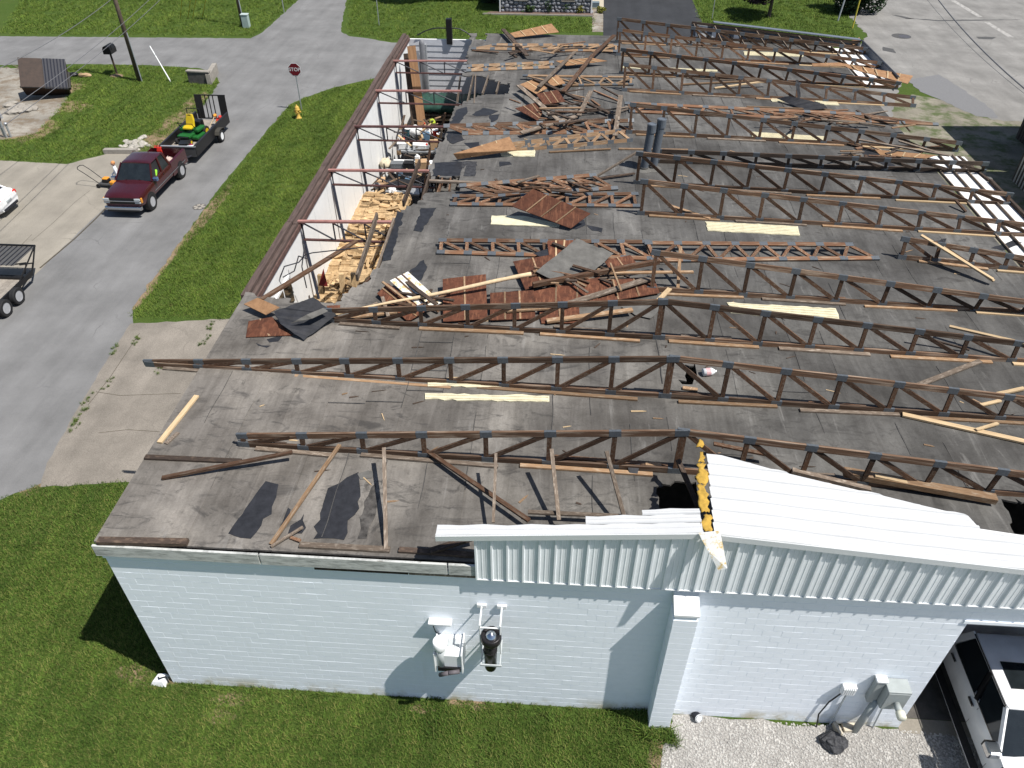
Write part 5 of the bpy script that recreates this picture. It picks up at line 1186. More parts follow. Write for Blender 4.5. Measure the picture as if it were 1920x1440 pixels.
# things in the truck bed
def fuel_can(p, m, label, h=.38):
    t = thing('fuel_can', label, 'fuel can', p); x, y, z = p
    MB().loft([[(x-.13,y-.09,z),(x+.13,y-.09,z),(x+.13,y+.09,z),(x-.13,y+.09,z)],[(x-.14,y-.1,z+h*.7),(x+.14,y-.1,z+h*.7),(x+.14,y+.1,z+h*.7),(x-.14,y+.1,z+h*.7)],[(x-.1,y-.06,z+h),(x+.1,y-.06,z+h),(x+.1,y+.06,z+h),(x-.1,y+.06,z+h)]]).build('tank', m, t, bevel=.02)
    MB().tube((x+.05,y,z+h),(x+.14,y-.06,z+h+.16),.02,n=6).build('spout', BLACK, t); MB().path([(x-.1,y,z+h),(x-.08,y,z+h+.07),(x+.02,y,z+h+.07),(x+.03,y,z+h)],.015,5).build('handle', m, t)
fuel_can(tuple(G(304,296,.65)), RED, 'large red fuel can behind the cab in the truck bed', .62); fuel_can(tuple(G(297,290,.65)), RED, 'smaller red fuel can behind the cab in the truck bed', .45)
sack(tuple(P(-1.7,-.1,.85)), (.25,.35,.18), WHITE, 'white bag lying in the truck bed', 'bag'); sack(tuple(P(-2.3,.2,.8)), (.2,.2,.15), simple('pale_cloth',(.5,.4,.35),.9), 'pale cloth bundle in the truck bed', 'bundle')
sack(tuple(P(-1.5,.5,.82)), (.3,.25,.16), BLACK, 'black bag lying in the truck bed', 'bag')
# mower trailer ------------------------------------------------------------------
LM_ = Matrix.Translation((-12.0,32.9,0)) @ Matrix.Rotation(-math.pi/2,4,'Z')
t = thing('utility_trailer', 'black open utility trailer with raised mesh ramp carrying the green mower', 'trailer', M=LM_); P2 = lambda *a: LM_ @ Vector(a)
DECK = wood('trailer_deck', (.3,.27,.23), (.17,.15,.13), .15)
for k in range(7): MB().b2((-2.5,-.94+k*.27,.5),(2.6,-.94+k*.27+.262,.54)).build('deck_plank', DECK, t, local=True)
for s in (1,-1):
    MB().b2((-2.55,s*.97-.03,.4),(2.65,s*.97+.03,.98)).build('side_panel', BLACK, t, local=True); MB().b2((-2.55,s*.97-.045,.98),(2.65,s*.97+.045,1.03)).build('top_rail', STEELD, t, local=True)
    wheel(t, LM_ @ Matrix.Translation((-.55,s*1.14,.34)), .34, .2, s, WHITE_M)
    MB().loft([[(x_,s*1.0,z_),(x_,s*1.27,z_),(x_,s*1.27,z_-.03),(x_,s*1.0,z_-.03)] for x_, z_ in ((-1.0,.55),(-.9,.72),(-.7,.78),(-.4,.78),(-.2,.72),(-.1,.55))]).build('fender', simple('worn_black',(.05,.047,.04),.6), t, local=True)
MB().b2((2.6,-1.0,.4),(2.66,1.0,.95)).build('front_panel', simple('faded_black',(.06,.06,.062),.5), t, local=True); MB().b2((2.58,-1.02,.95),(2.69,1.02,1.0)).build('front_rail', GALV, t, local=True)
for s in (1,-1): MB().tube(P2(2.6,s*.7,.45), P2(3.75,0,.48), .05, n=6).build('tongue', STEELD, t)
MB().sphere(P2(3.8,0,.5), .09, 8, 6).build('coupler', GALV, t)
rg = MB(); Z0, Z1, XR_ = .55, 1.95, -2.62
ramp_ = MB().b2((XR_-.05,-.95,Z0),(XR_,.95,Z0+.06)).b2((XR_-.2,-.95,Z1-.06),(XR_-.15,.95,Z1)).build('ramp_frame', BLACK, t, local=True)
for k, (y0, y1) in enumerate(((-.95,-.5),(.5,.95),(-.32,-.26),(-.08,-.02),(.16,.22))):
    MB().loft([[(XR_,y0,Z0),(XR_,y1,Z0),(XR_-.02,y1,Z0),(XR_-.02,y0,Z0)],[(XR_-.15,y0,Z1),(XR_-.15,y1,Z1),(XR_-.17,y1,Z1),(XR_-.17,y0,Z1)]]).build('ramp_mesh' if k < 2 else 'ramp_slat', BLACK, t, local=True)
# zero-turn mower
MM = LM_ @ Matrix.Translation((.35,-.1,.55)) @ Matrix.Rotation(R(-8),4,'Z'); t = thing('riding_mower', 'green riding mower with yellow seat on the black trailer', 'mower', M=MM)
def lp_(nm, lo, hi, m, bv=.02): return MB().b2(lo, hi).build(nm, m, t, local=True, bevel=bv)
lp_('mower_deck', (-.35,-.66,.12), (.55,.66,.3), GREEN, .06); lp_('frame', (-.75,-.35,.3), (.85,.35,.42), GREEN); lp_('fender', (-.55,.3,.42), (.25,.6,.62), GREEN, .06); lp_('fender', (-.55,-.6,.42), (.25,-.3,.62), GREEN, .06); lp_('engine', (-.95,-.32,.35), (-.5,.32,.78), BLACK, .05); lp_('footrest', (.55,-.3,.34), (.95,.3,.38), BLACK)
MB().loft([[(-.1,-.27,.62),(-.1,.27,.62),(-.1,.27,.72),(-.1,-.27,.72)],[(.15,-.29,.63),(.15,.29,.63),(.15,.29,.76),(.15,-.29,.76)],[(.4,-.26,.6),(.4,.26,.6),(.4,.26,.72),(.4,-.26,.72)]]).build('seat', YELLOW, t, local=True, bevel=.04)
MB().loft([[(-.1,-.27,.68),(.02,-.25,.7),(.02,.25,.7),(-.1,.27,.68)],[(-.2,-.27,1.0),(-.08,-.25,1.0),(-.08,.25,1.0),(-.2,.27,1.0)],[(-.27,-.2,1.3),(-.17,-.18,1.3),(-.17,.18,1.3),(-.27,.2,1.3)]]).build('seat_back', YELLOW, t, local=True, bevel=.04); lp_('head_notch', (-.2,-.1,1.18), (-.15,.1,1.29), BLACK, .01)
for s in (1,-1):
    wheel(t, MM @ Matrix.Translation((-.55,s*.52,.27)), .27, .28, s, YELLOW); wheel(t, MM @ Matrix.Translation((.95,s*.42,.15)), .15, .13, s, YELLOW)
    MB().path([MM @ Vector(v) for v in ((.1,s*.42,.5),(.45,s*.44,1.0),(.55,s*.1 if s > 0 else -.1,1.02))], .022, 6).build('lever', BLACK, t); MB().path([MM @ Vector(v) for v in ((-.6,s*.4,.5),(-.65,s*.4,1.45),(-.65,0,1.48))], .026, 6).build('roll_bar', BLACK, t)
for k, (a, b_, m, lab) in enumerate([((-.2,.65,.62),(-1.9,.75,.95),GALV,'silver string trimmer shaft lying along the trailer side, upper'),((.0,.8,.6),(-1.8,.85,.8),GALV,'silver string trimmer shaft lying along the trailer side, lower'),((.3,.55,.58),(-1.6,.6,1.15),W_PALE,'wooden-handled garden tool lying by the mower on the trailer')]):
    tt = thing('string_trimmer' if k < 2 else 'garden_rake', lab, 'trimmer' if k < 2 else 'tool', P2(*a)); MB().tube(P2(*a), P2(*b_), .018, n=6).build('shaft', m, tt); MB().sphere(P2(*b_), (.1,.16,.1), 10, 6).build('motor', ORANGE if k else RED, tt, smooth=True); MB().sphere(P2(*a), (.07,.07,.05), 8, 6).build('cutter_head', BLACK, tt, smooth=True)
box_thing('white_bucket', P2(2.2,.55,.55), (.4,.3,.25), WHITE, 'white tub in the front corner of the mower trailer', 'tub', .3); fuel_can(tuple(P2(-1.3,.78,.55)), YELLOW, 'yellow fuel can at the side of the mower trailer', .3); fuel_can(tuple(P2(-1.55,.75,.55)), RED, 'red fuel can at the rear side of the mower trailer', .4)
box_thing('tool_case', P2(1.75,.0,.55), (.5,.6,.3), BLACK, 'black tool case in the front of the mower trailer', 'tool case', .2)
sack(tuple(P2(1.95,.45,.7)), (.14,.14,.12), simple('magenta_plastic',(.25,.01,.06),.5), 'magenta jug in the front of the mower trailer', 'jug')
# push mower by the person
mp = G(208,346); QM = Matrix.Translation((G(203,349).x,G(203,349).y,.012)) @ Matrix.Rotation(R(-6),4,'Z'); t = thing('push_mower', 'orange and black push mower on the concrete beside the person', 'mower', M=QM)
lp_('deck', (-.35,-.27,.1), (.35,.27,.24), simple('mower_grey',(.06,.06,.06),.5), .05); lp_('engine', (-.16,-.16,.24), (.18,.16,.4), BLACK, .04); lp_('engine_cover', (-.14,-.15,.4), (.16,.15,.48), ORANGE, .04); lp_('bag_front', (.3,-.24,.14), (.55,.24,.36), ORANGE, .05)
for x in (-.33,.33):
    for s in (1,-1): wheel(t, QM @ Matrix.Translation((x,s*.31,.11)), .11, .07, s, BLACK)
MB().path([QM @ Vector(v) for v in ((-.3,.22,.22),(-.95,.25,.75),(-1.25,.25,.95),(-1.32,.12,1.0),(-1.32,-.12,1.0),(-1.25,-.25,.95),(-.95,-.25,.75),(-.3,-.22,.22))], .018, 6).build('handle', BLACK, t)
# white sedan at the left edge, tail towards the street -----------------------------
a, b_ = G(-2,424), G(37,390); d = (b_-a).normalized(); ax = Vector((-d.y,d.x,0));            # ax points forwards, away from the tail
ctr = (a+b_)/2; cen = ctr+ax*2.25+d*.45; CM = Matrix.Translation((cen.x,cen.y,.008)) @ Matrix.Rotation(math.atan2(ax.y,ax.x),4,'Z')
t, P3 = car('sedan', 'white sedan parked on the concrete apron at the left edge of the photo', 'car', CM, CARWHITE, [(2.25,.3,.62,.7),(2.1,.24,.74,.84),(1.4,.22,.86,.9),(.6,.22,.94,.91),(-.8,.22,.98,.91),(-1.5,.22,1.0,.9),(-2.05,.26,.98,.85),(-2.25,.34,.86,.74)], (1.1,-1.75,.82,.93,.35,-1.0,.62,1.42), (1.35,-1.35), .32, .2, (.36,.68))
for lo, hi, m, nm in [((-2.29,-.2,.62),(-2.24,.2,.74),LGREY,'number_plate'),((-2.28,-.6,.3),(-2.2,.6,.44),STEELD,'rear_diffuser'),((-2.24,.5,.72),(-2.1,.82,.9),RED,'tail_light'),((-2.24,-.82,.72),(-2.1,-.5,.9),RED,'tail_light')]: pb(nm, lo, hi, m, t)
# tandem trailer at the left edge ---------------------------------------------------
wp = G(26,576); FM = Matrix.Translation((wp.x-1.05,wp.y-.15,0)) @ Matrix.Rotation(-math.pi/2,4,'Z'); t = thing('flatbed_trailer', 'black tandem-axle flatbed trailer with a raised dovetail ramp at the left edge', 'trailer', M=FM)
for k in range(7): MB().b2((-1.3,-.95+k*.272,.55),(4.2,-.95+k*.272+.264,.6)).build('deck_plank', DECK, t, local=True)
for s in (1,-1):
    MB().b2((-2.0,s*.98-.04,.42),(4.2,s*.98+.04,.62)).build('side_rail', BLACK, t, local=True)
    for x in (-.45,.45): wheel(t, FM @ Matrix.Translation((x,s*1.16,.36)), .36, .22, s, BRIM)
    MB().path([FM @ Vector(v) for v in ((-1.2,s*.95,.6),(-2.9,s*.95,1.35),(-2.05,s*.95,.45))], .035, 6).build('ramp_side', BLACK, t)
for k in range(9): MB().b2((-2.9,-.93+k*.22,1.3),(-1.25,-.93+k*.22+.03,1.33)).build('ramp_bar', STEELD, t, local=True)
MB().b2((-2.92,-.97,1.3),(-2.86,.97,1.37)).build('ramp_edge', BLACK, t, local=True); MB().b2((-1.5,-.97,.55),(-1.3,.97,.7)).build('hinge_beam', BLACK, t, local=True)
MB().b2((-2.85,-.93,1.29),(-1.3,.93,1.3)).build('ramp_mesh', simple('mesh_grey',(.07,.07,.07),.7), t, local=True)
for k in range(2): MB().path([FM @ Vector(v) for v in ((-2.0,.95-.3*k,.45),(-2.35,.95-.3*k,.8),(-1.6,.95-.3*k,1.15))], .03, 5).build('spring_arm', BLACK, t)
# white pickup in the garage door -------------------------------------------------------
WMx = Matrix.Translation((19.93,.32,.0)) @ Matrix.Rotation(R(-91.5),4,'Z')
st = [(3.3,.5,1.02,.82),(3.2,.46,1.14,.93),(2.8,.44,1.22,.99),(2.0,.44,1.27,1.02),(1.45,.44,1.3,1.02),(0,.44,1.32,1.02),(-1.2,.44,1.32,1.02),(-1.55,.44,1.3,1.02),(-3.0,.46,1.28,1.0),(-3.1,.5,1.2,.96)]
t, P4 = car('white_pickup', 'white crew-cab pickup half inside the open garage door', 'pickup truck', WMx, CARWHITE, st, (1.5,-1.25,.98,1.3,.72,-1.05,.76,1.9), (2.05,-2.0), .42, .28, (.46,), bp=BLACK)
SUNR = GLASS
for lo, hi, m, nm in [((-.35,-.5,1.945),(.3,.5,1.957),GLASS,'sunroof'),((.42,-.1,1.94),(.62,-.02,1.975),BLACK,'roof_antenna'),((1.6,-1.28,1.3),(1.28,-1.0,1.52),CHROME,'mirror'),((1.28,1.0,1.3),(1.6,1.28,1.52),CHROME,'mirror'),((1.27,-1.27,1.3),(1.3,-1.03,1.5),BLACK,'mirror_glass'),
    ((-1.2,-1.2,.36),(1.4,-1.02,.42),BLACK,'running_board'),((-1.2,-1.22,.37),(1.4,-1.195,.41),CHROME,'running_board_trim'),((-1.2,1.02,.36),(1.4,1.2,.42),BLACK,'running_board'),
    ((.1,-1.06,1.12),(.34,-1.015,1.17),CHROME,'door_handle'),((-1.0,-1.06,1.12),(-.76,-1.015,1.17),CHROME,'door_handle'),((1.72,-.99,1.2),(2.0,-.96,1.27),STEELD,'fender_vent'),
    ((3.24,-.9,.42),(3.4,.9,.62),CHROME,'bumper'),((3.22,-.6,.68),(3.28,.6,1.08),BLACK,'grille'),((3.16,.62,.85),(3.26,.92,1.06),LGREY,'headlight'),((3.16,-.92,.85),(3.26,-.62,1.06),LGREY,'headlight')]:
    lo, hi = [min(a,b) for a,b in zip(lo,hi)], [max(a,b) for a,b in zip(lo,hi)]; pb(nm, lo, hi, m, t)
for x in (.42,-1.15,1.42):                                   # door seams
    MB().add([P4(x,-1.0215,.55),P4(x+.012,-1.0215,.55),P4(x+.012,-.99,1.26),P4(x,-.99,1.26)],[(0,1,2,3)]).build('door_seam', BLACK, t)
beam('belt_trim', P4(1.45,-.985,1.31), P4(-1.2,-.985,1.31), .012, .025, CHROME, t); beam('roof_drip', P4(.7,-.765,1.9), P4(-1.05,-.765,1.9), .02, .02, BLACK, t)
# black car on the far driveway: only its tail reaches into the photo
t, P5 = car('black_car', 'black car parked on the dark driveway at the top edge', 'car', Matrix.Translation((19.0,72.2,.01)) @ Matrix.Rotation(R(92),4,'Z'), CARBLACK, [(2.3,.3,.7,.75),(2.1,.24,.8,.88),(.6,.22,.98,.93),(-1.5,.22,1.02,.92),(-2.1,.26,1.0,.87),(-2.3,.34,.86,.76)], (1.1,-1.8,.84,.98,.35,-1.2,.64,1.55), (1.35,-1.35), .33, .22, (.36,.68))
# ---------------------------------------------------------------- street furniture and surroundings
POLEW = wood('pole_wood', (.13,.1,.075), (.06,.045,.035), .1)
def upole(px, py, h, label, r=.16):
    p = G(px, py); t = thing('utility_pole', label, 'utility pole', p); secs = []
    MB().tube(p, p+Vector((0,0,h)), r, r*.7, n=12).build('shaft', POLEW, t, smooth=True)
    MB().b2((p.x-1.2,p.y-.06,h-.7),(p.x+1.2,p.y+.06,h-.58)).build('crossarm', POLEW, t)
    for k in (-1.1,-.4,.4,1.1): MB().lathe([(.03,0),(.06,.06),(.05,.12),(.02,.15)], Matrix.Translation((p.x+k,p.y,h-.58)), 8).build('insulator', GALV, t)
    MB().tube(p+Vector((r+.03,-.06,0)), p+Vector((r*.75+.03,-.06,3.2)), .045, n=8).build('conduit', GALV, t)
    return p
pA = upole(262,152,10.5,'tall utility pole standing on the left lawn by the mailbox'); pB = upole(455,48,10,'utility pole beside the pale green utility box across the street', .13)
WIRE = simple('wire_grey', (.13,.13,.14), .5)
def wire(pts, z, label, r=.014, sag=.25):
    L_ = [G(a, b, zz) for (a, b), zz in zip(pts, z)]; A, Bq = L_[0], L_[-1]; Q = [A.lerp(Bq, i/16)-Vector((0,0,sag*4*(i/16)*(1-i/16))) for i in range(17)]
    tag(MB().path(Q, r, 6).build('overhead_wire', WIRE), label, 'wire', 'overhead wires')
wire([(320,-20),(-10,248)],(5.6,5.4),'overhead wire crossing the left lawn, lower of the close pair'); wire([(300,-20),(-10,224)],(5.75,5.55),'overhead wire crossing the left lawn, upper of the close pair')
wire([(225,-15),(-10,132)],(6.2,6.0),'single overhead wire above the cross street at the top left',.016)
wire([(1745,-20),(1940,182)],(7,7),'thick overhead wire crossing the far lot at the top right',.028); wire([(1735,-5),(1940,190)],(6.4,6.4),'thin overhead wire below the thick one at the top right',.01)
# leaning white guy marker, yellow guards
def rod(a, b_, r, m, label, name, cat, n=8, caps=True):
    t = thing(name, label, cat, a); MB().tube(a, b_, r, n=n).build('sleeve', m, t); MB().sphere(b_, r*1.15, 8, 5).build('tip', m, t); return t
p = G(320,153); q = GY(281,87,p.y+.6); rod(p, q, .045, WHITE, 'slim white guy-wire guard slanting up from the lawn by the pole', 'guy_guard', 'guy guard')
YEL = simple('guard_yellow', (.5,.42,.06), .6)
for k, (a, b_) in enumerate((((338,33),(342,-12)),((352,35),(359,-12)),((361,35),(369,-12)),((379,33),(388,-12)))):
    p = G(*a); q = GY(*b_, p.y-.6); rod(p, p.lerp(q, 1.0), .03, YEL, f'slim yellow guy-wire guard at the top left, {ORD[k]} from the left', 'guy_guard', 'guy guard')
t = thing('utility_box', 'pale green utility box beside the far pole', 'utility box', G(463,52)); p = G(463,52)
MB().b2((p.x-.28,p.y-.2,0),(p.x+.28,p.y+.25,1.0)).build('cabinet', simple('pale_green',(.3,.38,.36),.5), t, bevel=.03); MB().b2((p.x-.31,p.y-.23,1.0),(p.x+.31,p.y+.28,1.08)).build('lid', simple('pale_green2',(.4,.47,.45),.5), t, bevel=.02)
# mailbox
p = G(220,140); t = thing('mailbox', 'black mailbox on a post by the left lawn', 'mailbox', p)
MB().tube(p, p+Vector((-.03,0,1.5)), .07, n=8).build('post', W_DARK, t)
MB().loft([[(p.x+a,p.y-.42,1.5+b_) for a,b_ in ((-.28,0),(.28,0),(.28,.3),(.2,.48),(0,.56),(-.2,.48),(-.28,.3))],[(p.x+a,p.y+.42,1.5+b_) for a,b_ in ((-.28,0),(.28,0),(.28,.3),(.2,.48),(0,.56),(-.2,.48),(-.28,.3))]]).build('box', BLACK, t); MB().b2((p.x+.28,p.y-.2,1.75),(p.x+.31,p.y-.15,2.05)).build('flag', BLACK, t)
MB().sphere((p.x+.1,p.y-.3,.0), (.5,.35,.12), 10, 6).build('footing', simple('brown_earth',(.2,.14,.09),.9), t)
# stop sign
p = G(566,207); t = thing('stop_sign', 'red octagonal stop sign at the street corner', 'stop sign', p)
MB().b2((p.x-.03,p.y-.02,0),(p.x+.03,p.y+.02,2.9)).build('post', GALV, t)
def octa(r, y, off): return [(p.x+r*math.cos(R(22.5+45*k)), y+off*0, 2.55+r*math.sin(R(22.5+45*k))) for k in range(8)]
MB().loft([octa(.42,p.y-.03,0), octa(.42,p.y-.035,0)]).build('border', WHITE, t); MB().loft([octa(.39,p.y-.036,0), octa(.39,p.y-.042,0)]).build('face', STOPRED, t)
def text_mesh(s, size, M, m, parent, name='lettering'):
    cu = bpy.data.curves.new(name, 'FONT'); cu.body = s; cu.size = size; cu.align_x = 'CENTER'; cu.align_y = 'CENTER'; cu.extrude = .002
    o = bpy.data.objects.new(name, cu); col.objects.link(o); dg = bpy.context.evaluated_depsgraph_get(); me = bpy.data.meshes.new_from_object(o.evaluated_get(dg)); bpy.data.objects.remove(o); me.materials.clear(); me.materials.append(m)
    q = bpy.data.objects.new(name, me); return link(q, M, parent)
text_mesh('STOP', .3, Matrix.Translation((p.x,p.y-.046,2.55)) @ Matrix.Rotation(math.pi/2,4,'X'), WHITE, t)
# hydrant
p = G(560,222); t = thing('fire_hydrant', 'faded yellow fire hydrant near the stop sign', 'fire hydrant', p)
MB().lathe([(.2,0),(.2,.05),(.13,.08),(.13,.5),(.17,.52),(.17,.57),(.14,.6),(.14,.66),(.1,.76),(.03,.8),(.03,.86),(.001,.86)], Matrix.Translation(p), 16).build('barrel', HYD, t, smooth=True)
for d, r in (((1,0),.06),((-1,0),.06),((0,-1),.085)): MB().tube(p+Vector((d[0]*.1,d[1]*.1,.42)), p+Vector((d[0]*.22,d[1]*.22,.42)), r, n=10).build('outlet', HYD, t)
# manhole on the road
p = G(374,388); t = thing('manhole_cover', 'round iron manhole cover in the street by the lawn', 'manhole cover', p)
MB().lathe([(.34,.0),(.34,.014),(.3,.016),(.001,.016)], Matrix.Translation(p), 28).build('frame', simple('iron',(.09,.085,.08),.7), t)
for k in range(6):
    a = k*math.pi/3; c, s_ = math.cos(a), math.sin(a); MB().add([p+Vector((c*.08-s_*.07,s_*.08+c*.07,.02)),p+Vector((c*.08+s_*.07,s_*.08-c*.07,.02)),p+Vector((c*.29+s_*.08,s_*.29-c*.08,.02)),p+Vector((c*.29-s_*.08,s_*.29+c*.08,.02))],[(0,1,2,3)]).build('rib', CONC, t)
for px, py, lab in ((1690,68,'worn manhole cover in the far lot at the top right'),):
    p = G(px,py); t = thing('manhole_cover', lab, 'manhole cover', p); MB().lathe([(.75,.008),(.75,.016),(.001,.018)], Matrix.Translation(p), 24).build('frame', TARC, t); MB().lathe([(.45,.018),(.45,.024),(.001,.025)], Matrix.Translation(p+Vector((.2,-.1,0))), 24).build('lid', simple('iron2',(.07,.07,.08),.6), t)
# concrete headwall and kerb stone
a, b_, c = G(354,158), G(390,160), G(398,142)
t = thing('culvert_headwall', 'weathered grey concrete headwall at the lawn corner', 'headwall', a)
beam('wall', a+Vector((0,.3,.4)), b_+Vector((0,.3,.4)), .3, .8, CONCD, t); beam('wing', b_+Vector((.1,.1,.35)), c+Vector((.1,.6,.35)), .3, .7, CONC, t); beam('cap', a+Vector((-.05,.3,.83)), b_+Vector((.2,.3,.83)), .38, .08, CONC, t)
beam('concrete_kerb_beam', G(197,287)+Vector((0,0,.12)), G(258,287)+Vector((0,0,.12)), .3, .26, CONC, None, label='long concrete beam lying at the lawn edge behind the truck', cat='concrete beam')
def rock(p, r, rz, label=None, group=None, m=None, s=0):
    mb = MB().sphere((0,0,0), 1, 7, 5); rj = random.Random(s); mb.v = [tuple(a*(1+rj.uniform(-.22,.22)) for a in v) for v in mb.v]
    o = bpy.data.objects.new('rock', mb.mesh('rock', m or ROCK)); link(o, Matrix.Translation(p) @ Matrix.Rotation(rz,4,'Z') @ Matrix.Diagonal((*r,1))); return tag(o, label, 'rock', group)
rr = random.Random(17)
for k in range(34):
    p = G(rr.gauss(262,11), rr.gauss(271,6)); s_ = rr.uniform(.08,.2); rock((p.x,p.y,s_*.3), (s_*1.3,s_,s_*.6), rr.uniform(0,3), 'pale rock in the small heap behind the maroon truck', 'rocks heaped in the ditch behind the truck', s=k % 6)
for k in range(16):
    p = G(rr.gauss(38,14), rr.gauss(205,5)); s_ = rr.uniform(.15,.4); rock((p.x,p.y,s_*.25), (s_*1.6,s_,s_*.45), rr.uniform(0,3), 'broken concrete lump lying by the tilted dumpster', 'concrete rubble by the dumpster', CONC, s=k % 6)
# tilted dumpster
p = (G(52,188)+G(100,186))/2; DM = Matrix.Translation((p.x,p.y+1.3,.5)) @ Matrix.Rotation(R(24),4,'Z') @ Matrix.Rotation(R(8),4,'Y') @ Matrix.Rotation(R(40),4,'X'); t = thing('dumpster', 'brown dumpster with ribbed black lids tilted on the gravel yard', 'dumpster', M=DM)
DB = simple('dumpster_brown', (.035,.021,.015), .6, 0, .3, 4)
MB().loft([[(-1.3,-.75,0),(1.3,-.75,0),(1.3,.75,0),(-1.3,.75,0)],[(-1.35,-.95,1.25),(1.35,-.95,1.25),(1.35,.95,1.5),(-1.35,.95,1.5)]]).build('bin', DB, t, local=True)
for s in (-1,1): MB().b2((s*1.38-.06,-.6,.5),(s*1.38+.06,.6,.7)).build('fork_pocket', BLACK, t, local=True)
for a, b_ in ((-1.36,-.02),(.02,1.36)):
    if a < 0: MB().add([(a,-.97,1.27),(b_,-.97,1.27),(b_,.97,1.52),(a,.97,1.52),(a,-.97,1.3),(b_,-.97,1.3),(b_,.97,1.55),(a,.97,1.55)],[(4,5,6,7),(3,2,1,0),(0,1,5,4),(1,2,6,5),(2,3,7,6),(3,0,4,7)]).build('lid', DB, t, local=True)
    else:
        MB().add([(a,-1.02,1.2),(b_,-1.02,1.2),(b_,.97,1.52),(a,.97,1.52),(a,-1.02,1.24),(b_,-1.02,1.24),(b_,.97,1.56),(a,.97,1.56)],[(4,5,6,7),(3,2,1,0),(0,1,5,4),(1,2,6,5),(2,3,7,6),(3,0,4,7)]).build('lid', simple('lid_blueblack',(.018,.02,.03),.5), t, local=True)
        for k in range(7): beam('lid_rib', DM @ Vector((a+.1+k*.19,-1.0,1.26)), DM @ Vector((a+.1+k*.19,.95,1.58)), .06, .04, MAT['lid_blueblack'], t)
MB().b2((-1.4,-.99,1.2),(1.4,-.9,1.28)).build('rim', BLACK, t, local=True)
# brush pile and odds by the dumpster, yard valve
br = MB(); rr = random.Random(5)
for k in range(60):
    p = G(rr.gauss(62,22), rr.gauss(131,3)); a = rr.uniform(0,6.28); L = rr.uniform(.4,1.2); br.tube((p.x,p.y,.05), (p.x+L*math.cos(a),p.y+L*.6*math.sin(a),rr.uniform(.05,.5)), .018, .008, n=4)
tag(br.build('brush_pile', W_GREY), 'tangle of dry brush behind the dumpster', 'brush', kind='stuff')
for k, (px, py, m, lab) in enumerate(((136,143,BLACK,'black scrap lying on the lawn left of the mailbox'),(160,144,simple('tan_scrap',(.35,.24,.14),.8),'tan scrap lying on the lawn by the mailbox'))):
    p = G(px,py); sack((p.x,p.y,.12), (.5,.25,.13), m, lab, 'scrap')
p = G(13,258); t = thing('yard_standpipe', 'grey standpipe cluster at the left edge of the lawn', 'standpipe', p)
for k, (dx, dy, h) in enumerate(((0,0,1.1),(.2,.1,.8),(-.15,.05,.7))): MB().tube(p+Vector((dx,dy,0)), p+Vector((dx,dy,h)), .06, n=8).build('pipe', GALV, t); MB().sphere(p+Vector((dx,dy,h)), (.12,.1,.09), 8, 6).build('valve', GALV if k else STEELD, t, smooth=True)
p = G(4,222); rod(p, p+Vector((-.25,0,2.0)), .07, GALV, 'grey steel bollard pipe at the left edge of the gravel yard', 'pipe_bollard', 'bollard')
# sign posts
for px, py, h, lab in ((711,48,2.6,'thin grey sign post on the far lawn across the street'),(533,24,2.4,'thin grey sign post at the far left street corner'),(1335,36,2.4,'thin grey post on the far right lawn')):
    p = G(px,py); t = thing('sign_post', lab, 'sign post', p); MB().b2((p.x-.03,p.y-.03,0),(p.x+.03,p.y+.03,h)).build('post', GALV, t); MB().b2((p.x-.3,p.y-.035,h-.45),(p.x+.3,p.y-.03,h)).build('plate', LGREY, t)
p = G(1598,53); rod(p, p+Vector((.12,.3,4.5)), .06, YEL, 'yellow guy-wire guard beside the dark hedge at the top right', 'guy_guard', 'guy guard'); p = G(1571,39); rod(p, p+Vector((.5,.6,4)), .07, GALV, 'grey conduit pole before the dark hedge at the top right', 'conduit_pole', 'pole')
# stone-fronted house across the street ------------------------------------------------
hb = G(1010,24); HY = hb.y+.2; x0, x1 = G(938,16).x, G(1108,18).x
house = thing('stone_house', 'house with a rough grey stone front at the top of the photo', 'house', ((x0+x1)/2,HY,0))
MB().b2((x0,HY+.06,0),(x1,HY+9,3.2)).build('wall', STONE, house)
MB().loft([[(x0-.5,HY-.5,3.2),(x1+.5,HY-.5,3.2),(x1+.5,HY+9.5,3.2),(x0-.5,HY+9.5,3.2)],[(x0+2,HY+4,5),(x1-2,HY+4,5),(x1-2,HY+5,5),(x0+2,HY+5,5)]]).build('roof', simple('shingle_grey',(.07,.068,.066),.9,0,.3,8), house)
rr = random.Random(9); x = x0
STM = []
for k in range(8):
    mb = MB().sphere((0,0,0), (.5,.16,.5), 7, 5); rj = random.Random(k+50); mb.v = [(a*(1+rj.uniform(-.2,.2)), b*1, c*(1+rj.uniform(-.2,.2))) for a,b,c in mb.v]; STM.append(mb.mesh('wall_stone', STONE))
cnt = 0; z = .12
while z < 2.2:
    x = x0+rr.uniform(0,.2)
    while x < x1-.1:
        w_ = rr.uniform(.28,.6); h_ = rr.uniform(.24,.36); o = bpy.data.objects.new('wall_stone', rr.choice(STM)); link(o, Matrix.Translation((x+w_/2,HY+.03,z+rr.gauss(0,.03))) @ Matrix.Rotation(rr.uniform(-.4,.4),4,'Y') @ Matrix.Diagonal((w_*1.0,.8,h_,1)), house); x += w_*.92; cnt += 1
        if cnt > 290: break
    z += .3
    if cnt > 290: break
MB().tube((x0+.05,HY-.08,0), (x0+.05,HY-.08,3.2), .05, n=8).build('downspout', WHITE, house); MB().b2((x1-.05,HY-.12,0),(x1+.05,HY-.02,3.2)).build('corner_trim', WHITE, house)
for a in (.17,.68): MB().b2((x0+(x1-x0)*a,HY-.09,1.0),(x0+(x1-x0)*(a+.13),HY-.02,1.5)).build('window', GLASS, house); 
for a in (.17,.68): MB().b2((x0+(x1-x0)*a-.06,HY-.14,.92),(x0+(x1-x0)*(a+.13)+.06,HY-.02,.99)).build('sill', CONC, house)
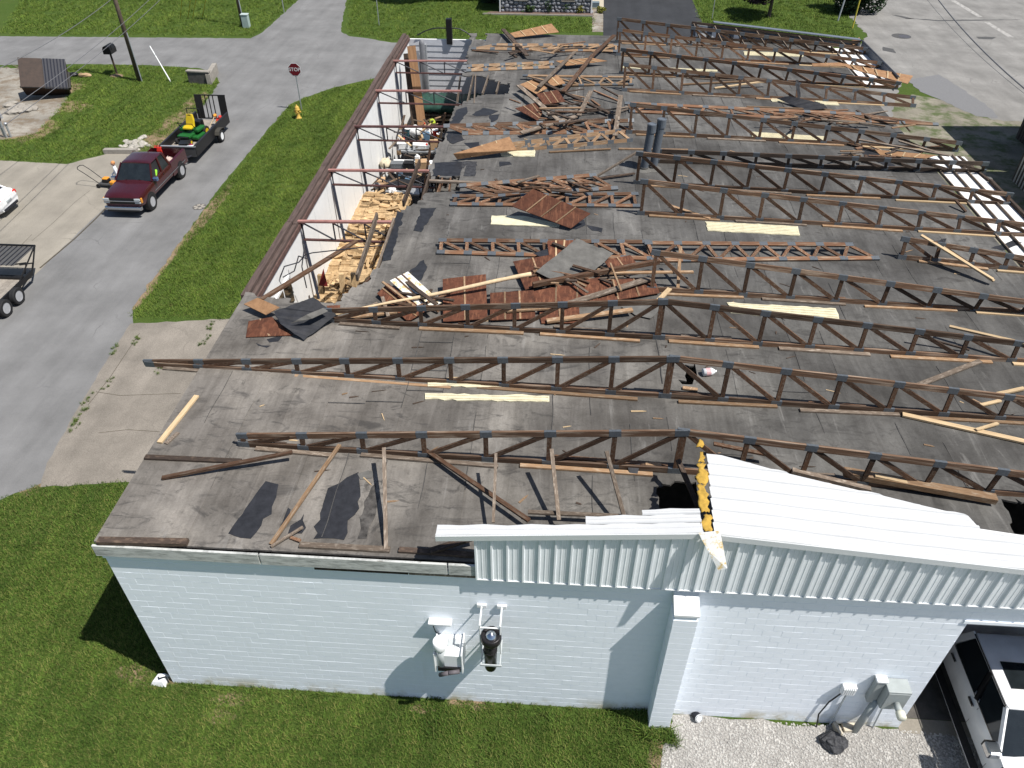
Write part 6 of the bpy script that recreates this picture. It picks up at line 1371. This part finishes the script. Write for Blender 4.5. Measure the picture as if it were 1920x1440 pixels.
sheet_ground('mulch_bed', [(G(908,26).x,G(908,26).y-.1),(G(1112,30).x,G(1112,30).y-.1),(x1+.2,HY),(x0-.8,HY)], MULCH, .008, jag=.04); beam('bed_kerb', G(905,27)+Vector((0,0,.05)), G(1112,31)+Vector((0,0,.05)), .14, .12, CONC, None, label='pale kerb edging the mulch bed of the stone house', cat='kerb')
sheet_ground('house_path', [(p.x,p.y) for p in (G(1110,60),G(1132,60),G(1131,16),G(1110,16))], LOTG, .006); sheet_ground('porch_slab', [(p.x,p.y) for p in (G(1109,15),G(1132,15),G(1132,-8),G(1109,-8))], simple('cream_slab',(.4,.36,.28),.85), .012)
def leafy(name, c, r, n, s, m, label, cat, trunk=None, group=None, seed=0, hollow=.45):
    rj = random.Random(seed); t = thing(name, label, cat, (c[0],c[1],0), group=group); mb = MB(); lobes = [(Vector((rj.gauss(0,.45)*r[0],rj.gauss(0,.45)*r[1],rj.gauss(0,.4)*r[2])), rj.uniform(.4,.65)) for _ in range(9)]+[(Vector((0,0,0)), .8)]
    for k in range(n):
        lc, lr = rj.choice(lobes); d = Vector((rj.gauss(0,1),rj.gauss(0,1),rj.gauss(0,1))).normalized()*(hollow+(1-hollow)*rj.random()**.5)*lr
        p = Vector(c)+lc+Vector((d.x*r[0],d.y*r[1],d.z*r[2]))
        if p.z < .03: p.z = .03+rj.random()*.1
        a = Vector((rj.gauss(0,1),rj.gauss(0,1),rj.gauss(0,.6))).normalized(); b_ = a.orthogonal().normalized(); b_ = b_*math.cos(k)+a.cross(b_)*math.sin(k); q = s*rj.uniform(.6,1.4)
        mb.add([p+a*q, p+b_*q*.55, p-a*q, p-b_*q*.55], [(0,1,2,3)])
    if trunk:
        h = trunk; MB().tube((c[0],c[1],0),(c[0]+.05,c[1],h), .16*r[0]/2, .09*r[0]/2, n=10).build('trunk', POLEW, t); lm = MB()
        for k in range(6): a = k*1.05; lm.tube((c[0]+.05,c[1],h-.1),(c[0]+math.cos(a)*r[0]*.6,c[1]+math.sin(a)*r[1]*.6,c[2]+rj.uniform(-.1,.4)*r[2]), .06*r[0]/2, .02, n=6)
        lm.build('limb', POLEW, t)
    mb.build('crown', m, t); return t
def leafmat(name, c, rnd=.35):
    m, t_, b = new_mat(name, .7, 0, .2); g = N(t_, 'ShaderNodeNewGeometry'); t_.links.new(ramp(t_, g.outputs['Random Per Island'], [(0,[x*(1-rnd) for x in c]),(1,[x*(1+rnd) for x in c])]), b.inputs['Base Color']); return m
LF = leafmat('leaf_green', (.045,.085,.02)); LFD = leafmat('leaf_dark', (.022,.045,.018)); LFY = leafmat('leaf_yellow', (.2,.2,.04)); LFP = leafmat('leaf_purple', (.02,.012,.018)); LFH = leafmat('leaf_hedge', (.025,.05,.02))
for k, (px, py, r, m, lab) in enumerate(((990,22,.42,LF,'round green shrub in the mulch bed, left of the windows'),(1030,22,.5,LFD,'dark cone-shaped shrub in the middle of the mulch bed'),(1064,22,.52,LF,'round green shrub in the mulch bed, right of the middle'),(966,19,.5,LFY,'yellow-green grassy tuft in the mulch bed at the left'),(1086,23,.4,LFY,'yellow-green grassy tuft in the mulch bed at the right'),(946,20,.35,LFY,'yellowish tuft by the downspout'),(1126,24,.35,LFY,'yellow-green plant beside the dark driveway'))):
    p = G(px,py); leafy('shrub', (p.x,p.y,r*(.75 if k != 1 else 1.05)), (r,r,r*(.8 if k != 1 else 1.2)), 900, .06, m, lab, 'shrub', None, 'shrubs in the mulch bed', seed=k)
for k, (px, py, m, lab) in enumerate(((1007,21,WHITE,'white garden figure among the shrubs'),(1042,20,simple('pale_blue',(.5,.6,.75),.5),'pale blue garden post among the shrubs'),(1101,22,WHITE,'small white garden ornament at the right of the bed'))):
    p = G(px,py); t = thing('garden_ornament', lab, 'ornament', p); MB().lathe([(.09,0),(.1,.1),(.07,.25),(.09,.45),(.04,.55)], Matrix.Translation(p), 10).build('body', m, t, smooth=True); MB().sphere(p+Vector((0,0,.62)), .08, 8, 6).build('head', m, t, smooth=True)
box_thing('grey_planter', G(1114,13), (.9,.6,.4), simple('blue_grey_tub',(.12,.16,.19),.6), 'blue-grey tub on the cream porch slab', 'tub')
p = G(1438,34); leafy('ornamental_tree', (p.x+.2,p.y+.3,3.1), (2.2,2.0,1.5), 9000, .12, LFP, 'small purple-leaved tree at the top right of the roof', 'tree', 1.9, seed=3)
p = G(1572,32); leafy('hedge_shrub', (p.x+1.5,p.y+2.3,2.2), (2.0,2.0,2.3), 12000, .13, LFH, 'tall dark green evergreen shrub at the top right corner of the lawn', 'shrub', 1.0, seed=4)
leafy('shade_tree', (.2,68.6,7.2), (4.6,4.2,3.6), 16000, .28, LF, 'broad tree whose shadow falls on the far lawn at the top', 'tree', 4.6, seed=5)
leafy('evergreen_shrub', (G(918,6).x,G(918,6).y+.6,.9), (1.0,.9,1.1), 3500, .09, LFD, 'dark evergreen shrub left of the stone house', 'shrub', None, seed=6)
# metal barn and its lean-to at the right edge
BARN = simple('barn_metal', (.05,.045,.045), .6, .2, .3, 3)
for k, (px, py, H_, W_b, lab) in enumerate(((1904,258,6.5,10,'tall dark metal barn just inside the right edge'),(1897,337,3.6,8,'low corrugated lean-to at the right edge beside the soffit'))):
    c = G(px, py); t = thing('metal_barn' if k == 0 else 'lean_to', lab, 'barn', (c.x+W_b/2,c.y-6,0)); D = 12 if k else 6
    MB().b2((c.x,c.y-D,0),(c.x+W_b,c.y,H_)).build('wall', BARN, t)
    for j in range(int(D/.3)): MB().b2((c.x-.03,c.y-D+j*.3,0),(c.x,c.y-D+j*.3+.1,H_)).build('corrugation', BARN if k == 0 else GALV, t)
    MB().loft([[(c.x-.25,y,H_),(c.x+W_b+.2,y,H_),(c.x+W_b+.2,y,H_+.15),(c.x+W_b/2,y,H_+1.4*(1-k*.6)),(c.x-.25,y,H_+.12)] for y in (c.y-D-.2, c.y+.2)]).build('roof', BARN, t)
# ---------------------------------------------------------------- fittings on the front wall
t = thing('wall_exhaust_fan', 'white box exhaust fan with an upright pipe on the front wall', 'exhaust fan', (7.05,-.3,2.3))
def fb(nm, lo, hi, m, bv=.008): return MB().b2(lo, hi).build(nm, m, t, bevel=bv)
fb('housing', (6.86,-.52,2.42), (7.42,.0,2.86), WHITE_M); fb('inner_shade', (6.9,-.56,2.3), (7.4,-.5,2.44), BLACK); fb('side_plate', (7.42,-.56,2.25), (7.45,.0,2.95), WHITE_M); fb('side_plate', (6.83,-.56,2.25), (6.86,.0,2.95), WHITE_M)
MB().path([(6.95,-.62,2.25),(7.15,-.66,2.42),(7.38,-.6,2.4)], .05, 8).build('hose', simple('hose_grey',(.1,.09,.1),.6), t, smooth=True)
MB().tube((6.98,-.45,2.3), (6.98,-.45,3.2), .1, n=16).build('pipe', LGREY, t, smooth=True); MB().lathe([(.13,-.25),(.15,-.2),(.15,.0),(.12,.02),(.11,-.02),(.05,.04),(.001,.06)], Matrix.Translation((6.98,-.45,3.3)), 18).build('cap', WHITE_M, t, smooth=True)
for k in range(3): fb('vent_louvre', (6.72+.16*k,-.12,3.33), (6.86+.16*k,-.01,3.42), WHITE_M)
fb('vent_hood', (6.7,-.16,3.42), (7.2,.0,3.46), WHITE_M); fb('small_plate', (7.1,-.3,2.862), (7.22,-.1,2.875), LGREY); fb('small_plate', (7.25,-.3,2.862), (7.36,-.1,2.875), LGREY)
MB().path([(6.76,-.03,3.3),(6.82,-.05,3.0),(6.88,-.02,2.9)], .012, 5).build('cable', STEELD, t)
t = thing('wall_flue', 'black flue pipe held by white brackets on the front wall', 'flue', (8.1,-.5,2.4))
BK = simple('flue_black', (.02,.019,.021), .35, .3, .3, 8)
pts = [(8.02,-.12,3.45),(8.02,-.42,3.05)]
MB().tube((8.05,-.48,2.5), (8.05,-.48,3.62), .13, n=18).build('pipe', BK, t, smooth=True); MB().sphere((8.05,-.48,2.5), .13, 14, 8).build('elbow', BK, t, smooth=True); MB().tube((8.05,-.48,2.55), (8.05,0,2.75), .12, n=14).build('wall_pipe', BK, t, smooth=True)
MB().lathe([(.13,-.12),(.2,-.1),(.215,-.06),(.215,.1),(.19,.12),(.16,.1)], Matrix.Translation((8.08,-.5,3.62)), 22).build('cap_ring', BK, t, smooth=True); MB().lathe([(.15,.02),(.14,.1),(.02,.2),(.001,.2)], Matrix.Translation((8.08,-.5,3.62)), 18).build('cap_cone', CHROME, t, smooth=True)
MB().lathe([(.132,.0),(.15,.0),(.15,.05),(.132,.05)], Matrix.Translation((8.05,-.48,3.1)), 18).build('band', BK, t)
for x in (7.85,8.27):
    fb('bracket_arm', (x-.018,-.5,4.02), (x+.018,.0,4.05), WHITE_M); fb('bracket_foot', (x-.1,-.06,4.0), (x+.1,-.003,4.1), WHITE_M); fb('bracket_strut', (x-.015,-.5,3.0), (x+.015,-.47,4.04), WHITE_M)
fb('cross_bar', (7.85,-.49,3.92), (8.27,-.46,3.95), WHITE_M); fb('lower_clamp', (7.84,-.63,2.72), (8.3,-.6,2.78), LGREY)
for x in (7.86,8.26): fb('clamp_arm', (x-.015,-.62,2.73), (x+.015,.0,2.77), LGREY)
# electrical service
t = thing('meter_box', 'grey electric meter box with conduit beside the garage door', 'meter box', (16.8,-.2,0))
MG_ = simple('service_grey', (.3,.33,.33), .5, 0, .08, 6)
fb('cabinet', (16.62,-.34,1.45), (17.12,.0,2.15), MG_, .015); fb('front_door', (16.64,-.355,1.47), (17.1,-.342,2.1), MG_, .004); fb('wall_pipe', (16.42,-.16,1.35), (16.62,-.01,2.2), MG_, .02); fb('top_cap', (16.4,-.18,2.2), (16.64,.0,2.26), WHITE_M, .01)
MB().tube((16.55,-.14,0), (16.62,-.14,1.45), .075, n=12).build('conduit', MG_, t, smooth=True); MB().tube((17.0,-.03,0), (16.92,-.03,1.45), .018, n=6).build('conduit', LGREY, t)
MB().tube((16.9,-.34,1.72), (16.9,-.58,1.76), .075, n=14).build('meter_neck', MG_, t, smooth=True); MB().lathe([(.095,0),(.1,.03),(.1,.14),(.08,.17),(.001,.17)], Matrix.Translation((16.9,-.56,1.76)) @ Matrix.Rotation(math.pi/2,4,'X'), 18).build('meter_glass', simple('cream_plastic',(.6,.6,.5),.35), t, smooth=True)
t = thing('junction_box', 'small white finned junction box with cables on the front wall', 'junction box', (15.95,-.1,1.6))
fb('case', (15.82,-.12,1.55), (16.12,.0,1.82), WHITE_M, .01)
for k in range(6): fb('fin', (15.84+.045*k,-.14,1.56), (15.865+.045*k,-.12,1.78), WHITE_M, 0)
MB().path([(15.9,-.05,1.55),(15.7,-.06,1.1),(15.62,-.05,.5),(15.68,-.1,.02)], .018, 6).build('cable', BLACK, t); MB().tube((16.0,-.04,0), (16.0,-.04,1.55), .022, n=6).build('conduit', LGREY, t)
# garage header and lifted door, dark interior is the room itself
MB().b2((17.6,.23,3.95),(22.4,.27,4.34)).build('door_section', simple('door_grey',(.3,.33,.37),.5), bld); MB().b2((17.6,.225,4.13),(22.4,.23,4.145)).build('door_joint', STEELD, bld); MB().b2((17.5,-.02,4.33),(22.5,.012,4.42)).build('door_lintel', BPAINT, bld)
# on the gravel
t = thing('can', 'open tin can lying on the gravel by the pilaster', 'can', G(1307,1343,.1)); p = G(1307,1343,.1); Mx = Matrix.Translation(p) @ Matrix.Rotation(R(60),4,'X') @ Matrix.Rotation(R(20),4,'Y')
MB().lathe([(.06,-.12),(.095,-.12),(.095,.1),(.075,.1),(.07,-.05)], Mx, 16).build('tin', STEELD, t); MB().lathe([(.1,.08),(.1,.1),(.09,.1)], Mx, 16).build('rim', WHITE_M, t)
for k, (px, py, rz, lab) in enumerate(((1591,1366,.1,'flat cream brick on the gravel below the meter box'),(1568,1371,1.9,'cream brick standing on edge on the gravel'))):
    p = G(px,py); t = thing('brick', lab, 'brick', p, rz=rz); d = (.3,.19,.09) if k == 0 else (.3,.09,.17); MB().b2((-d[0]/2,-d[1]/2,0),(d[0]/2,d[1]/2,d[2])).build('body', simple(f'cream_brick{k}',(.5,.45,.36),.9,0,.1,12), t, local=True, bevel=.008); MB().b2((-.06,-.05,d[2]-.002),(.06,.0,d[2]+.003)).build('frog', simple(f'brick_dust{k}',(.4,.36,.3),.95), t, local=True)
p = G(1561,1395); mb = MB().sphere((0,0,0), 1, 14, 9); rj = random.Random(2); mb.v = [tuple(a*(1+rj.uniform(-.18,.18)) for a in v) for v in mb.v]; o = bpy.data.objects.new('tar_lump', mb.mesh('tar_lump', simple('tar_lump', (.045,.046,.05), .75, 0, .6, 18, bmp=.8))); link(o, Matrix.Translation((p.x,p.y,.1)) @ Matrix.Diagonal((.3,.24,.17,1))); tag(o, 'dark lump of old asphalt on the gravel', 'asphalt lump')
p = G(308,1277); t = thing('splash_block', 'white stone block at the foot of the left wall corner', 'stone block', p); MB().loft([[(p.x-.3,p.y-.15,0),(p.x+.12,p.y-.18,0),(p.x+.1,p.y+.15,0),(p.x-.25,p.y+.15,0)],[(p.x-.22,p.y-.1,.14),(p.x+.06,p.y-.12,.2),(p.x+.04,p.y+.1,.2),(p.x-.15,p.y+.1,.16)]]).build('block', WHITE, t, bevel=.02); MB().path([(p.x-.1,p.y,.18),(p.x-.02,p.y-.08,.26),(p.x+.1,p.y,.22),(p.x+.16,p.y-.05,.05)], .015, 5).build('cable', BLACK, t)
# ---------------------------------------------------------------- grass blades and loose gravel (uncountable)
def scatter(name, poly, inst_mesh_objs, density, smin, smax, m, label, cat, seed=0, z=0, exclude=()):
    """one object; points spread by its own geometry nodes, small tufts instanced on them"""
    rj = random.Random(seed); base = MB(); xs = [p[0] for p in poly]; ys = [p[1] for p in poly]
    tri = tessellate_polygon([[Vector((x,y,0)) for x,y in poly]]); V = [(x,y,z) for x,y in poly]; F = []
    for a,b,c in tri:
        if (V[b][0]-V[a][0])*(V[c][1]-V[a][1])-(V[b][1]-V[a][1])*(V[c][0]-V[a][0]) < 0: b, c = c, b
        F.append((a,b,c))
    o = base.add(V, F).build(name, m); tag(o, label, cat, kind='stuff')
    ng = bpy.data.node_groups.new(name, 'GeometryNodeTree'); ng.interface.new_socket('Geometry', in_out='INPUT', socket_type='NodeSocketGeometry'); ng.interface.new_socket('Geometry', in_out='OUTPUT', socket_type='NodeSocketGeometry')
    gi = ng.nodes.new('NodeGroupInput'); go = ng.nodes.new('NodeGroupOutput'); dp = ng.nodes.new('GeometryNodeDistributePointsOnFaces'); dp.inputs['Density'].default_value = density; dp.inputs['Seed'].default_value = seed
    nt = ng.nodes.new('ShaderNodeTexNoise'); nt.inputs['Scale'].default_value = .9
    ip = ng.nodes.new('GeometryNodeInstanceOnPoints'); rv = ng.nodes.new('FunctionNodeRandomValue'); rv.data_type = 'FLOAT_VECTOR'; rv.inputs[0].default_value = (-.2,-.2,0); rv.inputs[1].default_value = (.2,.2,6.28)
    rs = ng.nodes.new('FunctionNodeRandomValue'); rs.data_type = 'FLOAT'; rs.inputs[2].default_value = smin; rs.inputs[3].default_value = smax
    oi = ng.nodes.new('GeometryNodeObjectInfo'); oi.inputs['Object'].default_value = inst_mesh_objs
    ng.links.new(gi.outputs[0], dp.inputs['Mesh']); ng.links.new(dp.outputs['Points'], ip.inputs['Points']); ng.links.new(oi.outputs['Geometry'], ip.inputs['Instance']); ng.links.new(rv.outputs[0], ip.inputs['Rotation']); ng.links.new(rs.outputs[1], ip.inputs['Scale']); ng.links.new(ip.outputs[0], go.inputs[0])
    md = o.modifiers.new('scatter', 'NODES'); md.node_group = ng; return o
def tuft_mesh(name, n, h, spread, m, seed):
    rj = random.Random(seed); mb = MB()
    for k in range(n):
        a = rj.uniform(0,6.28); x, y = rj.gauss(0,spread), rj.gauss(0,spread); l = h*rj.uniform(.5,1.2); b_ = rj.uniform(.3,1.1)*l; w_ = .006
        c, s_ = math.cos(a), math.sin(a); px, py = -s_*w_, c*w_
        mb.add([(x+px,y+py,0),(x-px,y-py,0),(x+c*b_*.4-px*.8,y+s_*b_*.4-py*.8,l*.6),(x+c*b_*.4+px*.8,y+s_*b_*.4+py*.8,l*.6),(x+c*b_,y+s_*b_,l)], [(0,1,2,3),(3,2,4)])
    return mb.mesh(name, m)
def grassmat(name, c1, c2, c3=(.17,.16,.06)):
    m, t_, b = new_mat(name, .75, 0, .15); v = coords(t_, 'world'); g = N(t_, 'ShaderNodeNewGeometry'); o = ramp(t_, g.outputs['Random Per Island'], [(0,c1),(.82,c2),(1,c3)])
    def mul(o, r):
        q = N(t_, 'ShaderNodeMix', data_type='RGBA', blend_type='MULTIPLY'); q.inputs[0].default_value = 1; t_.links.new(o, q.inputs[6]); t_.links.new(r, q.inputs[7]); return q.outputs[2]
    o = mul(o, ramp(t_, noise(t_, v, .7, 4, .6), [(.3,(.82,.86,.78)),(.7,(1.3,1.26,1.2))]))
    o = mul(o, ramp(t_, noise(t_, v, 1, 3, .5, .4, (1.15,.16,1)), [(.38,(.78,.82,.78)),(.62,(1.2,1.16,1.12))]))
    o = mixc(t_, ramp(t_, noise(t_, v, 2.6, 5, .7), [(.6,(0,0,0)),(.74,(.65,.65,.65))]), o, (.15,.135,.055))
    t_.links.new(o, b.inputs['Base Color']); return m
GB = grassmat('grass_blade', (.028,.058,.01), (.085,.142,.026)); GBV = grassmat('grass_blade_verge', (.042,.082,.012), (.115,.18,.03))
srcv = bpy.data.objects.new('verge_tuft_source', tuft_mesh('verge_tuft', 22, .075, .07, GBV, 5)); srcc = bpy.data.objects.new('clump_source', tuft_mesh('grass_clump', 60, .12, .11, GB, 6))
src = bpy.data.objects.new('grass_tuft_source', tuft_mesh('grass_tuft', 22, .075, .07, GB, 1))
src2 = bpy.data.objects.new('weed_tuft_source', tuft_mesh('weed_tuft', 26, .17, .06, GB, 2))
def pl(*L): return [(G(a,b).x, G(a,b).y) for a,b in L]
scatter('lawn_grass', [(-8.0,-2.6),(-8.0,5.1)]+pl((70,912),(76,918),(150,912),(235,907))+[(-.1,6.4),(-.1,-.02),(.5,-.05),(11.7,-.05),(12.1,-.5)]+pl((1245,1400),(1235,1460))+[(11.3,-2.6)], src, 150, .6, 1.3, GRASS, 'short green lawn grass in front of the white wall', 'grass', 1, .002)
scatter('verge_grass', [(-8.1,15.4),(-.1,15.6),(-.1,36)]+pl((700,149),(620,168),(570,185),(545,198))+[(-8.6,36),(-8.6,27),(-8.15,16)], srcv, 55, .7, 1.5, GRASS, 'short green grass of the verge between street and building', 'grass', 2, .002)
scatter('corner_grass', pl((125,306),(200,286),(284,279),(330,262),(395,180),(410,155),(400,140),(375,130),(280,124),(160,122),(95,136),(118,158),(133,172),(110,205),(72,250),(0,266),(0,300)), srcv, 30, .8, 1.7, GRASS, 'short green grass of the left corner lawn', 'grass', 3, .002)
scatter('far_lawn_grass', pl((0,64),(470,68),(490,58),(515,36),(555,0))+[(-17,76),(-46,76)], srcv, 14, 1.0, 2.2, GRASS, 'mown grass of the far lawn across the cross street', 'grass', 8, .002)
scatter('house_lawn_grass', pl((655,64),(690,69),(735,77),(905,70),(1112,60),(1112,34),(905,29),(905,0),(652,0)), srcv, 14, 1.0, 2.2, GRASS, 'mown grass of the lawn before the stone house', 'grass', 9, .002)
scatter('right_lawn_grass', pl((1322,75),(1605,75),(1590,42),(1598,0),(1302,0)), srcv, 14, 1.0, 2.2, GRASS, 'mown grass of the far right lawn beyond the roof', 'grass', 10, .002)
scatter('lawn_clumps', [(-7.8,5),(-6.4,5.8),(-.2,6.2),(-.2,-.3),(11.5,-.4),(11.2,-2.6),(-7.8,-2.6)], srcc, 3.2, .5, 1.3, GRASS, 'coarse darker grass clumps in the front lawn', 'grass', 12, .0025)
scatter('verge_clumps', [(-7.9,15.6),(-.2,15.8),(-.2,36),(-8.3,36),(-8.4,27)], srcc, 1.6, .5, 1.2, GRASS, 'coarse grass clumps in the verge', 'grass', 13, .0025)
scatter('wall_weeds', [(.5,-.16),(11.6,-.16),(11.6,-.02),(.5,-.02)], src2, 26, .5, 1.1, GRASS, 'taller weeds along the foot of the front wall', 'weeds', 4, .002)
scatter('pilaster_weeds', [(11.2,-.45),(12.35,-.75),(12.3,-.42),(11.68,-.42),(11.66,-.05),(11.2,-.05)], src2, 160, .7, 1.6, GRASS, 'clump of weeds around the foot of the pilaster', 'weeds', 5, .002)
st_ = bpy.data.objects.new('pebble_source', MB().sphere((0,0,0), (.03,.022,.016), 6, 4).mesh('pebble', simple('gravel_stone', (.36,.35,.33), .9, 0, .35, 3)))
scatter('loose_gravel', [(12.2,-.05),(17.6,-.05),(22,-.2),(22,-3.2),(11.6,-3.2),(11.9,-1.5)], st_, 420, .5, 1.3, GRAV, 'pale loose gravel before the garage door', 'gravel', 6, .007)
for px, py, k in ((255,640,0),(215,655,1),(165,748,2),(140,800,3),(150,780,4),(300,690,5),(205,718,6),(395,610,7),(385,640,8)):
    p = G(px,py); w_ = .14; scatter('joint_weeds', [(p.x-w_,p.y-.4),(p.x+w_,p.y-.35),(p.x+w_*.8,p.y+.4),(p.x-w_*.7,p.y+.38)], src2, 60, .3, .7, SLAB, 'small weeds growing in a joint of the concrete driveway', 'weeds', 40+k, .0095)
